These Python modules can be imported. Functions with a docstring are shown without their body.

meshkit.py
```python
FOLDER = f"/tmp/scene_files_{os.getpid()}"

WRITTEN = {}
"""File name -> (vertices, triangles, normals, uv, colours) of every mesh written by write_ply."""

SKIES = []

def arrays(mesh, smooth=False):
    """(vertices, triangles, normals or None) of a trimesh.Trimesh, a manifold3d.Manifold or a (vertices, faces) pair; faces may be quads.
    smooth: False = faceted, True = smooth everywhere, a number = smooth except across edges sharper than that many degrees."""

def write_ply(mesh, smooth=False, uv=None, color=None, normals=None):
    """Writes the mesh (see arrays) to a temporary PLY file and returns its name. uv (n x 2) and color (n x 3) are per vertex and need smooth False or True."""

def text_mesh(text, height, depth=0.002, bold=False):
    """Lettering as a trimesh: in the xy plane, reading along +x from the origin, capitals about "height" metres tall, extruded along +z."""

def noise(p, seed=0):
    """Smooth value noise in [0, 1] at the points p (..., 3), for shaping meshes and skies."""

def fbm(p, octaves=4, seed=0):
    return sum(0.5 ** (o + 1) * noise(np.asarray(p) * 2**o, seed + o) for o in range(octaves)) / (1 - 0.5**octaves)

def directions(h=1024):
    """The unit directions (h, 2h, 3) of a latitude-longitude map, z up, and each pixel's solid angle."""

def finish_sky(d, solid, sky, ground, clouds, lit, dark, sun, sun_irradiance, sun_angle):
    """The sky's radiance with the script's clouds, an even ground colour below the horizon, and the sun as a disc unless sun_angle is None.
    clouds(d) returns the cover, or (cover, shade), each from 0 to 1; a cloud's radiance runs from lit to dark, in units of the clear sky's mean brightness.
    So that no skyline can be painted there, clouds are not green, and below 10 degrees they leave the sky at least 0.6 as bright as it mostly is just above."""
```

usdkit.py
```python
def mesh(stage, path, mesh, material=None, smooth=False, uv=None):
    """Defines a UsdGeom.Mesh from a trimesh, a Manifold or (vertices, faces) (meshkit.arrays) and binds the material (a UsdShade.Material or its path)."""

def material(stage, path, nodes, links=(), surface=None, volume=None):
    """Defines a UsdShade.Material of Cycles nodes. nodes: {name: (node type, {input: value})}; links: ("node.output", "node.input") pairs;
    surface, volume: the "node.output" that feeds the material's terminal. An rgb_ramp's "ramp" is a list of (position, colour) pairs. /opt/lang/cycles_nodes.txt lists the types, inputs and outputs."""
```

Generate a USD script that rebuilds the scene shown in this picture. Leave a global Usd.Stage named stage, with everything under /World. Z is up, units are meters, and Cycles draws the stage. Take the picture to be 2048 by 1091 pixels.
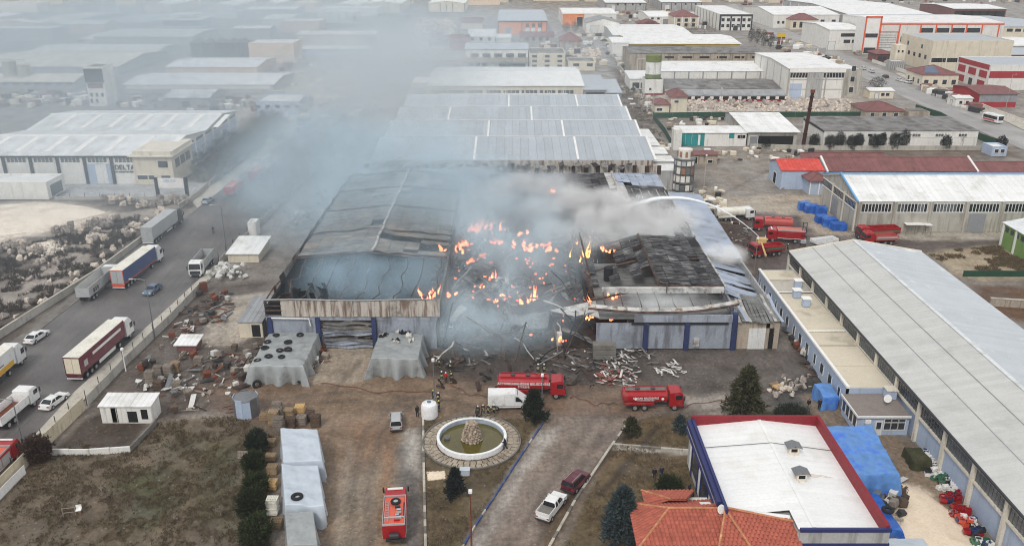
import math, random
import numpy as np, trimesh, manifold3d, shapely
from shapely.geometry import Polygon
import usdkit, meshkit
from pxr import Usd, UsdGeom, UsdLux, UsdShade, Gf, Sdf, Vt

stage = Usd.Stage.CreateInMemory()
UsdGeom.Xform.Define(stage, '/World')
UsdGeom.Scope.Define(stage, '/World/Looks')
R = random.Random(7)
NR = np.random.default_rng(7)

# ---------------------------------------------------------------- camera, sky, sun, exposure
F, YH, CAMH = 1700.0, -120.0, 62.0          # focal length in pixels of a 2048 px wide picture, horizon row, height of the drone
PITCH = math.atan((545.5 - YH) / F)
cam = UsdGeom.Camera.Define(stage, '/World/camera')
cam.CreateHorizontalApertureAttr(36.0)
cam.CreateFocalLengthAttr(36.0 * F / 2048)
cam.CreateClippingRangeAttr((1.0, 20000.0))
cam.CreateExposureAttr(0.12)
cam.AddTranslateOp().Set((0, 0, CAMH))
cam.AddRotateXOp().Set(90 - math.degrees(PITCH))

SUN_AZ, SUN_EL = math.radians(205), math.radians(48)     # direction towards the sun: azimuth from +y towards +x
sky = UsdLux.DomeLight.Define(stage, '/World/sky')
usdkit.material(stage, '/World/Looks/overcast_sky', {
    's': ('sky_texture', {'sky_type': 'single_scattering', 'sun_disc': False, 'sun_elevation': SUN_EL, 'sun_rotation': SUN_AZ, 'aerosol_density': 2.0}),
    'tc': ('texture_coordinate', {}),
    'n': ('noise_texture', {'scale': 3.0, 'detail': 5.0}),
    'r': ('rgb_ramp', {'ramp': [(0.3, (8.2, 8.5, 8.9)), (0.7, (11.2, 11.2, 11.2))]}),
    'm': ('mix_color', {'fac': 0.9}),
    'b': ('background_shader', {'strength': 0.076})},
    [('tc.generated', 'n.vector'), ('n.fac', 'r.fac'), ('s.color', 'm.a'), ('r.color', 'm.b'), ('m.result', 'b.color')], surface='b.background')
UsdShade.MaterialBindingAPI.Apply(sky.GetPrim()).Bind(UsdShade.Material.Get(stage, '/World/Looks/overcast_sky'))
sky.GetPrim().SetCustomDataByKey('kind', 'structure')
sun = UsdLux.DistantLight.Define(stage, '/World/sun')
sun.CreateIntensityAttr(0.4); sun.CreateAngleAttr(14.0); sun.CreateNormalizeAttr(True); sun.CreateColorAttr((1.0, 0.97, 0.93))
sun.AddRotateZOp().Set(-math.degrees(SUN_AZ)); sun.AddRotateXOp().Set(-(90 - math.degrees(SUN_EL)))

# ---------------------------------------------------------------- helpers
_cp, _sp = math.cos(PITCH), math.sin(PITCH)
def at(u, v, z=0.0):
    """The point at height z that a measurement (u, v) of the photograph fixes."""
    x, y = (u - 1024) / F, -(v - 545.5) / F
    d = np.array([x, _cp + y * _sp, -_sp + y * _cp])
    t = (z - CAMH) / d[2]
    return d * t + np.array([0, 0, CAMH])
def proj(P):
    P = np.asarray(P, float) - [0, 0, CAMH]
    zc, yc = P[..., 1] * _cp - P[..., 2] * _sp, P[..., 1] * _sp + P[..., 2] * _cp
    return 1024 + F * P[..., 0] / zc, 545.5 - F * yc / zc
def lin(*c):
    """sRGB 0-255 -> linear."""
    if len(c) == 1: c = c[0]
    c = np.asarray(c, float) / 255
    return tuple(np.where(c <= 0.04045, c / 12.92, ((c + 0.055) / 1.055) ** 2.4))

_names = {}
def numbered(path):
    if path not in _names:
        _names[path] = 0
        return path
    _names[path] += 1
    return f'{path}_{_names[path]:03d}'
def tag(p, label=None, cat=None, group=None, kind=None):
    for k, v in (('label', label), ('category', cat), ('group', group), ('kind', kind)):
        if v: p.SetCustomDataByKey(k, v)
    return p
def thing(name, label, cat, loc=(0, 0, 0), rz=0.0, group=None, kind=None):
    x = UsdGeom.Xform.Define(stage, numbered('/World/' + name))
    x.AddTranslateOp().Set(tuple(float(c) for c in loc))
    if rz: x.AddRotateZOp().Set(float(math.degrees(rz)))
    return tag(x.GetPrim(), label, cat, group, kind)
def P(parent, name, mesh, m, smooth=False, label=None):
    """A part: one Mesh prim under parent (a prim)."""
    if isinstance(mesh, list): mesh = cat(mesh)
    pr = usdkit.mesh(stage, numbered(f'{parent.GetPath()}/{name}'), mesh, mat_of(m), smooth=smooth).GetPrim()
    if label: pr.SetCustomDataByKey('label', label)
    return pr
def solo(name, mesh, m, label, catg, group=None, kind=None, smooth=False):
    if isinstance(mesh, list): mesh = cat(mesh)
    pr = usdkit.mesh(stage, numbered('/World/' + name), mesh, mat_of(m), smooth=smooth).GetPrim()
    return tag(pr, label, catg, group, kind)
def copy_of(src, loc, rz=0.0, label=None, scale=None, group=None, tilt=None):
    was = src.GetCustomData()
    x = UsdGeom.Xform.Define(stage, numbered('/World/' + src.GetName().rstrip('0123456789').rstrip('_')))
    x.GetPrim().GetReferences().AddInternalReference(src.GetPath())
    x.ClearXformOpOrder()
    x.AddTranslateOp(opSuffix='c').Set(tuple(float(c) for c in loc))
    x.AddRotateZOp(opSuffix='c').Set(float(math.degrees(rz)))
    if tilt: x.AddRotateXYZOp(opSuffix='c').Set(tuple(float(t) for t in tilt))
    if scale is not None: x.AddScaleOp(opSuffix='c').Set(tuple(float(s) for s in (scale if np.ndim(scale) else (scale,) * 3)))
    tag(x.GetPrim(), label or was.get('label'), was.get('category'), group or was.get('group'))
    x.GetPrim().SetInstanceable(True)
    return x.GetPrim()

# -- meshes
def box(x0, x1, y0, y1, z0, z1):
    m = trimesh.creation.box((x1 - x0, y1 - y0, z1 - z0)); m.apply_translation(((x0 + x1) / 2, (y0 + y1) / 2, (z0 + z1) / 2)); return m
def cat(ms): return trimesh.util.concatenate([to_tri(m) for m in ms])
def to_tri(m):
    if isinstance(m, trimesh.Trimesh): return m
    if isinstance(m, (tuple, list)):
        v, f = np.asarray(m[0], float), np.asarray(m[1], int)
        if f.shape[1] == 4: f = np.vstack([f[:, [0, 1, 2]], f[:, [0, 2, 3]]])
        return trimesh.Trimesh(v, f, process=False)
    v, f, _ = meshkit.arrays(m); return trimesh.Trimesh(v, f, process=False)
def hull(pts): return trimesh.convex.convex_hull(np.asarray(pts, float))
def rbox(x0, x1, y0, y1, z0, z1, r=0.05):
    pts = []
    for x, sx in ((x0, 1), (x1, -1)):
        for y, sy in ((y0, 1), (y1, -1)):
            for z, sz in ((z0, 1), (z1, -1)):
                pts += [(x + sx * r, y + sy * r, z), (x + sx * r, y, z + sz * r), (x, y + sy * r, z + sz * r)]
    return hull(pts)
def cyl(p0, p1, r, n=8, r1=None):
    p0, p1 = np.asarray(p0, float), np.asarray(p1, float)
    t = p1 - p0; t = t / (np.linalg.norm(t) + 1e-9)
    a = np.cross(t, [0, 0, 1.0] if abs(t[2]) < .9 else [1.0, 0, 0]); a /= np.linalg.norm(a); b = np.cross(t, a)
    ang = np.arange(n) * 2 * np.pi / n
    ring = np.cos(ang)[:, None] * a + np.sin(ang)[:, None] * b
    r1 = r if r1 is None else r1
    v = np.vstack([p0 + ring * r, p1 + ring * r1, p0, p1])
    i = np.arange(n); j = (i + 1) % n
    f = np.vstack([np.c_[i, i + n, j], np.c_[j, i + n, j + n], np.c_[np.full(n, 2 * n), i, j], np.c_[np.full(n, 2 * n + 1), j + n, i + n]])
    return trimesh.Trimesh(v, f[:, ::-1], process=False)
def tube(points, radii, n=6):
    p = np.asarray(points, float); radii = np.broadcast_to(radii, (len(p),))
    t = np.gradient(p, axis=0); t /= np.linalg.norm(t, axis=1, keepdims=True) + 1e-12
    a = np.cross(t, np.where(np.abs(t[:, 2:]) < .9, [0, 0, 1.0], [1.0, 0, 0])); a /= np.linalg.norm(a, axis=1, keepdims=True) + 1e-12
    b = np.cross(t, a); ang = np.arange(n) * 2 * np.pi / n
    v = p[:, None] + radii[:, None, None] * (np.cos(ang)[None, :, None] * a[:, None] + np.sin(ang)[None, :, None] * b[:, None])
    i, j = np.meshgrid(np.arange(len(p) - 1), np.arange(n), indexing='ij')
    q = np.stack([i * n + j, i * n + (j + 1) % n, (i + 1) * n + (j + 1) % n, (i + 1) * n + j], -1).reshape(-1, 4)
    caps = [[0, k + 1, k] for k in range(1, n - 1)] + [[(len(p) - 1) * n, (len(p) - 1) * n + k, (len(p) - 1) * n + k + 1] for k in range(1, n - 1)]
    return trimesh.Trimesh(v.reshape(-1, 3), np.vstack([q[:, [0, 1, 2]], q[:, [0, 2, 3]], caps]), process=False)
def prism(poly, a0, a1, axis='x'):
    """Extrudes a polygon of (p, q) pairs: axis x -> (y, z), axis y -> (x, z), axis z -> (x, y)."""
    m = trimesh.creation.extrude_polygon(Polygon(poly), a1 - a0, engine='earcut')
    v = m.vertices.copy(); o = np.empty_like(v)
    if axis == 'x': o[:, 0], o[:, 1], o[:, 2] = v[:, 2] + a0, v[:, 0], v[:, 1]
    elif axis == 'y': o[:, 0], o[:, 1], o[:, 2] = v[:, 0], v[:, 2] + a0, v[:, 1]
    else: o[:, 0], o[:, 1], o[:, 2] = v[:, 0], v[:, 1], v[:, 2] + a0
    m = trimesh.Trimesh(o, m.faces, process=False)
    if m.volume < 0: m.invert()
    return m
def plate(a, b, c, d, t=0.06):
    """A sheet between four corners (in order), with thickness t below it."""
    q = np.array([a, b, c, d], float); n = np.cross(q[1] - q[0], q[3] - q[0]); n /= np.linalg.norm(n)
    v = np.vstack([q, q - n * t])
    f = [[0, 1, 2], [0, 2, 3], [4, 6, 5], [4, 7, 6]] + [x for i in range(4) for x in ([i, i + 4, (i + 1) % 4], [(i + 1) % 4, i + 4, (i + 1) % 4 + 4])]
    return trimesh.Trimesh(v, f, process=False)
def xf(m, loc=(0, 0, 0), rz=0, rx=0, ry=0, s=1):
    m = to_tri(m).copy(); T = trimesh.transformations
    M = T.translation_matrix(loc) @ T.rotation_matrix(rz, [0, 0, 1]) @ T.rotation_matrix(ry, [0, 1, 0]) @ T.rotation_matrix(rx, [1, 0, 0])
    if np.ndim(s) or s != 1: m.vertices = m.vertices * s
    m.apply_transform(M); return m
def sheet(poly, z=0.0, t=0.004):
    return prism(poly, z - t, z, 'z')
def grid(nu, nv, fn):
    """A (nu+1)x(nv+1) sheet of points fn(s, t), s and t in 0..1."""
    s, t = np.meshgrid(np.linspace(0, 1, nu + 1), np.linspace(0, 1, nv + 1), indexing='ij')
    v = np.asarray(fn(s, t)); v = np.stack(v, -1).reshape(-1, 3)
    i, j = np.meshgrid(np.arange(nu), np.arange(nv), indexing='ij'); k = (i * (nv + 1) + j).ravel()
    return trimesh.Trimesh(v, np.vstack([np.c_[k, k + nv + 1, k + nv + 2], np.c_[k, k + nv + 2, k + 1]]), process=False)
def fbm(p, o=3, seed=0): return meshkit.fbm(np.asarray(p, float), o, seed)

# -- materials
MATS = {}
def mat(name, col, rough=.8, var=.15, sc=.3, fine=5.0, fv=.12, metal=0.0, rnd=0.0, dirt=None, streak=None, rib=None, bump=0.0, spec=.4, coat=0.0):
    """A procedural surface. col: sRGB 0-255. dirt=(colour, scale, from, amount); streak=(colour, (sx, sy, sz), from, amount); rib=(direction, period m, depth)."""
    c = np.array(lin(col))
    n = {'g': ('geometry', {}), 'n1': ('noise_texture', {'scale': sc, 'detail': 4.0}), 'n2': ('noise_texture', {'scale': fine, 'detail': 3.0}),
         'r1': ('rgb_ramp', {'ramp': [(.3, tuple(c * (1 - var))), (.7, tuple(np.minimum(c * (1 + var), .95)))]}),
         'r2': ('rgb_ramp', {'ramp': [(.3, (1 - fv,) * 3), (.7, (1 + fv,) * 3)]}),
         'mx': ('mix_color', {'blend_type': 'multiply', 'fac': 1.0}),
         'p': ('principled_bsdf', {'roughness': rough, 'metallic': metal, 'specular_ior_level': spec, 'coat_weight': coat, 'coat_roughness': .1})}
    l = [('g.position', 'n1.vector'), ('g.position', 'n2.vector'), ('n1.fac', 'r1.fac'), ('n2.fac', 'r2.fac'), ('r1.color', 'mx.a'), ('r2.color', 'mx.b')]
    out = 'mx.result'
    def over(key, colr, vec, scale, lo, amount):
        nonlocal out
        n['n' + key] = ('noise_texture', {'scale': scale, 'detail': 4.0, 'roughness': .6})
        n['f' + key] = ('map_range', {'from_min': lo, 'from_max': lo + .14, 'to_min': 0.0, 'to_max': amount, 'clamp': True})
        n['m' + key] = ('mix_color', {'b': lin(colr)})
        l.extend([(vec, f'n{key}.vector'), (f'n{key}.fac', f'f{key}.value'), (f'f{key}.result', f'm{key}.fac'), (out, f'm{key}.a')]); out = f'm{key}.result'
    if streak:
        n['map'] = ('mapping', {'scale': streak[1]}); l.append(('g.position', 'map.vector'))
        over('s', streak[0], 'map.vector', 1.0, streak[2], streak[3])
    if dirt: over('d', dirt[0], 'g.position', dirt[1], dirt[2], dirt[3])
    if rnd:
        n['oi'] = ('object_info', {}); n['rr'] = ('map_range', {'to_min': 1 - rnd, 'to_max': 1 + rnd}); n['hv'] = ('hsv', {})
        l.extend([('oi.random', 'rr.value'), ('rr.result', 'hv.value'), (out, 'hv.color')]); out = 'hv.color'
    l.append((out, 'p.base_color'))
    nrm = None
    if rib:
        n['w'] = ('wave_texture', {'bands_direction': rib[0], 'scale': 2 * math.pi / rib[1] / 20.0, 'profile': 'sine'})
        n['wb'] = ('bump', {'height': 1.0, 'strength': rib[2], 'distance': .05}); l.extend([('g.position', 'w.vector'), ('w.fac', 'wb.height')]); nrm = 'wb.normal'
    if bump:
        n['nb'] = ('noise_texture', {'scale': fine * 2, 'detail': 4.0}); n['bp'] = ('bump', {'strength': bump, 'distance': .05})
        l.extend([('g.position', 'nb.vector'), ('nb.fac', 'bp.height')])
        if nrm: l.append((nrm, 'bp.normal'))
        nrm = 'bp.normal'
    if nrm: l.append((nrm, 'p.normal'))
    MATS[name] = usdkit.material(stage, '/World/Looks/' + name, n, l, surface='p.BSDF')
    return name
def mat_of(m): return MATS[m] if isinstance(m, str) else m
def emit(name, c0, c1, strength, zscale=1.0):
    """Flame: hot yellow low down, red above, by the height inside the object."""
    MATS[name] = usdkit.material(stage, '/World/Looks/' + name, {
        'g': ('geometry', {}), 'n': ('noise_texture', {'scale': 1.6, 'detail': 3.0}),
        'r': ('rgb_ramp', {'ramp': [(.35, c0), (.62, c1)]}), 'e': ('emission', {'strength': strength}), 'lw': ('layer_weight', {'blend': .35}), 't': ('transparent_bsdf', {}), 'm': ('mix_closure', {})},
        [('g.position', 'n.vector'), ('n.fac', 'r.fac'), ('r.color', 'e.color'), ('lw.facing', 'm.fac'), ('e.emission', 'm.closure1'), ('t.BSDF', 'm.closure2')], surface='m.closure')
# ---------------------------------------------------------------- palette
mat('roof_white', (228, 228, 226), .55, .06, .15, 3, .05, rnd=.05, dirt=((188, 184, 176), .25, .52, .5), streak=((205, 200, 192), (.25, 2.2, 1), .55, .4))
mat('roof_pale', (214, 217, 218), .5, .07, .15, 3, .06, rnd=.07, dirt=((176, 176, 172), .2, .5, .5), streak=((176, 172, 165), (.2, 1.8, 1), .55, .5))
mat('roof_ribbed_white', (226, 226, 224), .55, .05, .15, 3, .05, rnd=.04, dirt=((198, 194, 186), .2, .55, .45), rib=('x', 1.0, .35))
mat('roof_blue_grey', (168, 175, 181), .38, .07, .12, 3, .05, rnd=.08, dirt=((160, 168, 176), .2, .5, .5), rib=('x', .9, .3))
mat('roof_grey', (150, 152, 154), .6, .12, .2, 3, .08, rnd=.1, dirt=((112, 110, 106), .3, .5, .6), rib=('x', 1.0, .35))
mat('roof_cream', (214, 208, 194), .65, .1, .2, 3, .08, rnd=.08, dirt=((170, 162, 150), .3, .52, .5))
mat('roof_brown_red', (126, 82, 80), .75, .12, .3, 6, .12, rnd=.08, dirt=((96, 66, 62), .5, .5, .5), rib=('x', .6, .4))
mat('roof_bright_red', (205, 70, 58), .55, .1, .4, 4, .1, rnd=.06, dirt=((230, 130, 110), .6, .55, .5))
mat('roof_old', (126, 124, 122), .85, .2, .2, 4, .15, rnd=.1, dirt=((80, 76, 72), .25, .48, .7), rib=('x', 1.1, .4))
mat('wall_white', (222, 220, 214), .8, .06, .3, 3, .06, rnd=.04, streak=((168, 160, 150), (1.2, 1.2, .12), .55, .5))
mat('wall_cream', (214, 204, 184), .85, .07, .3, 3, .06, rnd=.05, streak=((170, 156, 138), (1.2, 1.2, .12), .55, .45))
mat('wall_peach', (222, 200, 180), .85, .06, .3, 3, .05, rnd=.05)
mat('wall_grey', (172, 172, 170), .85, .1, .3, 3, .08, rnd=.07, streak=((120, 116, 110), (1.3, 1.3, .12), .52, .6))
mat('wall_concrete', (176, 172, 162), .9, .12, .35, 4, .1, rnd=.08, streak=((128, 120, 110), (1, 1, .1), .5, .6), bump=.2)
mat('wall_old', (168, 156, 140), .9, .15, .3, 3, .12, streak=((104, 92, 82), (1, 1, .12), .5, .7), dirt=((130, 84, 68), .3, .62, .6))
mat('wall_blue_grey', (170, 184, 204), .8, .06, .3, 3, .05, rnd=.04, streak=((140, 148, 160), (1.2, 1.2, .12), .55, .5))
mat('wall_orange', (226, 132, 62), .8, .07, .3, 4, .06, streak=((180, 110, 70), (1, 1, .12), .58, .4))
mat('wall_yellow', (206, 172, 40), .8, .08, .3, 4, .08)
mat('wall_turquoise', (36, 138, 138), .75, .1, .3, 4, .08, streak=((30, 100, 104), (1, 1, .12), .55, .5))
mat('wall_green', (120, 150, 84), .8, .08, .3, 4, .08, streak=((80, 104, 60), (1, 1, .12), .55, .4))
mat('wall_red', (160, 44, 52), .75, .1, .3, 4, .08)
mat('trim_dark', (52, 54, 58), .6, .12)
mat('trim_white', (232, 230, 226), .6, .06)
mat('trim_cream', (216, 208, 192), .75, .08, streak=((150, 140, 126), (1.5, 1.5, .2), .55, .5))
mat('trim_blue', (46, 58, 100), .6, .12, .5, 4, .1, streak=((44, 44, 50), (1, 1, .2), .48, .8))
mat('trim_navy', (42, 48, 98), .5, .1)
mat('trim_crimson', (132, 28, 38), .6, .1, .6, 5, .08)
mat('trim_lightblue', (110, 168, 214), .5, .08)
mat('trim_orange', (220, 92, 50), .6, .08)
mat('glass', (40, 46, 54), .12, .3, .25, 1.5, .3, spec=.8)
mat('glass_dusty', (92, 98, 100), .35, .3, .6, 2, .3, rnd=.25, spec=.6)
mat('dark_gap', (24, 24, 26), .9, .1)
mat('door_white', (216, 216, 212), .6, .06, streak=((160, 156, 150), (1, 1, .2), .55, .4))
mat('door_grey', (142, 144, 148), .6, .08, streak=((110, 106, 104), (1, 1, .2), .55, .4))
mat('steel', (130, 132, 134), .45, .12, metal=.6)
mat('steel_dark', (62, 62, 64), .55, .15, metal=.4)
mat('rust', (112, 62, 42), .9, .25, .8, 8, .2)
mat('concrete_pale', (186, 180, 168), .9, .1, .4, 5, .1, bump=.15, dirt=((132, 124, 112), .4, .5, .6))
mat('concrete_dark', (120, 116, 110), .9, .15, .4, 5, .12, dirt=((82, 76, 70), .5, .5, .6))

# ---------------------------------------------------------------- ground
def gpx(*pts): return [tuple(at(u, v)[:2]) for u, v in pts]
ROAD_L = [(-260, 918), (-120, 812), (25, 703), (87, 655), (158, 600), (300, 490), (395, 416), (480, 352), (560, 290), (640, 232), (700, 190), (760, 145), (800, 110), (830, 80), (860, 50), (900, 10)]
ROAD_R = [(-190, 1160), (-60, 1012), (150, 783), (345, 608), (430, 530), (500, 466), (560, 415), (625, 352), (680, 295), (722, 245), (764, 198), (804, 150), (828, 114), (848, 84), (872, 52), (910, 10)]
RR_L = [(2200, 368), (2048, 300), (1960, 262), (1900, 236), (1830, 205), (1760, 172), (1716, 150), (1640, 112), (1560, 76), (1500, 46), (1440, 12)]
RR_R = [(2200, 330), (2048, 262), (1990, 235), (1900, 196), (1830, 168), (1790, 149), (1740, 128), (1690, 108), (1620, 80), (1560, 54), (1500, 28), (1470, 8)]
ZONES = [  # (outline, colour, softness m, wobble m)
    ([(-900, 0), (820, 0), (640, 240), (300, 480), (-900, 480)], (148, 142, 134), 8, 6),
    ([(900, 0), (2600, -10), (2600, 300), (1300, 330), (1230, 200), (850, 120)], (150, 144, 136), 6, 4),
    ([(1000, -20), (2600, -40), (2600, 6), (1500, 8), (1180, 16), (1030, 24)], (140, 128, 116), 30, 20),
    ([(-900, -20), (330, -20), (300, 8), (190, 28), (-900, 30)], (132, 132, 128), 30, 10),
    ([(520, 150), (760, 140), (740, 240), (660, 300), (540, 320), (500, 230)], (186, 174, 156), 8, 8),
    ([(-500, 360), (400, 372), (400, 395), (285, 478), (190, 553), (0, 690), (-400, 1000)], (100, 91, 83), 1.5, 3),
    ([(-60, 412), (60, 404), (200, 410), (262, 426), (190, 442), (95, 470), (0, 490), (-60, 500)], (228, 215, 198), 2.5, 4),
    ([(-40, 596), (110, 525), (180, 470), (222, 428), (300, 415), (372, 404), (330, 430), (255, 452), (200, 502), (130, 560), (-40, 652)], (168, 158, 148), 1.2, 1.5),
    ([(62, 482), (124, 478), (132, 508), (92, 520), (60, 502)], (226, 210, 184), .8, 2),
    ([(100, 362), (366, 362), (420, 366), (372, 398), (110, 398)], (190, 192, 194), .8, .5),
    ([(440, 560), (735, 320), (640, 338), (560, 422), (470, 500), (428, 540)], (150, 147, 143), 1.5, 2),
    ([(380, 575), (545, 560), (560, 700), (500, 790), (300, 850), (150, 830), (340, 620)], (104, 94, 86), 1.5, 2.5),
    ([(455, 592), (545, 580), (545, 655), (470, 690), (395, 690), (420, 640)], (176, 166, 152), .8, 1.2),
    ([(400, 780), (700, 700), (1500, 690), (1500, 800), (1260, 840), (840, 840), (600, 900)], (128, 106, 88), 2, 3),
    ([(860, 640), (1330, 650), (1480, 700), (1380, 770), (860, 760)], (86, 78, 72), 3, 3),
    ([(520, 790), (700, 755), (1000, 770), (1000, 830), (640, 845)], (136, 115, 94), 2.5, 4),
    ([(640, 690), (748, 688), (746, 758), (668, 770), (604, 766)], (170, 156, 138), .8, 1.5),
    ([(628, 830), (848, 830), (856, 1130), (630, 1130)], (138, 118, 98), 1.5, 2),
    ([(690, 850), (770, 845), (775, 915), (700, 925)], (142, 114, 90), 2, 3),
    ([(690, 960), (760, 950), (765, 1130), (670, 1130)], (150, 136, 118), 1.5, 2),
    ([(790, 900), (845, 850), (848, 1130), (815, 1130)], (116, 110, 104), .6, 1),
    ([(800, 870), (836, 862), (836, 960), (812, 940)], (176, 170, 160), 1, 2),
    ([(1080, 826), (1262, 826), (1212, 905), (1090, 1140), (880, 1140), (1000, 985), (1082, 850)], (140, 126, 114), .8, .8),
    ([(1084, 860), (1130, 850), (1040, 960), (960, 1110), (930, 1110), (1010, 985)], (170, 164, 156), 1, 1.2),
    ([(846, 832), (1088, 834), (945, 1052), (890, 1140), (848, 1140)], (104, 90, 66), .5, .6),
    ([(1252, 850), (1300, 832), (1392, 826), (1392, 995), (1280, 1140), (1100, 1140), (1218, 900)], (104, 88, 62), .6, .6),
    ([(1280, 842), (1300, 842), (1180, 965), (1080, 1140), (1030, 1140), (1150, 975)], (112, 92, 70), .8, 1),
    ([(1278, 838), (1290, 838), (1215, 915), (1130, 1020), (1118, 1020), (1205, 910)], (62, 50, 40), .5, .5),
    ([(1318, 845), (1332, 845), (1262, 925), (1210, 985), (1196, 985), (1250, 922)], (62, 50, 40), .5, .5),
    ([(1232, 884), (1385, 897), (1385, 907), (1226, 896)], (180, 174, 164), .25, .4),
    ([(-300, 1330), (-10, 995), (90, 905), (155, 880), (160, 908), (258, 902), (312, 842), (480, 830), (560, 862), (545, 1140), (200, 1330)], (112, 99, 82), .8, 1.2),
    ([(100, 905), (160, 845), (205, 822), (300, 836), (258, 898)], (78, 66, 56), .7, .8),
    ([(240, 960), (330, 930), (380, 1010), (300, 1050)], (82, 84, 56), 3, 4), ([(380, 880), (470, 880), (500, 1060), (420, 1000)], (86, 84, 60), 4, 4),
    ([(1398, 296), (1660, 296), (1648, 440), (1500, 470), (1420, 420)], (150, 142, 132), 2, 3),
    ([(1410, 396), (1640, 388), (1636, 420), (1450, 428)], (182, 170, 152), 1.5, 4),
    ([(1440, 418), (1640, 432), (1690, 478), (2300, 470), (2300, 500), (1640, 510), (1530, 560), (1500, 560)], (98, 88, 83), 1.5, 2),
    ([(1560, 395), (1640, 385), (1700, 470), (1640, 470)], (176, 162, 144), 1.5, 2),
    ([(1700, 466), (2300, 455), (2300, 474), (1850, 482)], (178, 170, 156), 1.2, 2),
    ([(1850, 505), (2010, 488), (2300, 560), (1930, 556)], (174, 158, 132), 1.5, 3),
    ([(1950, 572), (2300, 566), (2300, 720), (1960, 620)], (106, 80, 60), 1.5, 2),
    ([(1490, 696), (1600, 700), (1660, 780), (1650, 835), (1480, 812), (1300, 770), (1300, 700)], (104, 96, 90), 1.5, 2),
    ([(1450, 785), (1360, 800), (1480, 850), (1500, 820)], (166, 158, 148), 1.2, 1.5),
    ([(1545, 780), (1600, 740), (1655, 760), (1640, 800), (1560, 830)], (72, 70, 66), 1, 2),
    ([(1590, 790), (1640, 780), (1750, 850), (1850, 900), (2060, 1180), (1780, 1180), (1680, 880)], (140, 122, 102), .8, 1),
    ([(1520, 820), (1600, 812), (1660, 860), (1560, 870)], (70, 76, 56), 1, 1),
    ([(1782, 955), (1860, 985), (2010, 1130), (1790, 1130)], (226, 208, 186), .8, 1),
    ([(1320, 190), (1720, 190), (1725, 226), (1312, 228)], (196, 186, 176), 2, 3),
    ([(1306, 236), (1600, 236), (1580, 262), (1330, 266)], (134, 124, 112), 2, 3), ([(1400, 246), (1480, 242), (1500, 258), (1410, 260)], (190, 182, 172), 2, 3),
    ([(1222, 128), (1262, 150), (1320, 190), (1300, 300), (1240, 210)], (112, 100, 90), 2, 3), ([(1280, 190), (1300, 180), (1318, 215), (1290, 220)], (218, 212, 204), 1, 2),
    ([(1120, 74), (1250, 74), (1240, 130), (1130, 120)], (152, 148, 144), 4, 4),
    ([(1140, 100), (1200, 100), (1200, 125), (1150, 125)], (178, 164, 152), 4, 5),
    ([(1600, 296), (2048, 290), (2048, 318), (1600, 312)], (118, 104, 92), 1.5, 2),
    ([(820, 40), (905, 36), (910, 70), (830, 72)], (186, 170, 152), 6, 8),
]
gx = np.r_[-np.geomspace(3000, 96, 60), np.arange(-95, 102, .6), np.geomspace(103, 3000, 60)]
gy = np.r_[np.arange(10, 66, 4), np.arange(66, 182, .6), np.arange(182, 340, 1.3), np.geomspace(342, 5000, 80)]
GX, GY = np.meshgrid(gx, gy, indexing='ij')
pts = np.stack([GX.ravel(), GY.ravel()], 1)
def wob(p, s, seed): return np.stack([fbm(np.c_[p / s, np.full(len(p), 3.0)], 3, seed) - .5, fbm(np.c_[p / s, np.full(len(p), 9.0)], 3, seed + 50) - .5], 1) * 2
LN = lambda *p, w=.4, c=(96, 84, 74): ([p], c, w)
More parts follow.
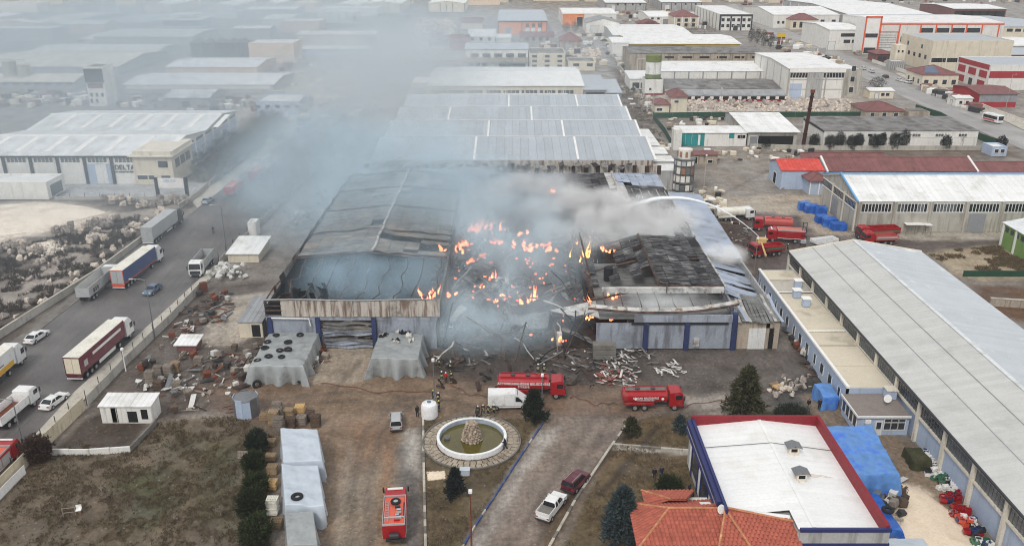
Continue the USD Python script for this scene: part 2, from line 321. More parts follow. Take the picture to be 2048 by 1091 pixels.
TRACKS = [LN((520, 800), (700, 782), (900, 800), (1000, 825), (1150, 830), (1300, 832), (1480, 815)), LN((500, 815), (700, 800), (880, 815), (1000, 835)), LN((700, 1130), (705, 960), (730, 860), (800, 800), (960, 770)), LN((735, 1130), (738, 960), (760, 860), (830, 805)), LN((1000, 1130), (1090, 980), (1160, 880), (1190, 830), (1250, 790)), LN((1050, 1130), (1130, 980), (1190, 890), (1225, 830), (1290, 800)),
    LN((1300, 730), (1400, 720), (1480, 740)), LN((660, 790), (720, 720)), LN((860, 780), (1100, 800), (1250, 770), (1420, 775), (1560, 740), w=.6), LN((640, 560), (560, 470), (600, 420), (680, 340)), LN((1450, 470), (1560, 470), (1680, 500), (1900, 486)), LN((1420, 400), (1560, 330), (1640, 310)), LN((760, 1130), (770, 1000), (775, 900), w=.5, c=(158, 116, 80)), LN((670, 1130), (690, 980), (700, 880), w=.5, c=(160, 148, 132)), LN((940, 1110), (1020, 990), (1100, 870), w=.5, c=(176, 168, 158)), LN((1290, 795), (1360, 790), (1440, 800), w=.5, c=(150, 142, 132)),
    LN((340, 1130), (380, 1000), (400, 900), (420, 840), w=.5, c=(112, 98, 80)), LN((60, 960), (200, 930), (330, 900), w=.4, c=(110, 94, 78))]
W1, W2 = wob(pts, 3.0, 1), wob(pts, 14.0, 2)
col = np.tile(np.array(lin(134, 126, 117)), (len(pts), 1))
for poly, c, soft, wb in ZONES + [(p, c, .5, .1 + w * .4) for p, c, w in TRACKS]:
    pg = Polygon(gpx(*poly)).buffer(0) if len(poly) > 1 else shapely.LineString(gpx(*poly[0])).buffer(.45)
    x0, y0, x1, y1 = pg.buffer(soft * 2 + wb * 2 + 2).bounds
    k = np.nonzero((pts[:, 0] > x0) & (pts[:, 0] < x1) & (pts[:, 1] > y0) & (pts[:, 1] < y1))[0]
    if not len(k): continue
    q = shapely.points(pts[k] + wb * (W1[k] * .6 + W2[k] * .7))
    d = shapely.distance(pg, q) - shapely.distance(pg.boundary, q) * shapely.contains(pg, q)
    w = np.clip(.5 - d / (2 * soft), 0, 1); w = w * w * (3 - 2 * w) * (1 if len(poly) > 1 else .55)
    col[k] = col[k] * (1 - w[:, None]) + np.array(lin(c)) * w[:, None]
zg = -.03 - .05 * fbm(np.c_[pts / 1.5, np.zeros(len(pts))], 3, 5)
col *= np.array([.79, .79, .80])
n1, n2 = len(gx), len(gy)
i, j = np.meshgrid(np.arange(n1 - 1), np.arange(n2 - 1), indexing='ij'); k = (i * n2 + j).ravel()
gm = usdkit.mesh(stage, '/World/ground', (np.c_[pts, zg], np.vstack([np.c_[k, k + n2, k + n2 + 1], np.c_[k, k + n2 + 1, k + 1]])), None, smooth=True)
UsdGeom.PrimvarsAPI(gm).CreatePrimvar('soil', Sdf.ValueTypeNames.Color3fArray, 'vertex').Set(Vt.Vec3fArray.FromNumpy(col.astype(np.float32)))
tag(gm.GetPrim(), kind='structure')
MATS['soil'] = usdkit.material(stage, '/World/Looks/soil', {
    'at': ('attribute', {'attribute': 'soil'}), 'g': ('geometry', {}),
    'n1': ('noise_texture', {'scale': .22, 'detail': 6.0, 'roughness': .62}), 'r1': ('rgb_ramp', {'ramp': [(.25, (.55, .53, .51)), (.5, (1, 1, 1)), (.75, (1.38, 1.38, 1.38))]}),
    'n2': ('noise_texture', {'scale': 1.7, 'detail': 6.0, 'roughness': .65}), 'r2': ('rgb_ramp', {'ramp': [(.25, (.58, .56, .54)), (.75, (1.42, 1.42, 1.42))]}),
    'mp': ('mapping', {'scale': (.35, .05, 1)}), 'n3': ('noise_texture', {'scale': 6.0, 'detail': 5.0, 'roughness': .6, 'distortion': .6}), 'r3': ('rgb_ramp', {'ramp': [(.3, (.82, .81, .80)), (.7, (1.16, 1.16, 1.16))]}),
    'm1': ('mix_color', {'blend_type': 'multiply', 'fac': 1.0}), 'm2': ('mix_color', {'blend_type': 'multiply', 'fac': 1.0}), 'm3': ('mix_color', {'blend_type': 'multiply', 'fac': .8}),
    'vn': ('voronoi_texture', {'scale': 1.1, 'randomness': 1.0}), 'vr': ('map_range', {'from_min': .05, 'from_max': .16, 'to_min': .35, 'to_max': 0.0, 'clamp': True}), 'm4': ('mix_color', {'b': (.48, .45, .41)}),
    'nw': ('noise_texture', {'scale': .14, 'detail': 4.0}), 'rw': ('map_range', {'from_min': .42, 'from_max': .62, 'to_min': .38, 'to_max': .95, 'clamp': True}),
    'bp': ('bump', {'strength': .55, 'distance': .15}), 'p': ('principled_bsdf', {'specular_ior_level': .35})},
    [('g.position', 'n1.vector'), ('g.position', 'n2.vector'), ('g.position', 'mp.vector'), ('mp.vector', 'n3.vector'), ('g.position', 'nw.vector'), ('g.position', 'vn.vector'),
     ('n1.fac', 'r1.fac'), ('n2.fac', 'r2.fac'), ('n3.fac', 'r3.fac'), ('at.color', 'm1.a'), ('r1.color', 'm1.b'), ('m1.result', 'm2.a'), ('r2.color', 'm2.b'),
     ('m2.result', 'm3.a'), ('r3.color', 'm3.b'), ('vn.distance', 'vr.value'), ('vr.result', 'm4.fac'), ('m3.result', 'm4.a'), ('m4.result', 'p.base_color'),
     ('nw.fac', 'rw.value'), ('rw.result', 'p.roughness'), ('n2.fac', 'bp.height'), ('bp.normal', 'p.normal')], surface='p.BSDF')
UsdShade.MaterialBindingAPI.Apply(gm.GetPrim()).Bind(MATS['soil'])

# roads
def asphalt(name, c0, c1, ang):
    MATS[name] = usdkit.material(stage, '/World/Looks/' + name, {
        'g': ('geometry', {}), 'n1': ('noise_texture', {'scale': .09, 'detail': 5.0}), 'r1': ('rgb_ramp', {'ramp': [(.3, lin(c0)), (.7, lin(c1))]}),
        'mp': ('mapping', {'rotation': (0, 0, ang), 'scale': (.55, .022, 1)}), 'n2': ('noise_texture', {'scale': 1.0, 'detail': 5.0, 'roughness': .65}), 'r2': ('rgb_ramp', {'ramp': [(.28, (.66, .65, .64)), (.72, (1.3, 1.3, 1.3))]}),
        'n3': ('noise_texture', {'scale': 3.0, 'detail': 4.0}), 'r3': ('rgb_ramp', {'ramp': [(.3, (.86, .86, .86)), (.7, (1.13, 1.13, 1.13))]}),
        'm1': ('mix_color', {'blend_type': 'multiply', 'fac': 1.0}), 'm2': ('mix_color', {'blend_type': 'multiply', 'fac': 1.0}),
        'rw': ('map_range', {'from_min': .35, 'from_max': .6, 'to_min': .3, 'to_max': .75, 'clamp': True}),
        'bp': ('bump', {'strength': .12, 'distance': .03}), 'p': ('principled_bsdf', {'specular_ior_level': .4})},
        [('g.position', 'n1.vector'), ('g.position', 'mp.vector'), ('mp.vector', 'n2.vector'), ('g.position', 'n3.vector'), ('n1.fac', 'r1.fac'), ('n2.fac', 'r2.fac'), ('n3.fac', 'r3.fac'),
         ('r1.color', 'm1.a'), ('r2.color', 'm1.b'), ('m1.result', 'm2.a'), ('r3.color', 'm2.b'), ('m2.result', 'p.base_color'), ('n2.fac', 'rw.value'), ('rw.result', 'p.roughness'), ('n3.fac', 'bp.height'), ('bp.normal', 'p.normal')], surface='p.BSDF')
asphalt('asphalt_muddy', (82, 79, 78), (114, 110, 108), .1)
asphalt('asphalt_pale', (140, 138, 136), (166, 163, 160), -.08)
def road(name, Lp, Rp, m, z=.02):
    pl = gpx(*Lp) + gpx(*Rp)[::-1]
    return solo(name, prism(pl, z - .03, z, 'z'), m, None, None, kind='structure')
road('road', ROAD_L, ROAD_R, 'asphalt_muddy'); road('road', RR_L, RR_R, 'asphalt_pale')
def strip(name, line, w, z0, z1, m, side=1, step=4.0):
    """Kerb stones / a low wall along a pixel polyline, as ONE mesh with joints."""
    p = np.array(gpx(*line)); out = []
    for a, b in zip(p[:-1], p[1:]):
        L = np.linalg.norm(b - a); n = max(1, int(L / step)); d = (b - a) / L; nn = np.array([-d[1], d[0]]) * side
        for k in range(n):
            s, e = a + d * (L * k / n + .03), a + d * (L * (k + 1) / n - .03)
            out.append(prism([tuple(s), tuple(e), tuple(e + nn * w), tuple(s + nn * w)], z0, z1, 'z'))
    return cat(out)
solo('pavement', prism(gpx((-120, 812), (25, 703), (87, 655), (158, 600), (300, 490), (290, 476), (192, 556), (90, 634), (0, 702), (-140, 800)), -.05, .12, 'z'), 'concrete_dark', None, None, kind='structure')
solo('pavement', prism(gpx((395, 416), (480, 352), (560, 290), (590, 262), (560, 268), (480, 330), (416, 376), (384, 404)), -.05, .12, 'z'), 'concrete_pale', None, None, kind='structure')
solo('pavement', prism(gpx((-60, 1012), (150, 783), (345, 608), (430, 530), (444, 536), (372, 604), (168, 800), (-40, 1010)), -.05, .12, 'z'), 'concrete_pale', None, None, kind='structure')
solo('pavement', prism(gpx((2200, 328), (2048, 260), (1990, 233), (1900, 194), (1830, 166), (1790, 147), (1800, 146), (1900, 186), (1990, 222), (2048, 248), (2200, 316)), -.05, .12, 'z'), 'concrete_pale', None, None, kind='structure')
# ---------------------------------------------------------------- building kit
def zat(u, vb, vt):
    Pb = at(u, vb); lo, hi = 0.0, 80.0
    for _ in range(40):
        m = (lo + hi) / 2
        if proj(np.array([Pb[0], Pb[1], m]))[1] > vt: lo = m
        else: hi = m
    return lo
FOOT = []
class Bld:
    """A building in a local frame: x along the front from its left corner, y away from it, z up."""
    def __init__(s, name, label, uL, uR, ve, vb, vk=None, vr=None, dep=None, roof='gx', rise=None, wall='wall_white', rf='roof_white', over=.35, pan=0, h=None, x0=None, catg='building', group=None, world=None, t=.14, skip_roof=False):
        if world: X0, X1, Y0, h, dep = world
        else:
            PL, PR = at(uL, vb), at(uR, vb); X0, X1, Y0 = PL[0], PR[0], PL[1]
            h = h or zat((uL + uR) / 2, vb, ve)
            if vk is not None: dep = at(uL, vk, h)[1] - Y0
            if vr is not None:
                rise = 1.5 if rise is None else rise; dep = 2 * (at(uL, vr, h + rise)[1] - Y0)
        dep = max(dep or 15, 3.0); rise = (dep if roof in ('gx', 'shed') else X1 - X0) * .05 if rise is None else rise
        s.W, s.D, s.h, s.rise, s.X0, s.Y0 = X1 - X0, dep, h, rise, X0, Y0
        s.o = thing(name, label, catg, (X0, Y0, 0), group=group); W, D = s.W, s.D
        s.roof = roof; FOOT.append((X0, Y0, X0 + W, Y0 + D))
        if roof == 'gx': wm = prism([(0, -.1), (D, -.1), (D, h), (D / 2, h + rise), (0, h)], 0, W, 'x')
        elif roof == 'gy': wm = prism([(0, -.1), (W, -.1), (W, h), (W / 2, h + rise), (0, h)], 0, D, 'y')
        elif roof == 'shed': wm = prism([(0, -.1), (D, -.1), (D, h + rise), (0, h)], 0, W, 'x')
        else: wm = box(0, W, 0, D, -.1, h)
        s.wall = P(s.o, 'wall', wm, wall)
        if skip_roof: return
        o = over
        if roof == 'gx':
            r2 = rise / (D / 2)
            for sgn in (0, 1):
                def pt(x, k, sgn=sgn):   # k 0 eave .. 1 ridge
                    y = -o + (D / 2 + o) * k; z = h + (y) * r2
                    return (x, y if sgn == 0 else D - y, z + .03 + t)
                s._slope(pt, -o, W + o, pan, rf, t, flip=sgn)
            s.ridge = P(s.o, 'ridge_cap', box(-o, W + o, D / 2 - .25, D / 2 + .25, h + rise + t - .02, h + rise + t + .09), rf)
        elif roof == 'gy':
            r2 = rise / (W / 2)
            for sgn in (0, 1):
                def pt(y, k, sgn=sgn):
                    x = -o + (W / 2 + o) * k; z = h + x * r2
                    return (x if sgn == 0 else W - x, y, z + .03 + t)
                s._slope(pt, -o, D + o, pan, rf, t, flip=1 - sgn)
            P(s.o, 'ridge_cap', box(W / 2 - .25, W / 2 + .25, -o, D + o, h + rise + t - .02, h + rise + t + .09), rf)
        elif roof == 'shed':
            def pt(x, k):
                y = -o + (D + 2 * o) * k; return (x, y, h + y * rise / D + .03 + t)
            s._slope(pt, -o, W + o, pan, rf, t)
        elif roof == 'flat':
            P(s.o, 'roof', box(.3, W - .3, .3, D - .3, h, h + .06), rf)
            p = .45; q = .3
            P(s.o, 'parapet', [box(0, W, 0, q, h, h + p), box(0, W, D - q, D, h, h + p), box(0, q, q, D - q, h, h + p), box(W - q, W, q, D - q, h, h + p)], wall)
        elif roof == 'hip':
            m = min(W, D) / 2; e = [(-o, -o, h), (W + o, -o, h), (W + o, D + o, h), (-o, D + o, h)]
            rr = [(m, D / 2, h + rise), (W - m, D / 2, h + rise)] if W >= D else [(W / 2, m, h + rise), (W / 2, D - m, h + rise)]
            v = np.array(e + rr + [(x, y, z - .2) for x, y, z in e])
            f = [[0, 1, 5], [0, 5, 4], [1, 2, 5], [2, 3, 4], [2, 4, 5], [3, 0, 4]] if W >= D else [[0, 1, 4], [1, 2, 5], [1, 5, 4], [2, 3, 5], [3, 0, 4], [3, 4, 5]]
            f += [[6, 8, 7], [6, 9, 8]] + [x for i in range(4) for x in ([i, i + 6, (i + 1) % 4], [(i + 1) % 4, i + 6, (i + 1) % 4 + 6])]
            s.rf = P(s.o, 'roof', trimesh.Trimesh(v + [0, 0, .1], f, process=False), rf)
            P(s.o, 'ridge_cap', [cyl(v[a] + [0, 0, .12], v[b] + [0, 0, .12], .14, 6) for a, b in ((0, 4), (3, 4), (1, 5), (2, 5), (4, 5))] if W >= D else [cyl(v[a] + [0, 0, .12], v[b] + [0, 0, .12], .14, 6) for a, b in ((0, 4), (1, 4), (2, 5), (3, 5), (4, 5))], rf)
    def _slope(s, pt, a0, a1, pan, rf, t, flip=0):
        n = pan or 1
        for i in range(n):
            b0, b1 = a0 + (a1 - a0) * i / n, a0 + (a1 - a0) * (i + 1) / n
            dz = 0 if n == 1 else R.uniform(0, .035); g = 0 if n == 1 else .02
            q = [np.array(pt(b0 + g, 0)), np.array(pt(b1 - g, 0)), np.array(pt(b1 - g, 1)), np.array(pt(b0 + g, 1))]
            if flip: q = [q[1], q[0], q[3], q[2]]
            pr = P(s.o, 'roof_panel' if n > 1 else 'roof', plate(*[p + [0, 0, dz] for p in q], t=t), rf)
    def fb(s, side, a0, a1, z0, z1, out=.06, inn=.05):
        W, D = s.W, s.D
        if side == 'f': return box(a0, a1, -out, inn, z0, z1)
        if side == 'b': return box(a0, a1, D - inn, D + out, z0, z1)
        if side == 'l': return box(-out, inn, a0, a1, z0, z1)
        return box(W - inn, W + out, a0, a1, z0, z1)
    def ln(s, side): return s.W if side in 'fb' else s.D
    def win(s, side, a0, a1, n, z, w, hh, m='glass', frame='trim_white', mull=0, name='window', f=True):
        """n windows, each a part with its frame as sub-part; a0..a1 are fractions of the side's length (centres of the first and the last)."""
        L = s.ln(side); ps = np.linspace(a0 * L, a1 * L, n) if n > 1 else [(a0 + a1) / 2 * L]
        for c in ps:
            wd = P(s.o, name, s.fb(side, c - w / 2, c + w / 2, z, z + hh, .03), m)
            if f:
                b = .08 if w < 3 else .12
                fr = [s.fb(side, c - w / 2 - b, c + w / 2 + b, z - b, z, .09), s.fb(side, c - w / 2 - b, c + w / 2 + b, z + hh, z + hh + b, .09), s.fb(side, c - w / 2 - b, c - w / 2, z, z + hh, .09), s.fb(side, c + w / 2, c + w / 2 + b, z, z + hh, .09)]
                for k in range(mull):
                    x = c - w / 2 + w * (k + 1) / (mull + 1); fr.append(s.fb(side, x - .05, x + .05, z, z + hh, .07))
                P(wd, 'frame', fr, frame)
    def door(s, side, a, w, hh, m='door_grey', name='door', z=0.0):
        c = a * s.ln(side); d = P(s.o, name, s.fb(side, c - w / 2, c + w / 2, z, z + hh, .05), m)
        P(d, 'frame', [s.fb(side, c - w / 2 - .15, c - w / 2, z, z + hh + .15, .1), s.fb(side, c + w / 2, c + w / 2 + .15, z, z + hh + .15, .1), s.fb(side, c - w / 2, c + w / 2, z + hh, z + hh + .15, .1)], 'trim_white' if m != 'door_white' else 'steel')
        return d
    def pil(s, side, n, w=.4, m='trim_cream', z1=None, out=.22, a0=0.0, a1=1.0):
        L = s.ln(side)
        for c in np.linspace(a0 * L + w / 2, a1 * L - w / 2, n): P(s.o, 'column', s.fb(side, c - w / 2, c + w / 2, 0, (z1 or s.h), out), m)
    def band(s, side, z0, z1, m, out=.14, a0=0.0, a1=1.0, name='band'):
        L = s.ln(side); return P(s.o, name, s.fb(side, a0 * L, a1 * L, z0, z1, out), m)
    def panels(s, side, n, m, a0=0.0, a1=1.0, z0=0.0, z1=None, name='wall_panel'):
        L = s.ln(side); e = np.linspace(a0 * L, a1 * L, n + 1)
        for i in range(n): P(s.o, name, s.fb(side, e[i] + .04, e[i + 1] - .04, z0, (z1 or s.h - .1), .05), m)
# ---------------------------------------------------------------- the estate, right and top
FAR = 'factory halls of the estate far behind the fire'
b = Bld('factory_hall', 'white steel hall with dark trims at the far edge, left one of two', 1211, 1292, 6, 21, vr=-3, wall='wall_grey', catg='factory'); b.pil('f', 5, .5, 'trim_dark'); b.win('f', .3, .85, 4, 4.5, 1.6, 1.6, f=False); b.door('f', .2, 4, 4.5, 'door_white'); b.band('f', b.h - .6, b.h, 'trim_dark')
b = Bld('factory_hall', 'white steel hall with dark trims at the far edge, right one of two', 1322, 1403, 5, 20, vr=-3, wall='wall_grey', catg='factory'); b.pil('f', 5, .5, 'trim_dark'); b.win('f', .35, .85, 3, 4.5, 1.6, 1.6, f=False); b.door('f', .15, 4, 4.5, 'door_white'); b.band('f', b.h - .6, b.h, 'trim_dark')
b = Bld('office_block', 'white flat roofed block with black corner trims and two rows of windows', 1438, 1503, 30, 61, vk=12, roof='flat', wall='wall_white'); b.pil('f', 4, 1.0, 'trim_dark'); b.band('f', b.h - 1.0, b.h + .4, 'trim_dark'); b.pil('l', 9, .5, 'trim_dark')
for z in (b.h * .2, b.h * .58): b.win('f', .1, .9, 6, z, 2.2, 2.2, f=False)
b.door('f', .5, 3.5, 3.5, 'glass')
b = Bld('villa', 'grey house with a red brown hipped roof left of the black trimmed block', 1347, 1396, 34, 56, dep=26, roof='hip', rise=4, wall='wall_cream', rf='roof_brown_red'); b.win('f', .2, .8, 3, b.h * .55, 2.4, 2.4, f=False); b.win('f', .2, .8, 3, b.h * .12, 2.4, 2.4, f=False); b.pil('f', 4, .6, 'trim_white', out=.9)
b = Bld('workshop', 'small white hall beside the grey house with the hipped roof', 1297, 1345, 34, 50, vr=24, wall='wall_white'); b.door('f', .7, 4, 4.5); b.win('f', .15, .4, 2, 4, 2, 1.5, f=False)
b = Bld('villa', 'low house with a small red roof hidden among dark trees', 1275, 1318, 48, 58, dep=14, roof='hip', rise=3, wall='wall_cream', rf='roof_brown_red')
b = Bld('factory_hall', 'orange hall with white doors, three windows and a pale roof', 996, 1094, 42, 68, vr=26, wall='wall_orange', rf='roof_blue_grey', catg='factory'); b.pil('f', 2, .5, 'trim_dark'); b.pil('f', 2, .6, 'trim_dark', a0=.48, a1=.9)
for a in (.6, .72, .85): b.door('f', a, 3.2, 4.0, 'door_white'); b.win('f', a, a, 1, b.h - 4.2, 2.4, 2.4, f=False)
b.band('f', b.h - 1.0, b.h, 'trim_dark'); b.door('f', .2, 4, 4.5, 'door_grey')
b = Bld('factory_hall', 'orange and white hall with a grey door behind the small grey house', 1125, 1232, 28, 52, vr=18, wall='wall_white', rf='roof_white', catg='factory'); b.panels('f', 3, 'wall_orange', 0, .4); b.door('f', .32, 4.5, 6.5, 'door_grey'); b.win('f', .5, .9, 4, b.h - 4, 2, 1.4, f=False)
b = Bld('house', 'white gabled house with two grey roofs and a big door', 1172, 1238, 46, 66, dep=30, roof='gy', rise=3, wall='wall_white', rf='roof_grey'); b.door('f', .25, 5, 5, 'door_white'); b.win('f', .6, .9, 3, 3, 2, 2, f=False)
b = Bld('warehouse', 'pale wide warehouse with two low white roof spans', 1226, 1386, 71, 84, vr=55, wall='wall_grey', catg='warehouse'); b.door('f', .1, 4, 4)
b = Bld('warehouse', 'long warehouse with a yellow wall under its white roof', 1258, 1478, 88, 112, vr=73, wall='wall_yellow', catg='warehouse', over=.8)
for i, (a0, a1) in enumerate(((.02, .24), (.26, .48))): b.win('f', a0, a1, 9, b.h - 1.9, 2.6, .9, 'dark_gap', f=False)
for k in range(5): b.door('f', .56 + k * .095, 5, b.h * .7, 'wall_yellow'); b.win('f', .56 + k * .095, .56 + k * .095, 1, b.h * .62, 4.5, .8, f=False)
b = Bld('shed', 'white shed attached left of the yellow walled warehouse', 1224, 1256, 86, 112, dep=20, roof='shed', wall='wall_white'); b.pil('f', 5, .3, 'trim_white')
b = Bld('warehouse', 'old stained grey warehouse in front of the yellow one', 1258, 1524, 107, 142, vr=94, wall='wall_old', rf='roof_old', catg='warehouse'); b.pil('f', 7, .6, 'wall_old'); b.door('f', .1, 5, 6, 'wall_old'); b.win('f', .3, .95, 6, b.h - 2.4, 5, 1.0, 'dark_gap', f=False)
b = Bld('factory_hall', 'white hall with a long white roof beside the green banded silo', 1318, 1548, 143, 168, vr=126, wall='wall_white', catg='factory'); b.pil('f', 9, .5, 'door_grey'); b.panels('f', 8, 'wall_white')
b = Bld('workshop', 'low workshop row with an old grey roof facing the stone yard', 1330, 1560, 178, 190, vr=161, wall='wall_cream', rf='roof_old', pan=16)
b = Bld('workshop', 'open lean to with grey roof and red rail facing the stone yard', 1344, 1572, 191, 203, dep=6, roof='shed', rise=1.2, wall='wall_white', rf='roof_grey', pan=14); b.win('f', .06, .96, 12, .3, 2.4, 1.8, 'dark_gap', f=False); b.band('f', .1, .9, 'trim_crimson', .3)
b = Bld('shed', 'white open shed at the foot of the green banded silo', 1259, 1300, 158, 178, dep=18, roof='shed', rise=1, wall='wall_white'); b.win('f', .3, .7, 2, .3, 3, 2.5, 'dark_gap', f=False)
b = Bld('pump_house', 'white cube shaped base building under the green banded silo', 1289, 1325, 161, 190, dep=9, roof='flat', wall='wall_white'); b.win('f', .3, .3, 1, 2, 1, 1); b.band('f', 0, .7, 'trim_crimson', .08)
sx, sy, sh = b.X0 + b.W / 2, b.Y0 + 4.5, b.h
s = thing('silo', 'tall round silo banded green and white on a white cube', 'silo', (sx, sy, sh + .45)); r = b.W * .43
ht = zat(1307, 190, 112) - sh - .4
mat('silo_green', (112, 122, 66), .7, .15); mat('silo_white', (226, 226, 222), .6, .06, streak=((160, 150, 140), (1, 1, .15), .55, .5))
for a, c, m in ((0, .18, 'silo_green'), (.18, .42, 'silo_white'), (.42, .70, 'silo_white'), (.70, .97, 'silo_green')): P(s, 'drum', cyl((0, 0, a * ht), (0, 0, c * ht - .06), r, 28), m, smooth=40)
P(s, 'cap', cyl((0, 0, ht * .97), (0, 0, ht), r * .9, 28, r * .6), 'silo_green'); P(s, 'platform', box(-r * 1.1, r * 1.1, -r * 1.1, r * 1.1, -.3, 0), 'steel_dark'); P(s, 'ladder', [box(-.3, -.25, -r - .2, -r - .1, 0, ht), box(.25, .3, -r - .2, -r - .1, 0, ht)], 'steel')
b = Bld('house', 'two storey cream house with a red tiled roof by the stone yard', 1340, 1373, 194, 226, dep=11, roof='hip', rise=2, wall='wall_cream', rf='roof_brown_red', over=.6); b.win('f', .35, .35, 1, b.h - 2.2, 1.6, .9)
b = Bld('house', 'low annex with a red roof left of the two storey cream house', 1310, 1338, 209, 227, dep=9, roof='hip', rise=1.3, wall='wall_cream', rf='roof_brown_red', over=.5); b.win('f', .2, .4, 2, 1, 1, 1)
b = Bld('factory_hall', 'tall unplastered factory hall with white roof and a blue grey door', 1573, 1684, 138, 196, vk=106, roof='gx', rise=1.0, wall='wall_white', catg='factory'); b.pil('f', 4, .5, 'wall_concrete'); b.pil('l', 6, .5, 'wall_concrete')
b.panels('f', 3, 'wall_grey', .34, .62); b.win('f', .04, .96, 18, b.h - 3.6, 1.1, 2.0, f=False); b.band('f', b.h - 1.4, b.h + .5, 'trim_white', .3); b.door('f', .14, 5.2, 6, 'wall_blue_grey')
for z in (3.5, 7.5, 11): b.band('f', z, z + .25, 'wall_concrete', .1)
b = Bld('stair_block', 'bare concrete block stair tower at the right of the tall hall', 1685.5, 1718, 140, 192, dep=18, roof='flat', wall='wall_concrete')
for z in (1.5, 6.0, 10.4): b.win('f', .45, .45, 1, z, 1.8, 2.2)
b = Bld('house', 'white house with broad white roof and red hipped porch by the far road', 1545, 1676, 30, 56, vr=13, rise=3, wall='wall_white'); b.win('f', .08, .3, 4, 3, 1.8, 2); b.win('f', .75, .92, 2, 3, 3, 3)
b = Bld('villa', 'porch building with red hipped roof and dark arcade windows', 1580, 1634, 40, 59, dep=16, roof='hip', rise=4, wall='wall_cream', rf='roof_brown_red'); b.win('f', .15, .85, 4, 1.2, 2.2, 2.6, f=False); b.win('f', .15, .85, 4, b.h - 3.6, 2.2, 2.2, f=False)
b = Bld('factory_hall', 'broad white hall with light blue eaves at the far right', 1694, 1862, 29, 50, vr=7, rise=2.5, wall='wall_grey', catg='factory'); b.band('f', b.h - 1.2, b.h, 'trim_lightblue'); b.win('f', .35, .9, 5, b.h - 5, 3, 2, f=False); b.pil('l', 8, .6, 'trim_white'); b.win('l', .1, .9, 6, 1, 6, 5, 'door_grey', f=False)
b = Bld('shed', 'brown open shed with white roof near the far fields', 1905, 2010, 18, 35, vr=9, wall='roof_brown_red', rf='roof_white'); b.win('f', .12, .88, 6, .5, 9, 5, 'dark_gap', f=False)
b = Bld('factory_hall', 'white hall with ribbon windows left of the orange trimmed factory', 1655, 1721, 60, 100, vr=47, wall='wall_white', catg='factory'); b.win('f', .4, .95, 8, b.h - 4, 2.2, 2, f=False); b.win('f', .55, .8, 2, 4, 4, 2); b.door('f', .1, 4, 5, 'door_white')
b = Bld('factory', 'long white factory with orange trims and a tower at its left end', 1752, 1997, 47, 108, vk=30, roof='gx', rise=1.5, wall='wall_white'); h = b.h
for a in (0, .155, .325, .45, .575, .695, .82, .955): b.band('f', 0, h, 'trim_orange', .3, a, a + .01, 'orange_rib')
b.band('f', h - .7, h + .3, 'trim_orange', .25, 0, 1)
for a in (.38, .51, .635, .76): b.win('f', a, a, 1, h - 5.2, b.W * .105, 2.6, f=False)
b.win('f', .2, .3, 2, h * .4, 3, 3, f=False); b.win('f', .05, .12, 2, h * .15, 3, 3, f=False)
P(b.o, 'tower', box(-b.W * .13, -.15, -1.5, 12, 0, h + 3.5), 'trim_white'); P(b.o, 'tower_frame', [box(-b.W * .132, -b.W * .122, -1.9, -1.5, 0, h + 3.8), box(-b.W * .012, -.0, -1.9, -1.5, 0, h + 3.8), box(-b.W * .132, 0, -1.9, -1.5, h + 3.3, h + 4.1)], 'trim_orange')
P(b.o, 'window', box(-b.W * .118, -b.W * .018, -1.62, -1.5, h * .55, h * .68), 'glass'); P(b.o, 'window', box(-b.W * .115, -b.W * .02, -1.62, -1.5, .5, h * .22), 'glass')
for k in range(6): P(b.o, 'louvre', box(b.W * .01, b.W * .14, -.5, -.3, h * (.22 + .08 * k), h * (.225 + .08 * k)), 'trim_dark')
P(b.o, 'entrance_panel', box(b.W * .005, b.W * .148, -.3, -.12, h * .1, h * .72), 'door_white'); P(b.o, 'entrance_frame', [box(0, b.W * .005, -.6, -.12, 0, h * .74), box(b.W * .148, b.W * .155, -.6, -.31, 0, h * .74), box(b.W * .005, b.W * .148, -.6, -.31, h * .72, h * .74)], 'trim_orange')
b = Bld('warehouse', 'tall beige warehouse with a pale blue flat roof and strip windows', 1856, 2016, 83, 142, vk=68, roof='flat', wall='wall_cream', rf='roof_blue_grey', catg='warehouse'); b.pil('f', 6, .5, 'trim_cream', out=.12)
for a0, a1 in ((.04, .18), (.22, .38), (.42, .56), (.82, .96)): b.win('f', a0, a1, 6, b.h * .3, 1.7, 2.0, f=False)
b.door('f', .69, 9, b.h * .3, 'door_grey'); b.win('l', .15, .85, 5, b.h * .36, 2.4, 2, f=False); b.win('l', .3, .75, 2, b.h * .68, 2, 2, f=False); b.band('f', b.h * .44, b.h * .46, 'trim_cream', .1)
b = Bld('factory', 'red and white factory front with crimson window surrounds at the right edge', 1973, 2120, 132, 180, dep=30, roof='flat', wall='wall_white', rf='roof_blue_grey'); h = b.h
b.band('f', h * .5, h * .78, 'wall_red', .1); b.win('f', .1, .95, 9, h * .56, 2.4, h * .15, f=False); b.band('l', h * .82, h * 1.02, 'wall_red', .12, .04, .96)
for a in (.18, .5, .82): b.band('l', h * .45, h * .74, 'wall_red', .12, a - .11, a + .11, 'window_surround'); b.win('l', a, a, 1, h * .5, 2.4, h * .16); 
for a in (.2, .8): b.band('l', h * .04, h * .32, 'wall_red', .12, a - .1, a + .1, 'window_surround'); b.win('l', a, a, 1, h * .08, 2.2, h * .15)
b.door('l', .5, 3.5, h * .3, 'glass')
b = Bld('villa', 'yellowish house with red hipped roof and a dark solar panel', 1842, 1914, 150, 174, dep=17, roof='hip', rise=3.2, wall='wall_cream', rf='roof_brown_red'); b.win('f', .12, .88, 4, 1.2, 2, 2); b.win('l', .2, .8, 3, 1.2, 2, 2); mat('solar', (88, 98, 120), .2, .1)
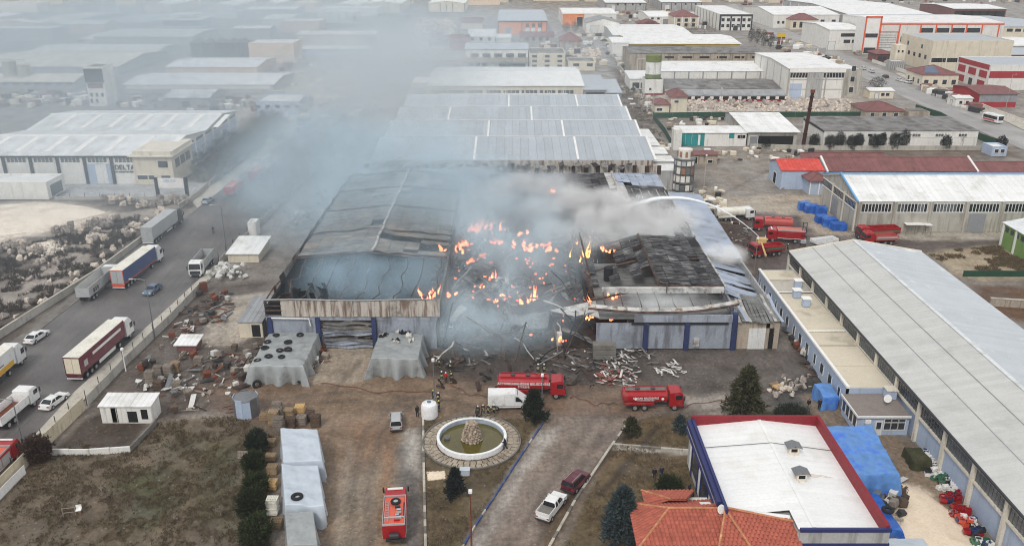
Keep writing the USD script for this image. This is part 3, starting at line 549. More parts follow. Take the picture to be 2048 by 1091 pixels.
P(b.o, 'solar_panel', plate((.8, 1.0, b.h + .75), (b.W * .48, 1.0, b.h + .75), (b.W * .46, 6.8, b.h + 3.0), (3.8, 6.8, b.h + 3.0), .08), 'solar')
b = Bld('shed', 'dark red shed with grey panels over a red base near the right road', 1955, 2030, 188, 214, vr=173, rise=1.2, wall='wall_red', rf='roof_brown_red', over=.6); b.panels('f', 6, 'door_grey', z0=b.h * .38); 
b = Bld('cabin', 'small pale green cabin beside the dark red shed', 1910, 1943, 197, 213, dep=7, roof='gx', rise=.5, wall='wall_white'); b.win('f', .3, .7, 2, 1, 1.2, 1.2); b.door('l', .5, 1.4, 2.1, 'door_white')
b = Bld('cabin', 'white gatehouse cabin on the near side of the right road', 1738, 1786, 182, 197, dep=8, roof='gx', rise=.6, wall='wall_cream'); b.win('f', .55, .75, 2, 1, 1.5, 1.3); b.door('f', .3, 1.5, 2.2, 'door_white')
b = Bld('guardhouse', 'red brick gatehouse with overlapping red roofs before the orange trimmed factory', 1752, 1784, 108, 124, dep=12, roof='hip', rise=1.6, wall='roof_brown_red', rf='roof_brown_red', over=.8); b.win('f', .2, .8, 3, 1, 2.4, 2, f=False)
b = Bld('tower', 'slim beige tower beside the tall beige warehouse', 1786, 1806, 92, 136, dep=6, roof='flat', wall='wall_cream'); b.win('f', .3, .7, 2, b.h * .7, 1, 1.2)
b = Bld('kiosk', 'grey barred enclosure at the foot of the slim beige tower', 1780, 1808, 124, 140, dep=6, roof='flat', wall='wall_grey'); b.pil('f', 8, .15, 'steel')
b = Bld('factory_hall', 'pale hall at the right edge behind the orange trimmed factory', 2000, 2110, 54, 76, vr=38, wall='wall_cream', rf='roof_blue_grey', catg='factory'); b.win('f', .15, .9, 6, 4, 4, 2, f=False)
b = Bld('house', 'red walled house under a pale blue roof at the right edge', 2018, 2110, 110, 130, vr=97, wall='wall_red', rf='roof_blue_grey')
b = Bld('shed', 'grey workshop at the right edge beside the red and white factory', 2020, 2120, 92, 100, vr=78, wall='wall_grey', rf='roof_white')
# middle right
b = Bld('workshop', 'white flat building with turquoise corner panels', 1357, 1491, 266, 292, dep=9, roof='shed', rise=.3, wall='wall_white', rf='roof_white'); b.panels('f', 4, 'wall_turquoise', 0, .38); b.panels('f', 1, 'wall_turquoise', .74, .82, b.h * .6); b.win('f', .9, .95, 2, b.h * .6, 1.4, 1, 'dark_gap'); b.band('f', 0, .5, 'wall_turquoise', .1, 0, .38); b.band('f', .3, b.h - .6, 'trim_white', .12, .285, .315)
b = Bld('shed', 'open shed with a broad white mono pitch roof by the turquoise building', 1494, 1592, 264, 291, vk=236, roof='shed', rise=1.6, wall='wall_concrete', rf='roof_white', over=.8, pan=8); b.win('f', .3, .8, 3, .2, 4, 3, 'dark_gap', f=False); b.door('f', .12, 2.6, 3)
b = Bld('shed', 'grey roofed shed behind the white mono pitch shed', 1468, 1542, 240, 258, dep=14, roof='gx', rise=1.4, wall='wall_grey', rf='roof_grey')
b = Bld('warehouse', 'long low white warehouse with stained grey roof behind the row of pines', 1645, 1952, 262, 291, vk=237, roof='shed', rise=.6, wall='wall_white', rf='roof_old', pan=34, catg='warehouse', over=.2); b.win('f', .3, .48, 3, b.h - 1.8, 1.5, .9); b.win('f', .6, .9, 3, b.h - 1.8, 2.6, .9, 'glass_dusty', mull=2); b.band('f', b.h * .55, b.h * .58, 'trim_cream', .06); b.band('l', b.h - .5, b.h + .2, 'trim_dark')
b = Bld('house', 'brown house with two red brown hipped roofs behind the long low warehouse', 1728, 1806, 222, 238, dep=14, roof='hip', rise=2.4, wall='wall_old', rf='roof_brown_red'); b.win('f', .2, .8, 3, 1, 1.5, 1.4)
b = Bld('hut', 'small dark hut with flat roof right of the brown house', 1816, 1858, 226, 238, dep=8, roof='flat', wall='wall_old', rf='roof_old')
b = Bld('factory_hall', 'long hall with dusty red roof and white gable ends', 1652, 1946, 342, 372, vr=315, rise=2.2, wall='wall_grey', rf='roof_brown_red', pan=24, catg='factory'); b.win('f', .1, .3, 8, b.h - 1.9, 1.5, 1.2, f=False); b.win('f', .36, .82, 22, b.h - 1.9, 1.5, 1.2, f=False)
for x in (-.45, b.W + .15): P(b.o, 'gable_coping', [plate((x, -.5, b.h + .1), (x + .5, -.5, b.h + .1), (x + .5, b.D / 2, b.h + b.rise + .55), (x, b.D / 2, b.h + b.rise + .55), .5)], 'trim_white')
b = Bld('factory_hall', 'second dusty red roof behind the long red roofed hall', 1604, 1768, 322, 342, vr=306, rise=1.6, wall='wall_grey', rf='roof_brown_red', pan=12, catg='factory')
b = Bld('house', 'grey house with a bright red sheet roof by the brick pile', 1560, 1642, 341, 378, vr=319, rise=1.6, wall='wall_blue_grey', rf='roof_bright_red', pan=12); b.win('f', .62, .62, 1, 2.2, 1.2, 1.2); b.win('l', .5, .5, 1, .2, 2.5, 3, 'dark_gap')
b = Bld('kiosk', 'small blue grey pavilion with red hipped roof before the long red hall', 1617, 1655, 361, 389, dep=9, roof='hip', rise=1.2, wall='wall_blue_grey', rf='roof_brown_red', over=.7); b.pil('f', 3, .25, 'trim_white')
b = Bld('factory_hall', 'low hall with a red roof at the right edge', 1950, 2110, 349, 366, vr=324, rise=2.0, wall='wall_grey', rf='roof_brown_red', pan=10, catg='factory')
b = Bld('guardhouse', 'small pale blue guard hut with flat roof at the right road', 1982, 2012, 296, 312, dep=6, roof='flat', wall='wall_blue_grey', rf='roof_white'); b.win('f', .3, .7, 2, 1, 1.2, 1.1)
b = Bld('hut', 'ruined hut with brown sheet roof and dark doorway in the gravel yard', 1378, 1434, 310, 328, dep=7, roof='shed', rise=-.4, wall='wall_old', rf='roof_brown_red', over=.5, pan=5); b.win('f', .22, .22, 1, .1, 1.1, 2, 'dark_gap', name='doorway'); b.win('f', .75, .75, 1, .3, 1.4, .9, 'dark_gap')
# white warehouse with window bands, right of the fire
PB = at(1645, 351, 7.2)
b = Bld('warehouse', 'white roofed warehouse with a blue ridge and dark window bands above red trucks', 1708, 2140, 403, 464, dep=PB[1] - at(1708, 464)[1], roof='gx', rise=3.2, wall='wall_concrete', rf='roof_white', pan=36, catg='warehouse', over=.25)
P(b.o, 'ridge_cap', box(-.2, b.W + .2, b.D / 2 - .4, b.D / 2 + .4, b.h + b.rise + .22, b.h + b.rise + .34), 'trim_lightblue')
for k in range(2):
    y0, y1 = (-.3, b.D / 2) if k == 0 else (b.D + .3, b.D / 2)
    P(b.o, 'verge', plate((-.45, y0, b.h + .3), (-.1, y0, b.h + .3), (-.1, y1, b.h + b.rise + .38), (-.45, y1, b.h + b.rise + .38), .3), 'trim_lightblue')
bay = b.W * .0735 / .0735 / 11 * 1.0
nb = 6; bw = (1992 - 1708) / 4 / (2140 - 1708) * b.W
for i in range(nb):
    x0 = i * bw
    if x0 + bw > b.W: break
    P(b.o, 'column', b.fb('f', x0, x0 + .45, 0, b.h, .3), 'wall_concrete')
    n = 9; w = (bw - 1.4) / n
    for k in range(n): b.win('f', (x0 + .9 + w * (k + .5)) / b.W, 0, 1, b.h - 2.3, w * .8, 1.9, 'glass_dusty' if i in (1, 2) and k < 6 else 'glass', f=False) if False else P(b.o, 'window', b.fb('f', x0 + .95 + w * k, x0 + .95 + w * (k + .8), b.h - 2.4, b.h - .5, .03), 'glass_dusty' if i in (1, 2) and R.random() < .6 else 'glass')
    P(b.o, 'window_frame', [b.fb('f', x0 + .8, x0 + bw - .3, b.h - 2.6, b.h - 2.42, .12), b.fb('f', x0 + .8, x0 + bw - .3, b.h - .48, b.h - .3, .12)] + [b.fb('f', x0 + .95 + w * (k + .82), x0 + .95 + w * (k + .98), b.h - 2.41, b.h - .49, .1) for k in range(n)], 'trim_white')
    for a, c in ((.6, bw * .5), (bw * .5 + .12, bw - .2)): P(b.o, 'wall_panel', b.fb('f', x0 + a, x0 + c, .1, b.h - 2.7, .07), 'wall_concrete')
P(b.o, 'door', b.fb('f', bw * 3 + 1.2, bw * 3 + bw * .62, 0, b.h - 2.8, .14), 'door_grey')
for i in range(3):
    y0 = b.D * (.02 + .33 * i); L = b.D * .3
    P(b.o, 'column', b.fb('l', y0, y0 + .4, 0, b.h, .25), 'trim_cream')
    for k in range(8): P(b.o, 'window', b.fb('l', y0 + .7 + k * L / 8, y0 + .7 + (k + .75) * L / 8, b.h - 2.3, b.h - .6, .03), 'glass')
    P(b.o, 'window_frame', [b.fb('l', y0 + .5, y0 + L + .6, b.h - 2.5, b.h - 2.32, .12), b.fb('l', y0 + .5, y0 + L + .6, b.h - .58, b.h - .4, .12)], 'trim_white')
P(b.o, 'door', b.fb('l', b.D * .5, b.D * .72, 0, 4.2, .12), 'door_grey')
WH = b
# green building at the right edge
p = at(1999, 491)
b = Bld('shed', 'green walled hall with white posts at the right edge', 0, 0, 0, 0, world=(p[0], p[0] + 30, p[1] - 30, 5.2, 30), roof='gy', rise=3, wall='wall_green', rf='roof_pale'); b.pil('l', 7, .5, 'trim_white', out=.25); b.win('l', .1, .95, 14, 3.6, 1.2, 1.0, f=False)

# ---------------------------------------------------------------- middle, behind the burning factory
b = Bld('factory_hall', 'white factory hall with a row of dark windows behind the grey roofs', 856, 1166, 172, 194, vr=143, rise=2.0, wall='wall_cream', rf='roof_ribbed_white', catg='factory', over=.5)
for i in range(8): b.win('f', .03 + i * .117, .03 + i * .117 + .078, 4, b.h - 3.2, 1.4, 1.4, f=False)
b.pil('f', 9, .5, 'wall_cream'); b.band('f', 0, 1.6, 'trim_white', 1.2, .07, .9)
b = Bld('loading_bay', 'dark open gate bay at the left end of the white factory hall', 822, 855, 168, 194, dep=20, roof='flat', wall='wall_cream', rf='roof_white'); b.win('f', .5, .5, 1, .2, b.W * .8, b.h * .62, 'door_grey', name='gate', f=False)
b = Bld('loading_bay', 'grey roofed loading shelter at the right end of the white factory hall', 1168, 1212, 180, 197, dep=28, roof='shed', rise=2.0, wall='door_grey', rf='roof_blue_grey'); b.win('f', .5, .5, 1, .2, b.W * .85, b.h * .7, 'dark_gap', name='gate', f=False)
b = Bld('shed', 'blue grey lean to falling to the right of the white factory hall', 1212, 1243, 186, 197, dep=26, roof='shed', rise=1.6, wall='door_grey', rf='roof_blue_grey')
b = Bld('workshop', 'two storey workshop with pale grey roof and a stone ledge', 931, 1056, 99, 141, vr=86, rise=2, wall='wall_white', rf='roof_blue_grey'); b.win('f', .15, .9, 5, b.h - 4, 4, 2, f=False); b.band('f', b.h * .42, b.h * .62, 'wall_old', 2.0); b.win('f', .75, .75, 1, .5, b.W * .42, b.h * .28, 'dark_gap', f=False, name='gate'); b.win('f', .1, .3, 3, b.h * .2, 2.4, 1.6, f=False)
b = Bld('house', 'beige three storey block with a rubble covered flat roof', 1058, 1130, 108, 141, vk=97, roof='flat', wall='wall_cream', rf='roof_old')
for z in (b.h * .2, b.h * .5, b.h * .78): b.win('f', .15, .85, 3, z, 2.4, 1.2, f=False)
b = Bld('house', 'low white house with a plum red roof beside the hazy road', 868, 932, 131, 143, vr=121, rise=1.6, wall='wall_white', rf='roof_brown_red'); b.win('f', .12, .7, 4, 1.4, 2.2, 2); b.door('f', .85, 1.6, 2.4)
b = Bld('barn', 'red gabled barn left of the small white sheds', 899, 936, 84, 100, dep=26, roof='gx', rise=3, wall='wall_red', rf='roof_brown_red')
b = Bld('shed', 'white shed with tilted white roof below the orange hall', 934, 990, 74, 88, dep=34, roof='shed', rise=1.5, wall='wall_white'); b.win('f', .2, .8, 3, 2, 2, 2, f=False)
b = Bld('shed', 'small white roofed shed next to the tilted white shed', 992, 1022, 76, 86, dep=24, roof='gx', rise=1, wall='wall_white')
b = Bld('house', 'brown house with pale roof strip below the orange hall', 1040, 1108, 74, 88, dep=22, roof='gx', rise=2, wall='wall_old', rf='roof_brown_red'); b.win('f', .2, .8, 4, 2, 2, 2, f=False)
b = Bld('house', 'small house with a steep red hipped roof near the parked cars', 1120, 1163, 82, 98, dep=18, roof='hip', rise=4, wall='wall_old', rf='roof_brown_red')
b = Bld('hut', 'grey blockwork hut beside the rubble yard', 1136, 1190, 124, 141, dep=16, roof='flat', wall='wall_cream', rf='roof_old'); b.win('f', .3, .8, 2, 2, 3, 1.5, f=False)
b = Bld('house', 'brown tiled house with a cream gable beside the stone rubble', 922, 965, 46, 58, dep=20, roof='gx', rise=3, wall='wall_cream', rf='roof_brown_red')
# ---------------------------------------------------------------- left, in the smoke
G2 = 'cream halls at the far end of the smoky side'
for i, (a, c, e, g, w, lb) in enumerate(((288, 345, 10, 26, 'wall_peach', 'peach gabled hall farthest left of the far row'), (415, 470, 12, 26, 'wall_peach', 'peach hall with blue side, second of the far row'), (520, 556, 8, 24, 'wall_cream', 'narrow cream hall in smoke, third of the far row'), (668, 715, 12, 26, 'wall_cream', 'cream hall with white lean to, fourth of the far row'), (730, 802, 8, 26, 'wall_cream', 'wide cream hall with dark ribs, right of the hazy middle'), (856, 930, 7, 24, 'wall_yellow', 'pale yellow hall with dark ribs, rightmost of the far row'))):
    b = Bld('factory_hall', lb, a, c, e, g, dep=70, roof='gy', rise=2, wall='wall_cream' if w == 'wall_yellow' else w, rf='roof_white', catg='factory'); b.pil('f', 4, .5, 'trim_dark')
    if i > 3: b.win('f', .5, .5, 1, 1, .8, 5, 'dark_gap', f=False)
def sim(lb, uL, uR, ve, vb, roof='gx', wall='wall_cream', rf='roof_cream', n=0, col=0, name='factory_hall', cg='factory', **k):
    b = Bld(name, lb, uL, uR, ve, vb, roof=roof, wall=wall, rf=rf, catg=cg, **k)
    if col: b.pil('f', col, .5, 'trim_cream')
    if n: b.win('f', .04, .96, n, b.h * .62, b.W / n * .55, b.h * .2, f=False)
    return b
sim('long low shed with cream roof at the upper left', 52, 136, 46, 50, vr=31, rf='roof_cream', wall='wall_grey', name='shed', cg='shed')
sim('low shed with pale roof right of the long low one', 130, 192, 50, 56, vr=41, wall='wall_grey', name='shed', cg='shed')
sim('flat grey roofed shed near the upper left masts', 215, 300, 46, 52, vr=33, wall='wall_grey', rf='roof_pale', name='shed', cg='shed')
b = sim('white hall with glazed end under the modern office', 162, 218, 79, 90, vr=66, rf='roof_white', n=2, dep=40)
sim('wide pale hall stretched behind the cream roofed one', 190, 386, 74, 92, vr=61, rf='roof_pale', wall='wall_grey', col=6)
sim('long hall with white roof panels and dark eave', 58, 312, 104, 112, vr=91, rf='roof_white', wall='wall_grey', n=12, pan=6)
sim('broad hall with stained cream roof at the left edge', -60, 238, 134, 150, vr=107, rise=2.5, rf='roof_cream', wall='wall_grey', pan=18)
sim('hall with cream roof and plain gable behind the grey silo', -60, 150, 164, 178, vr=148, rise=2, rf='roof_cream', wall='wall_grey', n=10)
sim('hall with peach doors and a pale roof in thin smoke', 333, 515, 135, 153, vr=119, rf='roof_pale', wall='wall_peach', col=7)
b = sim('long pale hall with white wall panels in thin smoke', 248, 548, 170, 186, vr=151, rf='roof_pale', wall='wall_grey'); b.panels('f', 9, 'wall_white', .02, .98, b.h * .5)
sim('peach block of the smoke hidden plant', 500, 590, 88, 126, vk=80, roof='flat', wall='wall_peach', rf='roof_pale')
sim('second peach block behind the smoke', 560, 640, 44, 66, vk=38, roof='flat', wall='wall_peach', rf='roof_pale')
b = sim('white hall with grey gate at the edge of the smoke', 596, 752, 70, 92, vr=62, rf='roof_white', wall='wall_white'); b.door('f', .93, 6, b.h * .8, 'door_grey')
sim('low pale hall in the thickest smoke', 560, 740, 98, 112, vr=92, rf='roof_white', wall='wall_blue_grey')
sim('pale hall lost in the smoke beside the hazy road', 330, 420, 196, 212, vr=180, rf='roof_pale', wall='wall_grey', name='shed', cg='shed')
sim('grey cube house in the smoke beside the dark hedge', 515, 600, 205, 235, vk=190, roof='flat', wall='wall_blue_grey', rf='roof_pale', n=5, name='house', cg='house')
# office on stilts
b = Bld('office_block', 'modern office with white slab roofs and a glass storey on slanted posts', 328, 402, 40, 62, dep=26, roof='flat', wall='wall_blue_grey', rf='roof_white'); W, D, h = b.W, b.D, b.h
for z, o in ((h * .32, 1.8), (h * .98, 2.2), (h * 1.38, -5)): P(b.o, 'roof_slab', box(-o, W + o, -o - 1, D + o, z, z + .8), 'trim_white')
P(b.o, 'glass_storey', box(.5, W - .5, -.25, .0, h * .42, h * .95), 'glass')
for x in np.linspace(0, W, 6): P(b.o, 'post', cyl((x, -1.5, 0), (x - .6, -1.0, h * .32), .35), 'trim_white')
for x in (W * .15, W * .85): P(b.o, 'post', cyl((x, -1.5, h), (x, -1.5, h * 1.38), .35), 'trim_white')
# silos
for i, u in enumerate((402, 426, 450, 474, 494)):
    p = at(u, 121); s = thing('silo', ('tall grey grain silo in haze, ' + ('leftmost', 'second from the left', 'middle one', 'second from the right', 'rightmost')[i] + ' of the row'), 'silo', (p[0], p[1], 0), group='row of grain silos'); hh = zat(u, 121, 84); r = 4.6
    P(s, 'drum', cyl((0, 0, 0), (0, 0, hh), r, 24), 'steel', smooth=40); P(s, 'cone_roof', cyl((0, 0, hh), (0, 0, hh + 2.2), r + .15, 24, .4), 'steel', smooth=30); P(s, 'ladder', [box(-.3, -.2, -r - .3, -r - .15, 0, hh), box(.2, .3, -r - .3, -r - .15, 0, hh)], 'steel_dark')
p = at(40, 172); hh = zat(40, 172, 122)
s = thing('cement_silo', 'pair of grey cement silos standing on a stilted frame at the left', 'silo', (p[0], p[1], 0))
for x, z in ((-3, 1), (3.2, .86)): P(s, 'drum', cyl((x, 0, hh * .05), (x, 0, hh * z), 3.0, 20), 'wall_concrete', smooth=40); P(s, 'hopper', cyl((x, 0, hh * .05), (x, 0, -1), 3.0, 20, 1.0), 'wall_concrete')
P(s, 'frame', [box(-7, -6.6, -3, 3, 0, hh * .2), box(6.6, 7, -3, 3, 0, hh * .2), box(-7, 7, -3.4, -3, hh * .2, hh * .24)], 'steel_dark'); P(s, 'railing', [box(-6, 6, -3.2, -3.1, hh + .9, hh + 1.0)] + [box(x, x + .1, -3.2, -3.1, hh, hh + 1) for x in np.linspace(-6, 5.9, 6)], 'steel')
b = Bld('tower', 'white plant tower with a burnt dark upper floor', 180, 216, 136, 212, dep=10, roof='flat', wall='wall_white', rf='roof_old'); b.band('f', b.h * .62, b.h * .98, 'steel_dark', .3); b.band('f', b.h * .48, b.h * .6, 'roof_brown_red', .25, .1, .9); b.win('f', .2, .8, 3, b.h * .25, 1, 1.4, f=False); b.win('f', .15, .45, 2, b.h * .08, .9, 1.6, f=False)
for u, v in ((212, 36), (240, 34)):
    p = at(u, v); solo('mast', cyl((p[0], p[1], 0), (p[0] - 2, p[1], 24), .5, 6, .3), 'trim_white', 'pale mast beside the flat grey shed, ' + ('left' if u < 220 else 'right') + ' one of two', 'mast')
# factory with lettering
W0 = at(-60, 367)[0]; Pe = at(279, 367)
hh = zat(283, 367, 312); back = at(470, 222, hh)[1]
b = Bld('factory', 'long pale roofed factory with dark pilasters and lettering on its front', 0, 0, 0, 0, world=(W0, Pe[0] + 8, Pe[1], hh, back - Pe[1]), roof='flat', wall='wall_white', rf='roof_pale', skip_roof=True)
W, D, h = b.W, b.D, b.h
nsp = 2; sd = D / nsp
for k in range(nsp):
    y0 = k * sd; yr = y0 + sd / 2
    n = 40
    for sg in (0, 1):
        for i in range(n):
            x0, x1 = -.4 + (W + .8) * i / n, -.4 + (W + .8) * (i + 1) / n
            ya, za, yb, zb = (y0 - .4 if k == 0 else y0, h + .1, yr, h + 2.0) if sg == 0 else (yr, h + 2.0, y0 + sd, h + .1)
            P(b.o, 'roof_panel', plate((x0 + .02, ya, za + .15), (x1 - .02, ya, za + .15), (x1 - .02, yb, zb + .15), (x0 + .02, yb, zb + .15), .15), 'trim_white' if (i + 2 * sg) % 7 == 3 and False else 'roof_pale')
    for i in range(3, 40, 6):
        x0 = (W) * i / 40 + (3 if k else 0)
        P(b.o, 'skylight', plate((x0, y0 + sd * .08, h + .68), (x0 + 1.6, y0 + sd * .08, h + .68), (x0 + 1.6, yr - 1, h + 2.15), (x0, yr - 1, h + 2.15), .12), 'trim_white')
    P(b.o, 'ridge_cap', box(-.4, W + .4, yr - .4, yr + .4, h + 2.1, h + 2.3), 'trim_white')
    P(b.o, 'gable', prism([(y0, h), (y0 + sd, h), (yr, h + 1.9)], W - .3, W, 'x'), 'wall_white')
for i in range(6):
    x = W - 8 - i * 7.3 - 6.2
    if x < 0: break
    P(b.o, 'column', b.fb('f', x - .7, x, 0, h + .1, .5), 'trim_dark')
    for k in range(5): P(b.o, 'window', b.fb('f', x + 5.6 - k * 1.05 - .85, x + 5.6 - k * 1.05, h - 1.7, h - .5, .05), 'glass_dusty')
P(b.o, 'fascia', b.fb('f', 0, W - 8, h - .35, h + .15, .35), 'trim_dark')
xd = W - 21.2
P(b.o, 'gate_recess', b.fb('f', xd - .3, xd + 6.4, 0, h * .72, .12), 'wall_blue_grey'); P(b.o, 'gate', b.fb('f', xd + 2.0, xd + 5.0, 0, h * .7, .2), 'door_white')
tm = meshkit.text_mesh('DELTA', 1.25, .08, bold=True); tw = tm.bounds[1][0]
P(b.o, 'lettering', xf(tm, (W - 8.5 - tw, -.12, h - 3.7), rx=math.pi / 2), 'trim_dark', label='dark block letters reading DELTA')
P(b.o, 'lettering', [b.fb('f', W - 14 + k * .5, W - 14 + k * .5 + R.uniform(.28, .42), h - 4.6, h - 4.15, .08) for k in range(11)], 'trim_dark', label='second line of small dark letters')
# office end
P(b.o, 'office', box(W - 8.4, W + 2.2, -1.2, 14, 0, h + .2), 'wall_cream'); P(b.o, 'office_roof', [box(W - 9.2, W + 3.0, -2.2, 14.6, h + .2, h + .5), box(W - 8, W + 2.6, -1.6, 14, h + .5, h + 1.6)], 'trim_cream')
for x, z, w, q in ((W - 1.6, h * .62, 2.6, 1.9), (W - 7.6, h * .2, 2.6, 1.1), (W - 4.6, h * .2, 1.4, 1.1), (W - 1.2, 0, 2.4, 2.6)): P(P(b.o, 'window', box(x, x + w, -1.26, -1.1, z, z + q), 'glass'), 'frame', [box(x - .1, x + w + .1, -1.32, -1.2, z - .1, z), box(x - .1, x + w + .1, -1.32, -1.2, z + q, z + q + .1)], 'trim_white')
for k in range(3): P(b.o, 'window', box(W + 2.15, W + 2.28, 1 + k * 4, 4 + k * 4, h * .55, h * .85), 'glass')
for k in range(6): P(b.o, 'wall_panel', box(W - .02, W + .1, 16 + k * 8, 22.5 + k * 8, .4, h * .8), 'wall_blue_grey'); P(b.o, 'window', box(W - .02, W + .08, 16.4 + k * 8, 22 + k * 8, h * .84, h * .95), 'glass')
DELTA = b
b = Bld('shed', 'white flat shed at the left edge with a dark gate at its right end', -60, 98, 368, 398, dep=9, roof='flat', wall='wall_white', rf='roof_white'); b.win('r', .5, .5, 1, .2, 6, b.h * .75, 'glass_dusty', name='gate')
b = Bld('cabin', 'white cabin with a rounded roof on the white flat shed yard', -60, 42, 352, 366, dep=5, roof='gx', rise=.5, wall='wall_white', rf='roof_white'); b.win('f', .6, .9, 2, 1.2, 1.2, 1.0)
p = at(345, 398); s = thing('sign_board', 'white name board between two dark posts at the factory forecourt', 'sign', (p[0], p[1], 0)); hh = zat(345, 398, 355)
for x in (-3.9, 3.6): P(s, 'post', box(x, x + .8, -.3, .3, 0, hh), 'trim_dark')
P(s, 'board', box(-3.1, 3.6, -.12, .12, hh * .52, hh * .97), 'trim_white'); P(s, 'lettering', xf(meshkit.text_mesh('DELTA', .7, .04, True), (-1.6, -.13, hh * .8), rx=math.pi / 2), 'wall_blue_grey')

# more of the packed estate towards the far edge
for row, (v0, hgt) in enumerate(((3, 8), (9, 8), (17, 8), (26, 8), (35, 7), (46, 7), (56, 7), (68, 7), (84, 7), (108, 6), (126, 6), (196, 6))):
    u = -60 + R.uniform(0, 40)
    while u < (1700 if v0 < 12 else 860 if v0 < 90 else 560):
        w = R.uniform(28, 90) * (1 + v0 / 90); vb = v0 + R.uniform(-2, 3); a, c = at(u, vb), at(u + w, vb); d = R.uniform(22, 60) if v0 < 60 else R.uniform(12, 24); u += w + R.uniform(10, 55)
        q = (a[0] - 4, a[1] - 6, c[0] + 4, a[1] + d + 8); lx = np.interp(a[1], [160, 230, 400, 700], [-95, -62, -45, -60]) if a[1] < 700 else 9e9
        if any(q[0] < f[2] and q[2] > f[0] and q[1] < f[3] and q[3] > f[1] for f in FOOT) or (abs((a[0] + c[0]) / 2 - lx) < 22 + (c[0] - a[0]) / 2) or (v0 > 30 and u > 800): continue
        b = Bld('factory_hall', 'pale factory hall packed among others in the far haze', 0, 0, 0, 0, world=(a[0], c[0], a[1], hgt * R.uniform(.7, 1.3), d), roof=R.choice(['gx', 'gx', 'gy', 'flat']), rise=R.uniform(1, 2.5), wall=R.choice(['wall_cream', 'wall_grey', 'wall_white', 'wall_peach', 'wall_grey']), rf=R.choice(['roof_white', 'roof_pale', 'roof_cream', 'roof_grey', 'roof_blue_grey']), catg='factory', group='halls in the far haze')
        if R.random() < .6: b.pil('f', 5, .5, 'trim_dark' if R.random() < .4 else 'trim_cream')
def clutter(label, polys, n, sz, mats, seed):
    rg = np.random.default_rng(seed); o = {m: [] for m in mats}
    for poly in polys:
        pg = Polygon(gpx(*poly)); x0, y0, x1, y1 = pg.bounds; p = rg.uniform((x0, y0), (x1, y1), (n * 4, 2)); p = p[shapely.contains_xy(pg, p[:, 0], p[:, 1])][:n]
        for a in p:
            if any(f[0] - 1 < a[0] < f[2] + 1 and f[1] - 1 < a[1] < f[3] + 1 for f in FOOT): continue
            w, d, h = rg.uniform(.4, 1.6, 3) * sz; o[mats[rg.integers(len(mats))]].append(xf(rbox(-w, w, -d, d, 0, h * 1.2, .08), (a[0], a[1], 0), rz=rg.uniform(0, 3)))
    for m, l in o.items():
        if l: solo('clutter', l, m, {'wall_cream': 'cream', 'wall_grey': 'grey', 'trim_white': 'white', 'roof_brown_red': 'red brown', 'steel_dark': 'dark', 'wall_old': 'brown'}[m] + ' ' + label, 'goods', kind='stuff')
CM = ['wall_cream', 'wall_grey', 'trim_white', 'roof_brown_red', 'steel_dark', 'wall_old']
clutter('goods and machines standing in the far yards', [[(1040, 70), (1250, 70), (1250, 140), (1130, 130)], [(1230, 20), (1440, 24), (1430, 70), (1240, 60)], [(1510, 60), (1650, 105), (1700, 140), (1560, 105)], [(1690, 100), (1780, 130), (1900, 190), (1800, 140)], [(1830, 172), (1960, 215), (1950, 225), (1840, 180)], [(830, 60), (900, 70), (880, 130), (830, 130)], [(1420, 0), (2048, 0), (2048, 8), (1500, 12)]], 70, 1.5, CM, 3)
clutter('goods in the smoky yards on the left', [[(150, 200), (520, 195), (520, 225), (300, 220)], [(0, 190), (180, 190), (180, 215), (0, 215)], [(530, 130), (720, 130), (640, 300), (530, 300)], [(640, 240), (800, 180), (760, 300), (700, 330)]], 60, 1.3, CM, 4)
clutter('odds and ends in the yards right of the fire', [[(1410, 300), (1640, 300), (1640, 318), (1430, 330)], [(1310, 236), (1500, 236), (1480, 262), (1340, 262)], [(1230, 130), (1300, 180), (1300, 230), (1240, 200)], [(1290, 290), (1340, 290), (1345, 300), (1300, 330)], [(1400, 380), (1450, 380), (1450, 440), (1410, 420)]], 34, .7, ['wall_old', 'steel_dark', 'wall_cream', 'trim_white'], 5)
# ---------------------------------------------------------------- the burning factory
mat('char_black', (50, 50, 54), .9, .3, .5, 6, .25, rnd=.35, streak=((156, 154, 150), (.4, 3.2, .5), .51, .85), dirt=((28, 28, 30), .35, .5, .6))
mat('char_grey', (118, 118, 116), .9, .2, .4, 5, .2, rnd=.1, streak=((70, 68, 68), (.4, 2.4, .5), .5, .7), dirt=((150, 140, 126), .15, .56, .6))
mat('char_tan', (138, 132, 122), .9, .2, .4, 5, .2, rnd=.1, streak=((84, 78, 74), (.4, 2.6, .5), .48, .7))
mat('ash_pale', (188, 186, 182), .9, .15, .5, 5, .15, rnd=.15, dirt=((96, 92, 90), .6, .5, .7))
mat('soot', (34, 34, 37), .95, .3, .4, 5, .2, rnd=.2)
mat('soot_brown', (74, 60, 54), .95, .25, .4, 5, .2, rnd=.25, dirt=((34, 32, 32), .4, .48, .8))
mat('fascia_burnt', (188, 180, 170), .7, .1, .4, 5, .1, streak=((104, 78, 62), (1.4, 1.4, .16), .47, .85), dirt=((60, 56, 56), .25, .58, .8), rib=('x', .5, .5))
mat('wall_sooty', (150, 156, 166), .85, .12, .25, 4, .1, rnd=.08, streak=((92, 92, 98), (.8, .8, .12), .5, .7), dirt=((70, 70, 74), .12, .58, .7))
mat('steel_burnt', (92, 74, 66), .9, .25, .8, 6, .2, rnd=.25, dirt=((44, 42, 42), .6, .48, .8))
mat('panel_blue_grey', (158, 168, 184), .45, .06, .3, 4, .06, rnd=.1, dirt=((110, 112, 118), .25, .56, .7))
FY, BY = 124.5, 205.0                         # front and back
LX0, LX1, CX1, RX1 = -39.5, -12.0, 13.2, 36.0  # bay lines
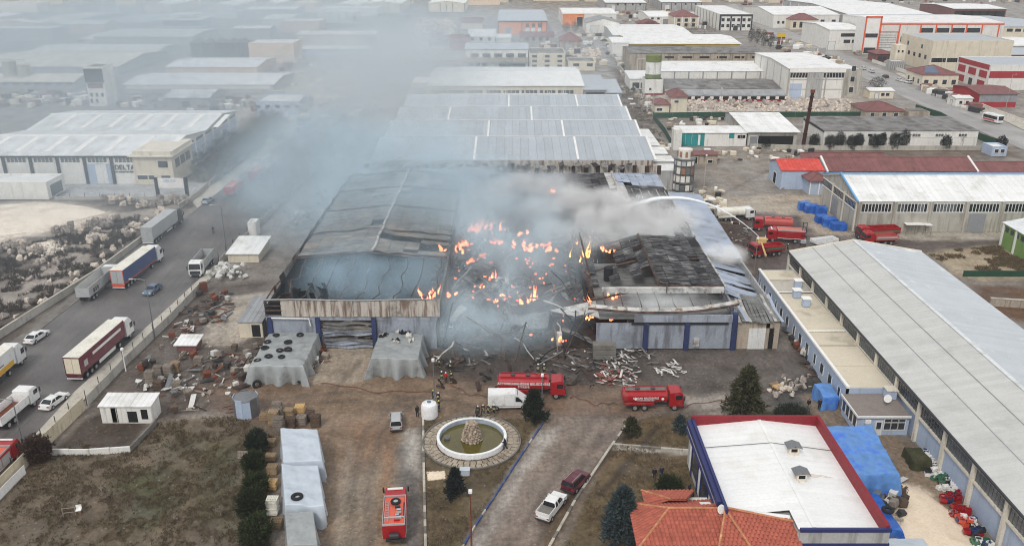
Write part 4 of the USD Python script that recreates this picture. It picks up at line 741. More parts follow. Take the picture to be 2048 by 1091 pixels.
bf = thing('burning_factory', 'burning factory with a collapsed middle bay and charred roofs on both sides', 'factory', (0, 0, 0))
P(bf, 'floor', box(LX0 + .4, RX1 - .4, FY + .5, BY - .3, .0, .12), 'soot_brown')
# walls
P(bf, 'wall', box(LX0, LX0 + .35, FY, BY, 0, 7.4), 'soot', label='blackened left side wall'); P(bf, 'wall', box(RX1 - .35, RX1, FY + .4, BY, 0, 7.0), 'wall_sooty')
P(bf, 'wall', box(LX0, RX1, BY, BY + .35, 0, 8.2), 'wall_sooty'); P(bf, 'wall', box(CX1 - .2, CX1 + .2, FY + 8, BY, 0, 3.2), 'soot', label='broken stub of the inner wall'); P(bf, 'wall', box(LX1 - .2, LX1 + .2, FY + 1, BY, 0, 6.6), 'char_grey')
for i in range(14):  # left wall columns and bent top rail
    y = FY + 1 + (BY - FY - 2) * i / 13; P(bf, 'column', box(LX0 - .3, LX0 - .01, y - .3, y + .3, 0, 8.2), 'steel_burnt')
P(bf, 'wall_rail', tube([(LX0 - .1 + R.uniform(-.3, .3), FY + (BY - FY) * k / 24, 8.1 + R.uniform(-.35, .3)) for k in range(25)], .14), 'steel_burnt')
for k in range(24):
    y = FY + 10 + k * (BY - FY - 12) / 24; P(bf, 'wall_panel', xf(box(-.06, .06, .05, 2.7, -1.6, 1.5), (LX0 + .1, y, 7.2), ry=R.uniform(-.16, .1), rx=R.uniform(-.05, .05)), R.choice(['soot', 'char_grey', 'soot', 'steel_burnt']))
# left bay roof
def roof_patch(x0, x1, y0, y1, zf, nx, ny, mf, keep, name='roof_panel', sag=.12, t=.07):
    for i in range(nx):
        for j in range(ny):
            xa, xb, ya, yb = x0 + (x1 - x0) * i / nx, x0 + (x1 - x0) * (i + 1) / nx, y0 + (y1 - y0) * j / ny, y0 + (y1 - y0) * (j + 1) / ny
            if not keep((xa + xb) / 2, (ya + yb) / 2): continue
            dz = [R.uniform(-sag, sag) for _ in range(4)]; g = .03
            c = [(xa + g, ya + g), (xb - g, ya + g), (xb - g, yb - g), (xa + g, yb - g)]
            P(bf, name, plate(*[(x, y, zf(x, y) + d) for (x, y), d in zip(c, dz)], t=t), mf((xa + xb) / 2, (ya + yb) / 2))
XM = (LX0 + LX1) / 2 + .5
def zl(x, y): return 8.4 + 1.3 * (1 - abs(x - XM) / 13.5) - .5 * math.exp(-((y - 156) / 5) ** 2) * (x > -25) - .25 * math.sin(y * .35) ** 2
def mleft(x, y):
    if y < 158: return R.choice(['char_grey', 'char_grey', 'char_tan'])
    return R.choice(['char_grey', 'char_grey', 'char_grey', 'soot' if y > 185 else 'char_grey'])
def kleft(x, y):
    if y < 146: return x > -27 and R.random() < .75
    if 152 < y < 156 and x > -24: return R.random() < .25
    if y > 199: return R.random() < .4
    if y < 151 and x > -17.5: return R.random() < .35
    return R.random() < .985
roof_patch(LX0 + .3, XM, 143.5, 204, zl, 5, 29, mleft, kleft, sag=.06); roof_patch(XM, LX1, 143.5, 204, zl, 5, 29, mleft, kleft, sag=.06)
for j in range(5):
    y = 143.8 + j * 14.6
    P(bf, 'truss', tube([(LX0 + .3 + (LX1 - LX0) * s, y + R.uniform(-.3, .3), zl(LX0 + (LX1 - LX0) * s, y) + .16 + R.uniform(-.12, .1)) for s in np.linspace(0, 1, 14)], .17), 'steel_burnt')
P(bf, 'ridge_cap', tube([(XM + R.uniform(-.1, .1), y, zl(XM, y) + .2) for y in np.linspace(144, 203, 30)], .26), 'ash_pale')
for x in np.linspace(LX0 + 2, LX1 - 1, 9): P(bf, 'rafter', tube([(x + R.uniform(-.5, .5), FY + 1 + 19 * s, 8.2 - 1.2 * math.sin(s * 3.1) * R.uniform(.2, 1.4)) for s in np.linspace(0, 1, 7)], .1), 'steel_burnt')
# hanging shreds of cladding inside the left wall's front corner
for k in range(14): P(bf, 'torn_sheet', xf(grid(3, 6, lambda s, t: (s * R.uniform(.7, 1.3), .3 * np.sin(t * 4) + t * 1.2, -t * R.uniform(2.5, 5))), (LX0 + .6 + k * .55, FY + 2 + R.uniform(0, 9), 8.2), rz=R.uniform(-.6, .6)), R.choice(['char_grey', 'soot', 'steel_burnt']))
# front, left bay: stained fascia over grey panels between blue columns
def fascia(x0, x1, z0, z1, n, m, wob=.12, y=FY):
    for i in range(n):
        a, c = x0 + (x1 - x0) * i / n, x0 + (x1 - x0) * (i + 1) / n
        P(bf, 'fascia_panel', xf(box(-(c - a) / 2 + .02, (c - a) / 2 - .02, -.08, .08, z0, z1 + R.uniform(-wob, wob)), ((a + c) / 2, y - .3, 0), rx=R.uniform(-.02, .02)), m)
fascia(LX0 + 2.6, LX1 + .5, 5.9, 8.7, 22, 'fascia_burnt')
for z in (6.1, 6.9, 7.7, 8.5): P(bf, 'rail', box(LX0, LX0 + 2.7, FY - .4, FY - .25, z, z + .12), 'steel_burnt')
P(bf, 'gutter', tube([(LX0 + (LX1 - LX0) * s, FY - .45, 8.85 + .1 * math.sin(9 * s)) for s in np.linspace(0, 1, 20)], .12), 'steel'); P(bf, 'gutter', tube([(LX0 + 1 + 6 * s, FY - .6, 5.75 - .1 * s) for s in np.linspace(0, 1, 5)] + [(LX0 + 7.2, FY - .65, 4.4)], .1), 'trim_white')
P(bf, 'beam', box(LX0, LX1, FY - .2, FY + .3, 5.2, 5.85), 'wall_sooty')
for x in (LX0 + .6, -31.2, -22.2): P(bf, 'column', box(x - .35, x + .35, FY - .55, FY + .3, 0, 5.7), 'trim_blue', label='blue painted front column')
P(bf, 'wall_panel', box(LX0 + 1, -31.6, FY - .15, FY + .1, 0, 5.2), 'wall_sooty'); P(bf, 'wall_panel', box(-21.8, LX1 - .2, FY - .15, FY + .1, 0, 5.2), 'wall_sooty')
for k in range(9): P(bf, 'buckled_shutter', xf(grid(8, 3, lambda s, t: (s * 8.0 + .2 * np.sin(t * 5), .25 * np.sin(s * 9 + k) + .1 * np.sin(t * 3), t * .5)), (-30.6, FY - .2 + R.uniform(-.25, .2), .2 + k * .52), ry=R.uniform(-.04, .04)), R.choice(['wall_sooty', 'panel_blue_grey', 'char_grey']))
# right bay
XR = 24.5
def zr(x, y):
    z = 8.0 + .55 * (1 - abs(x - XR) / 11.8)
    if y < 176 and x < XR: z -= 2.2 * min(1, (XR - x) / 9) * (1 if y < 160 else .6)
    return z
def mright(x, y):
    if y > 192 and x > XR + .5: return 'panel_blue_grey'
    if abs(x - XR) < 1.3 and y > 176: return 'ash_pale'
    return 'char_black' if R.random() < .9 else 'soot'
def kright(x, y):
    if y > 178.5: return R.random() < .97
    if y > 157: return x > 32 and R.random() < .2
    if x > XR - .8: return y > 131 and R.random() < .985
    return y > 137 and R.random() < (.75 if x > 20 else .4)
roof_patch(CX1 + .2, XR, 132, 204.5, zr, 6, 26, mright, kright); roof_patch(XR, RX1 - .2, 132, 204.5, zr, 6, 26, mright, kright)
for y in (203, 191, 178.7, 168, 157, 145, 132):
    P(bf, 'truss', tube([(CX1 + (RX1 - CX1) * s, y + R.uniform(-.3, .3), zr(CX1 + (RX1 - CX1) * s, y) - .25 + R.uniform(-.15, .1)) for s in np.linspace(0, 1, 12)], .17), 'steel_burnt')
P(bf, 'ridge_cap', tube([(XR, y, zr(XR + .1, y) + .2 + R.uniform(-.05, .05)) for y in np.linspace(179, 204, 16)], .4), 'ash_pale')
P(bf, 'ridge_cap', tube([(XR, y, zr(XR + .1, y) + .1) for y in np.linspace(132, 157, 14)], .25), 'steel_burnt')
for i in range(12): P(bf, 'roof_tile_strip', xf(box(-.06, .06, 0, 5.4, 0, .12), (CX1 + 1 + i * 1.9, 184, zr(CX1 + 1 + i * 1.9, 186) + .1), rx=R.uniform(-.02, .02)), 'ash_pale')
for x in (CX1 + .2, XR, RX1 - .25): P(bf, 'edge_beam', tube([(x, y, 8.0 + (0.5 if x == XR else 0) + R.uniform(-.1, .1)) for y in np.linspace(FY + 7, 204 if x != XR else 157, 16)], .16), 'ash_pale' if x > 30 else 'steel_burnt')
P(bf, 'beam', box(XR - 9.5, RX1 - .6, 131.0, 131.6, 7.1, 8.0), 'ash_pale', label='pale concrete beam at the front edge of the black roof')
P(bf, 'inner_ceiling', box(CX1 + 1, RX1 - .4, FY + .6, 150, 5.0, 5.2), 'char_grey', label='exposed grey inner ceiling behind the sagging front')
P(bf, 'chimney_stub', cyl((17.2, 141.5, 5.0), (17.2, 141.5, 7.6), .8, 14), 'soot'); P(bf, 'post', cyl((XR + 1.2, FY + 6, 5.2), (XR + 1.2, FY + 6, 9.6), .1), 'steel_burnt')
sg = [(CX1 - 1 + (RX1 - CX1 + 1.2) * s, FY - .1, 6.5 + 1.1 * (2 * s - 1) ** 2 * (1.35 if s > .5 else .7)) for s in np.linspace(0, 1, 20)]
P(bf, 'sagging_beam', tube(sg, .2), 'steel_burnt')
for a, c in zip(sg[:-1], sg[1:]): P(bf, 'fascia_panel', plate((a[0], a[1] - .05, a[2] + .15), (c[0], c[1] - .05, c[2] + .15), (c[0], c[1] + .7, c[2] + .5), (a[0], a[1] + .7, a[2] + .5), .08), 'ash_pale' if R.random() < .7 else 'fascia_burnt')
P(bf, 'beam', box(CX1 + 6.5, RX1 - .4, FY - .15, FY + .25, 4.7, 6.0), 'wall_sooty'); P(bf, 'burnt_strip', box(CX1 + 6, RX1 - 1.2, FY - .32, FY - .16, 4.45, 4.8), 'soot')
for x in (21.6, 28.2, RX1 - .2): P(bf, 'column', box(x - .36, x + .36, FY - .6, FY + .3, 0, 6.4 if x > 35 else 4.7), 'trim_blue', label='blue painted front column')
for a, c in ((13.6, 21.2), (22.0, 27.8), (28.6, 35.4)): P(bf, 'wall_panel', box(a, c, FY - .12, FY + .12, .1, 4.6), 'wall_sooty')
P(bf, 'door', box(29.4, 30.3, FY - .5, FY - .1, .6, 2.0), 'ash_pale')
# right side aisle
def flatq(name, x0, x1, x2, x3, y0, y1, z0, z1, n, m, sag=0.0):
    for i in range(n):
        s, e = i / n, (i + 1) / n
        a, c = y0 + (y1 - y0) * s, y0 + (y1 - y0) * e
        P(bf, name, plate((x0 + (x2 - x0) * s, a + .02, z0 + R.uniform(-sag, sag)), (x1 + (x3 - x1) * s, a + .02, z1 + R.uniform(-sag, sag)), (x1 + (x3 - x1) * e, c - .02, z1 + R.uniform(-sag, sag)), (x0 + (x2 - x0) * e, c - .02, z0 + R.uniform(-sag, sag)), .1), m)
flatq('aisle_roof_panel', RX1 + .1, 43.4, RX1 + .1, 44.4, 150, 193.5, 6.9, 6.2, 22, 'panel_blue_grey', .02)
P(bf, 'aisle_wall', box(42.9, 43.2, 131, 193, 0, 6.0), 'wall_grey'); P(bf, 'aisle_wall', box(RX1 + .1, 43, 193.6, 193.9, 0, 6.5), 'wall_grey')
flatq('aisle_roof_panel', RX1 + .1, 42.2, RX1 + .1, 43.4, 131.5, 150, 6.6, 4.6, 12, 'panel_blue_grey', .35)
for y in np.linspace(132, 149, 7): P(bf, 'rafter', tube([(RX1 + 6.6 * s, y + .3 * math.sin(s * 7), 6.4 - 2 * s + .3 * math.sin(s * 5 + y)) for s in np.linspace(0, 1, 6)], .1), 'steel_burnt')
for i in range(13):
    x = RX1 + .3 + i * .57
    P(bf, 'porch_roof_sheet', xf(grid(1, 8, lambda s, t: (s * .53, t * 9.2, .18 * np.sin(t * 6 + i * .7) + t * .9)), (x, FY - .6, 5.0 + R.uniform(-.08, .08))), R.choice(['ash_pale', 'char_grey', 'ash_pale', 'panel_blue_grey']))
P(bf, 'porch_wall', [box(RX1 + .4, 38.3, FY, FY + .3, 0, 4.7), box(41.0, 41.6, FY, FY + .3, 0, 4.7), box(42.4, 43.2, FY, FY + .3, 0, 4.7), box(38.3, 42.4, FY, FY + .3, 3.7, 4.7), box(42.9, 43.2, FY + .3, 131, 0, 4.7)], 'wall_old')
P(bf, 'door', box(38.3, 41.0, FY - .08, FY + .1, 0, 3.7), 'door_white', label='pale roller door under the porch'); P(bf, 'doorway', box(41.6, 42.4, FY + .05, FY + .15, 0, 2.6), 'dark_gap')
# back edge: charred cornice
for i in range(40):
    x = -3 + i * 1.02; P(bf, 'cornice_panel', xf(box(-.5, .5, -.1, .1, -2.4, 0), (x, BY + 2.4, 9.6 + R.uniform(-.15, .15)), rx=R.uniform(-.1, .1)), 'fascia_burnt' if i % 3 else 'soot_brown')
for i in range(32): P(bf, 'cornice_sheet', xf(plate((-.7, -1, 0), (.7, -1, .1), (.7, 1, .5), (-.7, 1, .4), .06), (-36 + i * 2.1, BY + 1.6 + R.uniform(-.5, .5), 9.3 + R.uniform(-.4, .5)), rz=R.uniform(-.5, .5), ry=R.uniform(-.3, .3)), R.choice(['soot', 'char_black', 'char_grey']))

# ---------------------------------------------------------------- wreckage in the middle bay
def heap_z(x, y):
    e = np.minimum(np.minimum((x - LX1) / 3 + .2, (CX1 + 1.5 - x) / 3 + .2), np.minimum((y - 109) / 10, (204 - y) / 12)); e = np.clip(e, 0, 1)
    n = fbm(np.stack([x / 5, y / 6, x * 0], -1), 4, 21)
    f = np.where(y < 126, np.clip(1.3 * fbm(np.stack([x / 4, y / 4, x * 0 + 5], -1), 3, 33) - .55 + .08 * (y - 112) - .12 * np.maximum(x - 12, 0), 0, 1), 1)
    return f * e * (.3 + 3.6 * np.clip(n - .22, 0, 1) * np.where(y < 124, .75, 1.0))
hx = grid(70, 150, lambda s, t: (LX1 - .5 + s * (CX1 - LX1 + 8), 108 + t * 96, 0 * s))
v = hx.vertices; hz = heap_z(v[:, 0], v[:, 1]); v[:, 2] = np.where(hz > .02, hz + NR.normal(0, .07, len(v)), -.3); hx.vertices = v
mat('wreck', (46, 38, 34), .95, .4, .5, 2.5, .5, dirt=((132, 122, 114), .9, .6, .8), bump=.6)
tag(usdkit.mesh(stage, '/World/rubble', hx, MATS['wreck']).GetPrim(), 'dark heap of ash and rubble filling the collapsed middle bay', 'rubble', kind='stuff')
GW = 'twisted roof sheets and beams in the wreckage'
def crumple(L, W, seed, bend):
    g = grid(10, 4, lambda s, t: ((s - .5) * L, (t - .5) * W, bend * np.sin(s * 3.1 + seed) + .25 * np.sin(s * 9 + seed * 2 + t * 3) + .12 * np.sin(t * 8 + seed)))
    b2 = g.copy(); b2.vertices = b2.vertices - [0, 0, .05]; b2.invert(); return cat([g, b2])
protos = []
for k in range(10):
    m = ['soot_brown', 'soot', 'soot_brown', 'char_grey', 'ash_pale', 'steel_burnt', 'char_black', 'soot', 'soot_brown', 'steel_burnt'][k]
    lb = {'char_grey': 'grey crumpled roof sheet lying in the smoking wreckage', 'soot': 'black crumpled roof sheet lying in the smoking wreckage', 'soot_brown': 'brown scorched roof sheet lying in the smoking wreckage', 'ash_pale': 'pale ash coated roof sheet lying in the smoking wreckage', 'steel_burnt': 'rust brown bent steel sheet lying in the smoking wreckage', 'char_black': 'black and white scorched roof sheet lying in the wreckage'}[m]
    protos.append((crumple(R.uniform(3, 6.5), R.uniform(.5, 1.7), k * 1.7, R.uniform(.3, 1.0)), m, lb))
src = {}
def drop(k, x, y, z, rz, tilt, sc, label=None, grp=GW, name='bent_roof_sheet'):
    mesh, m, lb = protos[k]; lb += ', ' + ('front' if y < 130 else 'middle' if y < 165 else 'rear') + (' left' if x < -4 else ' centre' if x < 5 else ' right')
    if k not in src:
        r = thing(name, label or lb, 'debris', (x, y, z), rz, grp); P(r, 'sheet', mesh, m); src[k] = r; return r
    return copy_of(src[k], (x, y, z), rz, label or lb, sc, grp, tilt)
for i in range(235):
    x = R.uniform(LX1 - .2, CX1 + 1); y = R.uniform(111, 202) if R.random() < .72 else R.uniform(109, 135)
    fr = y < 125
    if fr: x = R.uniform(-11, 12)
    drop(R.choice([1, 2, 5, 7, 9, 0, 6]) if fr else R.randrange(10), x, y, float(heap_z(np.array(x), np.array(y))) + R.uniform(.1, .7), R.uniform(0, 6.3), (R.uniform(-28, 28), R.uniform(-35, 35), R.uniform(0, 360)), R.uniform(.22, .6) if fr else R.uniform(.5, 1.15))
for i in range(58): drop(R.randrange(10), R.uniform(LX0 + 1, LX1 - 1), R.uniform(FY + 1, 146), R.uniform(.2, 1.2), R.uniform(0, 6.3), (R.uniform(-20, 20), R.uniform(-25, 25), R.uniform(0, 360)), R.uniform(.4, 1.1), 'burnt roof sheet fallen inside the roofless front of the left bay', 'sheets inside the left bay')
for x in np.linspace(CX1 + 2, RX1 - 1, 8): P(bf, 'rafter', tube([(x, 131.2, 7.3), (x + R.uniform(-.3, .3), 128, 6.9 + R.uniform(-.3, .2)), (x, FY + .2, 6.9)], .08), 'steel_burnt')
for i in range(110):   # beams
    x = R.uniform(LX1 + 1, CX1 - 1); y = R.uniform(114, 200); z = float(heap_z(np.array(x), np.array(y))); a = R.uniform(0, 3.14); L = R.uniform(3, 10); el = R.uniform(-.1, .55)
    d = np.array([math.cos(a) * math.cos(el), math.sin(a) * math.cos(el), math.sin(el)]) * L / 2; c = np.array([x, y, z + .4 + abs(d[2])])
    solo('bent_beam', tube([c - d, c - d * .3 + [0, 0, .3 * R.random()], c + d * .4 + [R.uniform(-.5, .5), 0, .2], c + d], R.uniform(.05, .14), 5), R.choice(['steel_burnt', 'soot', 'ash_pale', 'char_grey']), 'charred bent steel beam in the smoking wreckage, ' + ('front' if y < 140 else 'middle' if y < 170 else 'rear') + (' left' if x < -4 else ' centre' if x < 5 else ' right'), 'beam', 'charred beams in the wreckage')
# the leaning strip of fallen roof between middle and right bay, and fallen slabs at the front
for k, (p0, p1, w, m) in enumerate((((1140, 470, 6), (1165, 640, 1.5), 1.8, 'char_black'), ((1165, 480, 6), (1205, 625, 2), 2.2, 'soot_brown'), ((1200, 500, 6), (1208, 628, 2.5), 1.2, 'soot'), ((1150, 500, 3), (1180, 600, 1), 2.0, 'char_black'))):
    a, c = at(*p0), at(*p1)
    solo('fallen_roof_strip', grid(3, 16, lambda s, t: (a[0] + (c[0] - a[0]) * t + (s - .5) * w, a[1] + (c[1] - a[1]) * t, a[2] + (c[2] - a[2]) * t + .9 * np.sin(t * 7 + k + 2 * s) * (s + .3) - .8 * np.sin(t * 3.1) + .4 * np.sin(t * 23 + k))), m, ('scorched', 'brown', 'black', 'patchy black')[k] + ' strip of fallen roof hanging at the flaming edge of the right bay', 'debris')
for k, (pts4, z, m, lb) in enumerate(((((1020, 628), (1100, 622), (1095, 655), (1025, 660)), 2.2, 'char_grey', 'large grey slab leaning in the wreckage before the middle bay'), (((1100, 620), (1230, 592), (1240, 610), (1150, 632)), 3.0, 'ash_pale', 'long pale sheet curled along the front edge of the middle bay'), (((1020, 612), (1140, 600), (1160, 618), (1040, 634)), 2.6, 'soot_brown', 'brown rolled sheet behind the large grey slab'))):
    q = [at(u, v, z + R.uniform(-.5, .6)) for u, v in pts4]
    solo('fallen_slab', plate(q[3], q[2], q[1], q[0], .12), m, lb, 'debris')
# strips scattered in the yard in front
mat('strip_white', (202, 199, 194), .6, .08, rnd=.08, dirt=((150, 140, 132), .8, .52, .7)); mat('strip_red', (140, 80, 66), .7, .12, rnd=.12, dirt=((120, 100, 92), .8, .5, .6))
ps = {}
def th3(s): return ', left part' if s < .34 else (', middle part' if s < .67 else ', right part')
def strips(poly, n, mats, lb, grp):
    pg = Polygon(gpx(*poly)); x0, y0, x1, y1 = pg.bounds; c = 0
    while c < n:
        x, y = R.uniform(x0, x1), R.uniform(y0, y1)
        if not pg.contains(shapely.Point(x, y)): continue
        c += 1; m = R.choice(mats); k = (m, R.randrange(3)); z = .1 + R.uniform(0, .5)
        rz = R.gauss(-.5, .6)
        word = 'red' if m == 'strip_red' else ('white' if m == 'strip_white' else 'sooty grey')
        if k not in ps:
            r = thing('cladding_strip', word + ' ' + lb + th3((x - x0) / (x1 - x0)), 'debris', (x, y, z), rz, grp); L = R.uniform(.8, 2.0)
            P(r, 'sheet', cat([grid(5, 1, lambda s, t: ((s - .5) * L, (t - .5) * .28, .12 * np.sin(s * 5 + k[1]))), box(-L / 2, L / 2, .12, .15, -.08, .0)]), m); ps[k] = r
        else: copy_of(ps[k], (x, y, z), rz, word + ' ' + lb + th3((x - x0) / (x1 - x0)), R.uniform(.5, 1.15), grp, (R.uniform(-22, 22), R.uniform(-20, 20), 0))
strips(((1180, 740), (1240, 700), (1275, 725), (1270, 775), (1200, 775)), 82, ['strip_white', 'strip_white', 'char_grey', 'strip_white', 'strip_red'], 'cladding strip in the pile behind the second tanker', 'cladding strips piled in the yard')
strips(((1230, 665), (1300, 690), (1310, 730), (1235, 745), (1180, 700)), 82, ['strip_white', 'char_grey', 'soot_brown', 'char_grey'], 'cladding strip on the heap before the right bay', 'cladding strips on the heap')
strips(((1305, 735), (1350, 728), (1372, 745), (1345, 757), (1290, 745)), 28, ['strip_white'], 'cladding strip at the right tail of the pile', 'cladding strips at the tail of the pile')
strips(((1195, 742), (1235, 745), (1240, 765), (1200, 768)), 22, ['strip_red'], 'cladding strip left in the yard beside the white pile', 'red cladding strips')
strips(((1080, 705), (1180, 700), (1200, 740), (1120, 745), (1060, 730)), 44, ['char_grey', 'strip_white', 'soot', 'char_grey'], 'cladding strip scattered behind the first tanker', 'strips behind the first tanker')
strips(((850, 690), (1000, 700), (980, 735), (930, 745), (860, 730)), 40, ['char_grey', 'soot', 'char_black', 'ash_pale'], 'scrap strip on the ground before the smoking heap', 'scrap before the smoking heap')
# pallet stacks and boxes by the wall
def at0(u, v): return at(u, v)
mat('wood', (150, 128, 100), .85, .2, 1.2, 9, .2, rnd=.2); mat('wood_grey', (132, 122, 112), .9, .2, 1.2, 9, .2, rnd=.2); mat('wood_new', (206, 172, 118), .8, .15, 1.2, 9, .15, rnd=.1); mat('wood_dark', (92, 76, 64), .9, .2, 1.2, 9, .2, rnd=.2)
for (u, v, w, d, h, m, lb) in ((1262, 678, 1.5, 1.2, 3.4, 'ash_pale', 'tall pale battered cabinet standing at the right bay wall'), (1285, 690, 2.6, 1.6, 3.2, 'wood', 'tall block of scorched wooden crates at the right bay wall'), (1208, 715, 3.6, 1.6, 2.6, 'concrete_dark', 'grey concrete block box in the middle of the scattered strips'), (1118, 690, .9, .9, 2.4, 'strip_white', 'small white upright cabinet in the wreckage before the middle bay')):
    p = at(u, v); t = thing('crate_block', lb, 'crate', (p[0], p[1], 0), R.uniform(-.1, .1)); n = max(2, int(h / .8))
    for k in range(n): P(t, 'layer', rbox(-w / 2 + R.uniform(-.05, .05), w / 2, -d / 2, d / 2 + R.uniform(-.05, .05), k * h / n, (k + 1) * h / n - .05, .04), m)

# flames
mat_f = emit('flame', (1.0, .10, .04), (1.0, .36, .14), 3.6)
emit('flame_bright', (1.0, .26, .05), (1.0, .56, .16), 3.6)
emit('ember', (1.0, .05, .02), (1.0, .26, .08), 2.2)
def flame(u, v, w, h, zb, m='flame', n=4, lb=''):
    p = at(u, v, zb); sc = np.linalg.norm(p - [0, 0, CAMH]) / F; w *= sc * 1.3; h *= sc * 1.25; out = []
    for k in range(n):
        x0, y0 = R.gauss(0, w / 2.6), R.gauss(0, w / 3); hh = h * R.uniform(.2, .95) if k else h; ph = R.uniform(0, 6)
        t = np.linspace(0, 1, 9); r = (.42 * w / max(n, 2) ** .75 + .05) * R.uniform(.6, 1.5) * (np.sin(np.clip(t * 1.15 + .25, 0, 1) * np.pi) ** .8 * (1 - t * .55) + .02)
        pts3 = np.stack([x0 + w * .22 * np.sin(t * 5 + ph) * t, y0 + w * .15 * np.cos(t * 4 + ph) * t, hh * t], 1); out.append(tube(pts3, r, 7))
    r = solo('flame', out, m, lb, 'flame', 'flames in the wreckage', smooth=True); UsdGeom.Xformable(r).AddTranslateOp().Set(tuple(float(c) for c in p))
FL = [(968, 462, 34, 30, 2, 'flame', 'largest group of flames at the back of the middle bay'), (902, 500, 24, 20, 2, 'flame', 'flames at the left rear of the middle bay, beside the grey roof'), (926, 490, 18, 14, 2, 'flame', 'small flames right of the left rear flames'), (1048, 496, 26, 14, 2, 'flame', 'low flames in the rear centre of the middle bay'), (1047, 468, 12, 10, 2, 'flame', 'small flame above the low rear centre flames'), (1093, 500, 30, 14, 2, 'flame', 'wide low flames left of the leaning roof strip'), (990, 486, 20, 8, 2, 'flame', 'low flames right of the largest group'), (968, 515, 14, 8, 2, 'flame', 'tiny flame below the largest group'), (878, 590, 30, 24, 2, 'flame', 'round bright flame at the right end of the stained fascia'), (861, 600, 8, 14, 2, 'flame', 'narrow flame left of the round bright flame'), (985, 556, 7, 20, 2, 'flame', 'thin tall flame in the blue smoke'), (1037, 606, 11, 16, 1.5, 'flame', 'left small flame of the pair before the middle bay'), (1053, 605, 9, 12, 1.5, 'flame', 'right small flame of the pair before the middle bay'), (1071, 602, 10, 40, 1.5, 'flame', 'tall thin flame beside the small pair'), (1178, 524, 20, 48, 3, 'flame_bright', 'bright yellow flame on the leaning roof strip'), (1186, 556, 9, 36, 2, 'flame', 'narrow flame running down the leaning roof strip'), (1183, 612, 24, 24, 2, 'flame', 'flames at the foot of the leaning roof strip'), (1230, 596, 14, 16, 5.3, 'flame', 'flames on the inner ceiling behind the sagging beam'), (1225, 640, 10, 18, 2.5, 'flame', 'flame under the sagging front beam'), (1115, 682, 13, 10, 2.2, 'flame', 'orange flame at the fallen slab near the yard'), (1178, 636, 12, 8, 2, 'flame', 'small flame at the front edge below the strip'), (1205, 500, 12, 12, 5, 'flame', 'flame at the broken edge of the black roof'), (1224, 506, 14, 10, 5, 'flame', 'second flame at the broken edge of the black roof'), (1160, 488, 12, 12, 3, 'flame', 'flame just left of the bright yellow one'), (944, 524, 12, 8, 2, 'flame', 'tiny flame in the left middle of the wreckage'), (992, 604, 7, 8, 2, 'flame', 'small flame above the front heap'), (1005, 592, 8, 7, 2, 'flame', 'small flame left of the small pair'), (918, 378, 6, 6, 4, 'flame', 'small distant flame high behind the steam'), (1107, 384, 8, 8, 4, 'flame', 'small red flame near the charred cornice'), (960, 575, 9, 7, 2, 'flame', 'faint flame in the centre of the blue smoke')]
for f_ in FL: flame(*f_[:6], lb=f_[6], n=max(5, int(f_[2] / 2.2)))
for i in range(70):
    q0 = R.choice([(-6, 168), (4, 160), (9, 150), (-4, 150), (3, 140), (8, 138)]); x, y = float(np.clip(q0[0] + R.gauss(0, 3), -11, 12.5)), q0[1] + R.gauss(0, 7); z = float(heap_z(np.array(x), np.array(y)))
    e = xf(trimesh.creation.icosphere(1, 1.0), (x, y, z + .12)); e.vertices = (e.vertices - [x, y, z]) * [R.uniform(.08, .4), R.uniform(.08, .3), .2] + [x, y, z]
    solo('ember', e, 'ember', 'glowing ember patch in the dark wreckage', 'ember', 'glowing embers')

# ---------------------------------------------------------------- the grey roofed factory behind
b = Bld('factory', 'huge factory under four parallel blue grey roof spans behind the fire', 0, 0, 0, 0, world=(-37.0, 37.2, 219, 8.0, 93), roof='flat', wall='wall_grey', rf='roof_blue_grey', skip_roof=True)
W, D = b.W, b.D; b.band('f', 5.8, 8.0, 'fascia_burnt', .2)
for k in range(4):
    y0, sd = k * D / 4, D / 4
    for sg in (0, 1):
        n = 34
        for i in range(n):
            x0, x1 = -.3 + (W + .6) * i / n, -.3 + (W + .6) * (i + 1) / n
            ya, za, yb, zb = (y0, 8.1, y0 + sd * .78, 10.4) if sg == 0 else (y0 + sd * .78, 10.4, y0 + sd, 8.1)
            P(b.o, 'roof_panel', plate((x0 + .02, ya, za), (x1 - .02, ya, za), (x1 - .02, yb, zb), (x0 + .02, yb, zb), .12), 'roof_blue_grey')
    P(b.o, 'ridge_cap', box(-.4, W + .4, y0 + sd * .78 - .14, y0 + sd * .78 + .14, 10.42, 10.52), 'trim_white')
    for x in [(.36, .73), (.40, .70), (.22, .58), (.48, .8)][k]:
        P(b.o, 'roof_walkway', plate((x * W, y0 + .2, 8.3), (x * W + .6, y0 + .2, 8.3), (x * W + .6, y0 + sd * .76, 10.5), (x * W, y0 + sd * .76, 10.5), .08), 'trim_white')
    P(b.o, 'verge', plate((W + .3, y0, 8.3), (W + .9, y0, 8.3), (W + .9, y0 + sd * .78, 10.6), (W + .3, y0 + sd * .78, 10.6), .3), 'trim_white')
for k, (y0, y1, z, x1) in enumerate(((219, 226, 5.2, 44.5), (226.2, 232, 6.0, 43.8), (232.2, 240, 6.6, 43.0), (240.2, 262, 7.2, 42.0))):
    P(b.o, 'side_aisle', box(W + .01, x1 + 37, y0 - 219, y1 - 219, 0, z), 'wall_grey'); P(b.o, 'side_roof', box(W + .05, x1 + 37.4, y0 - 219 - .15, y1 - 219, z, z + .2), 'roof_white')
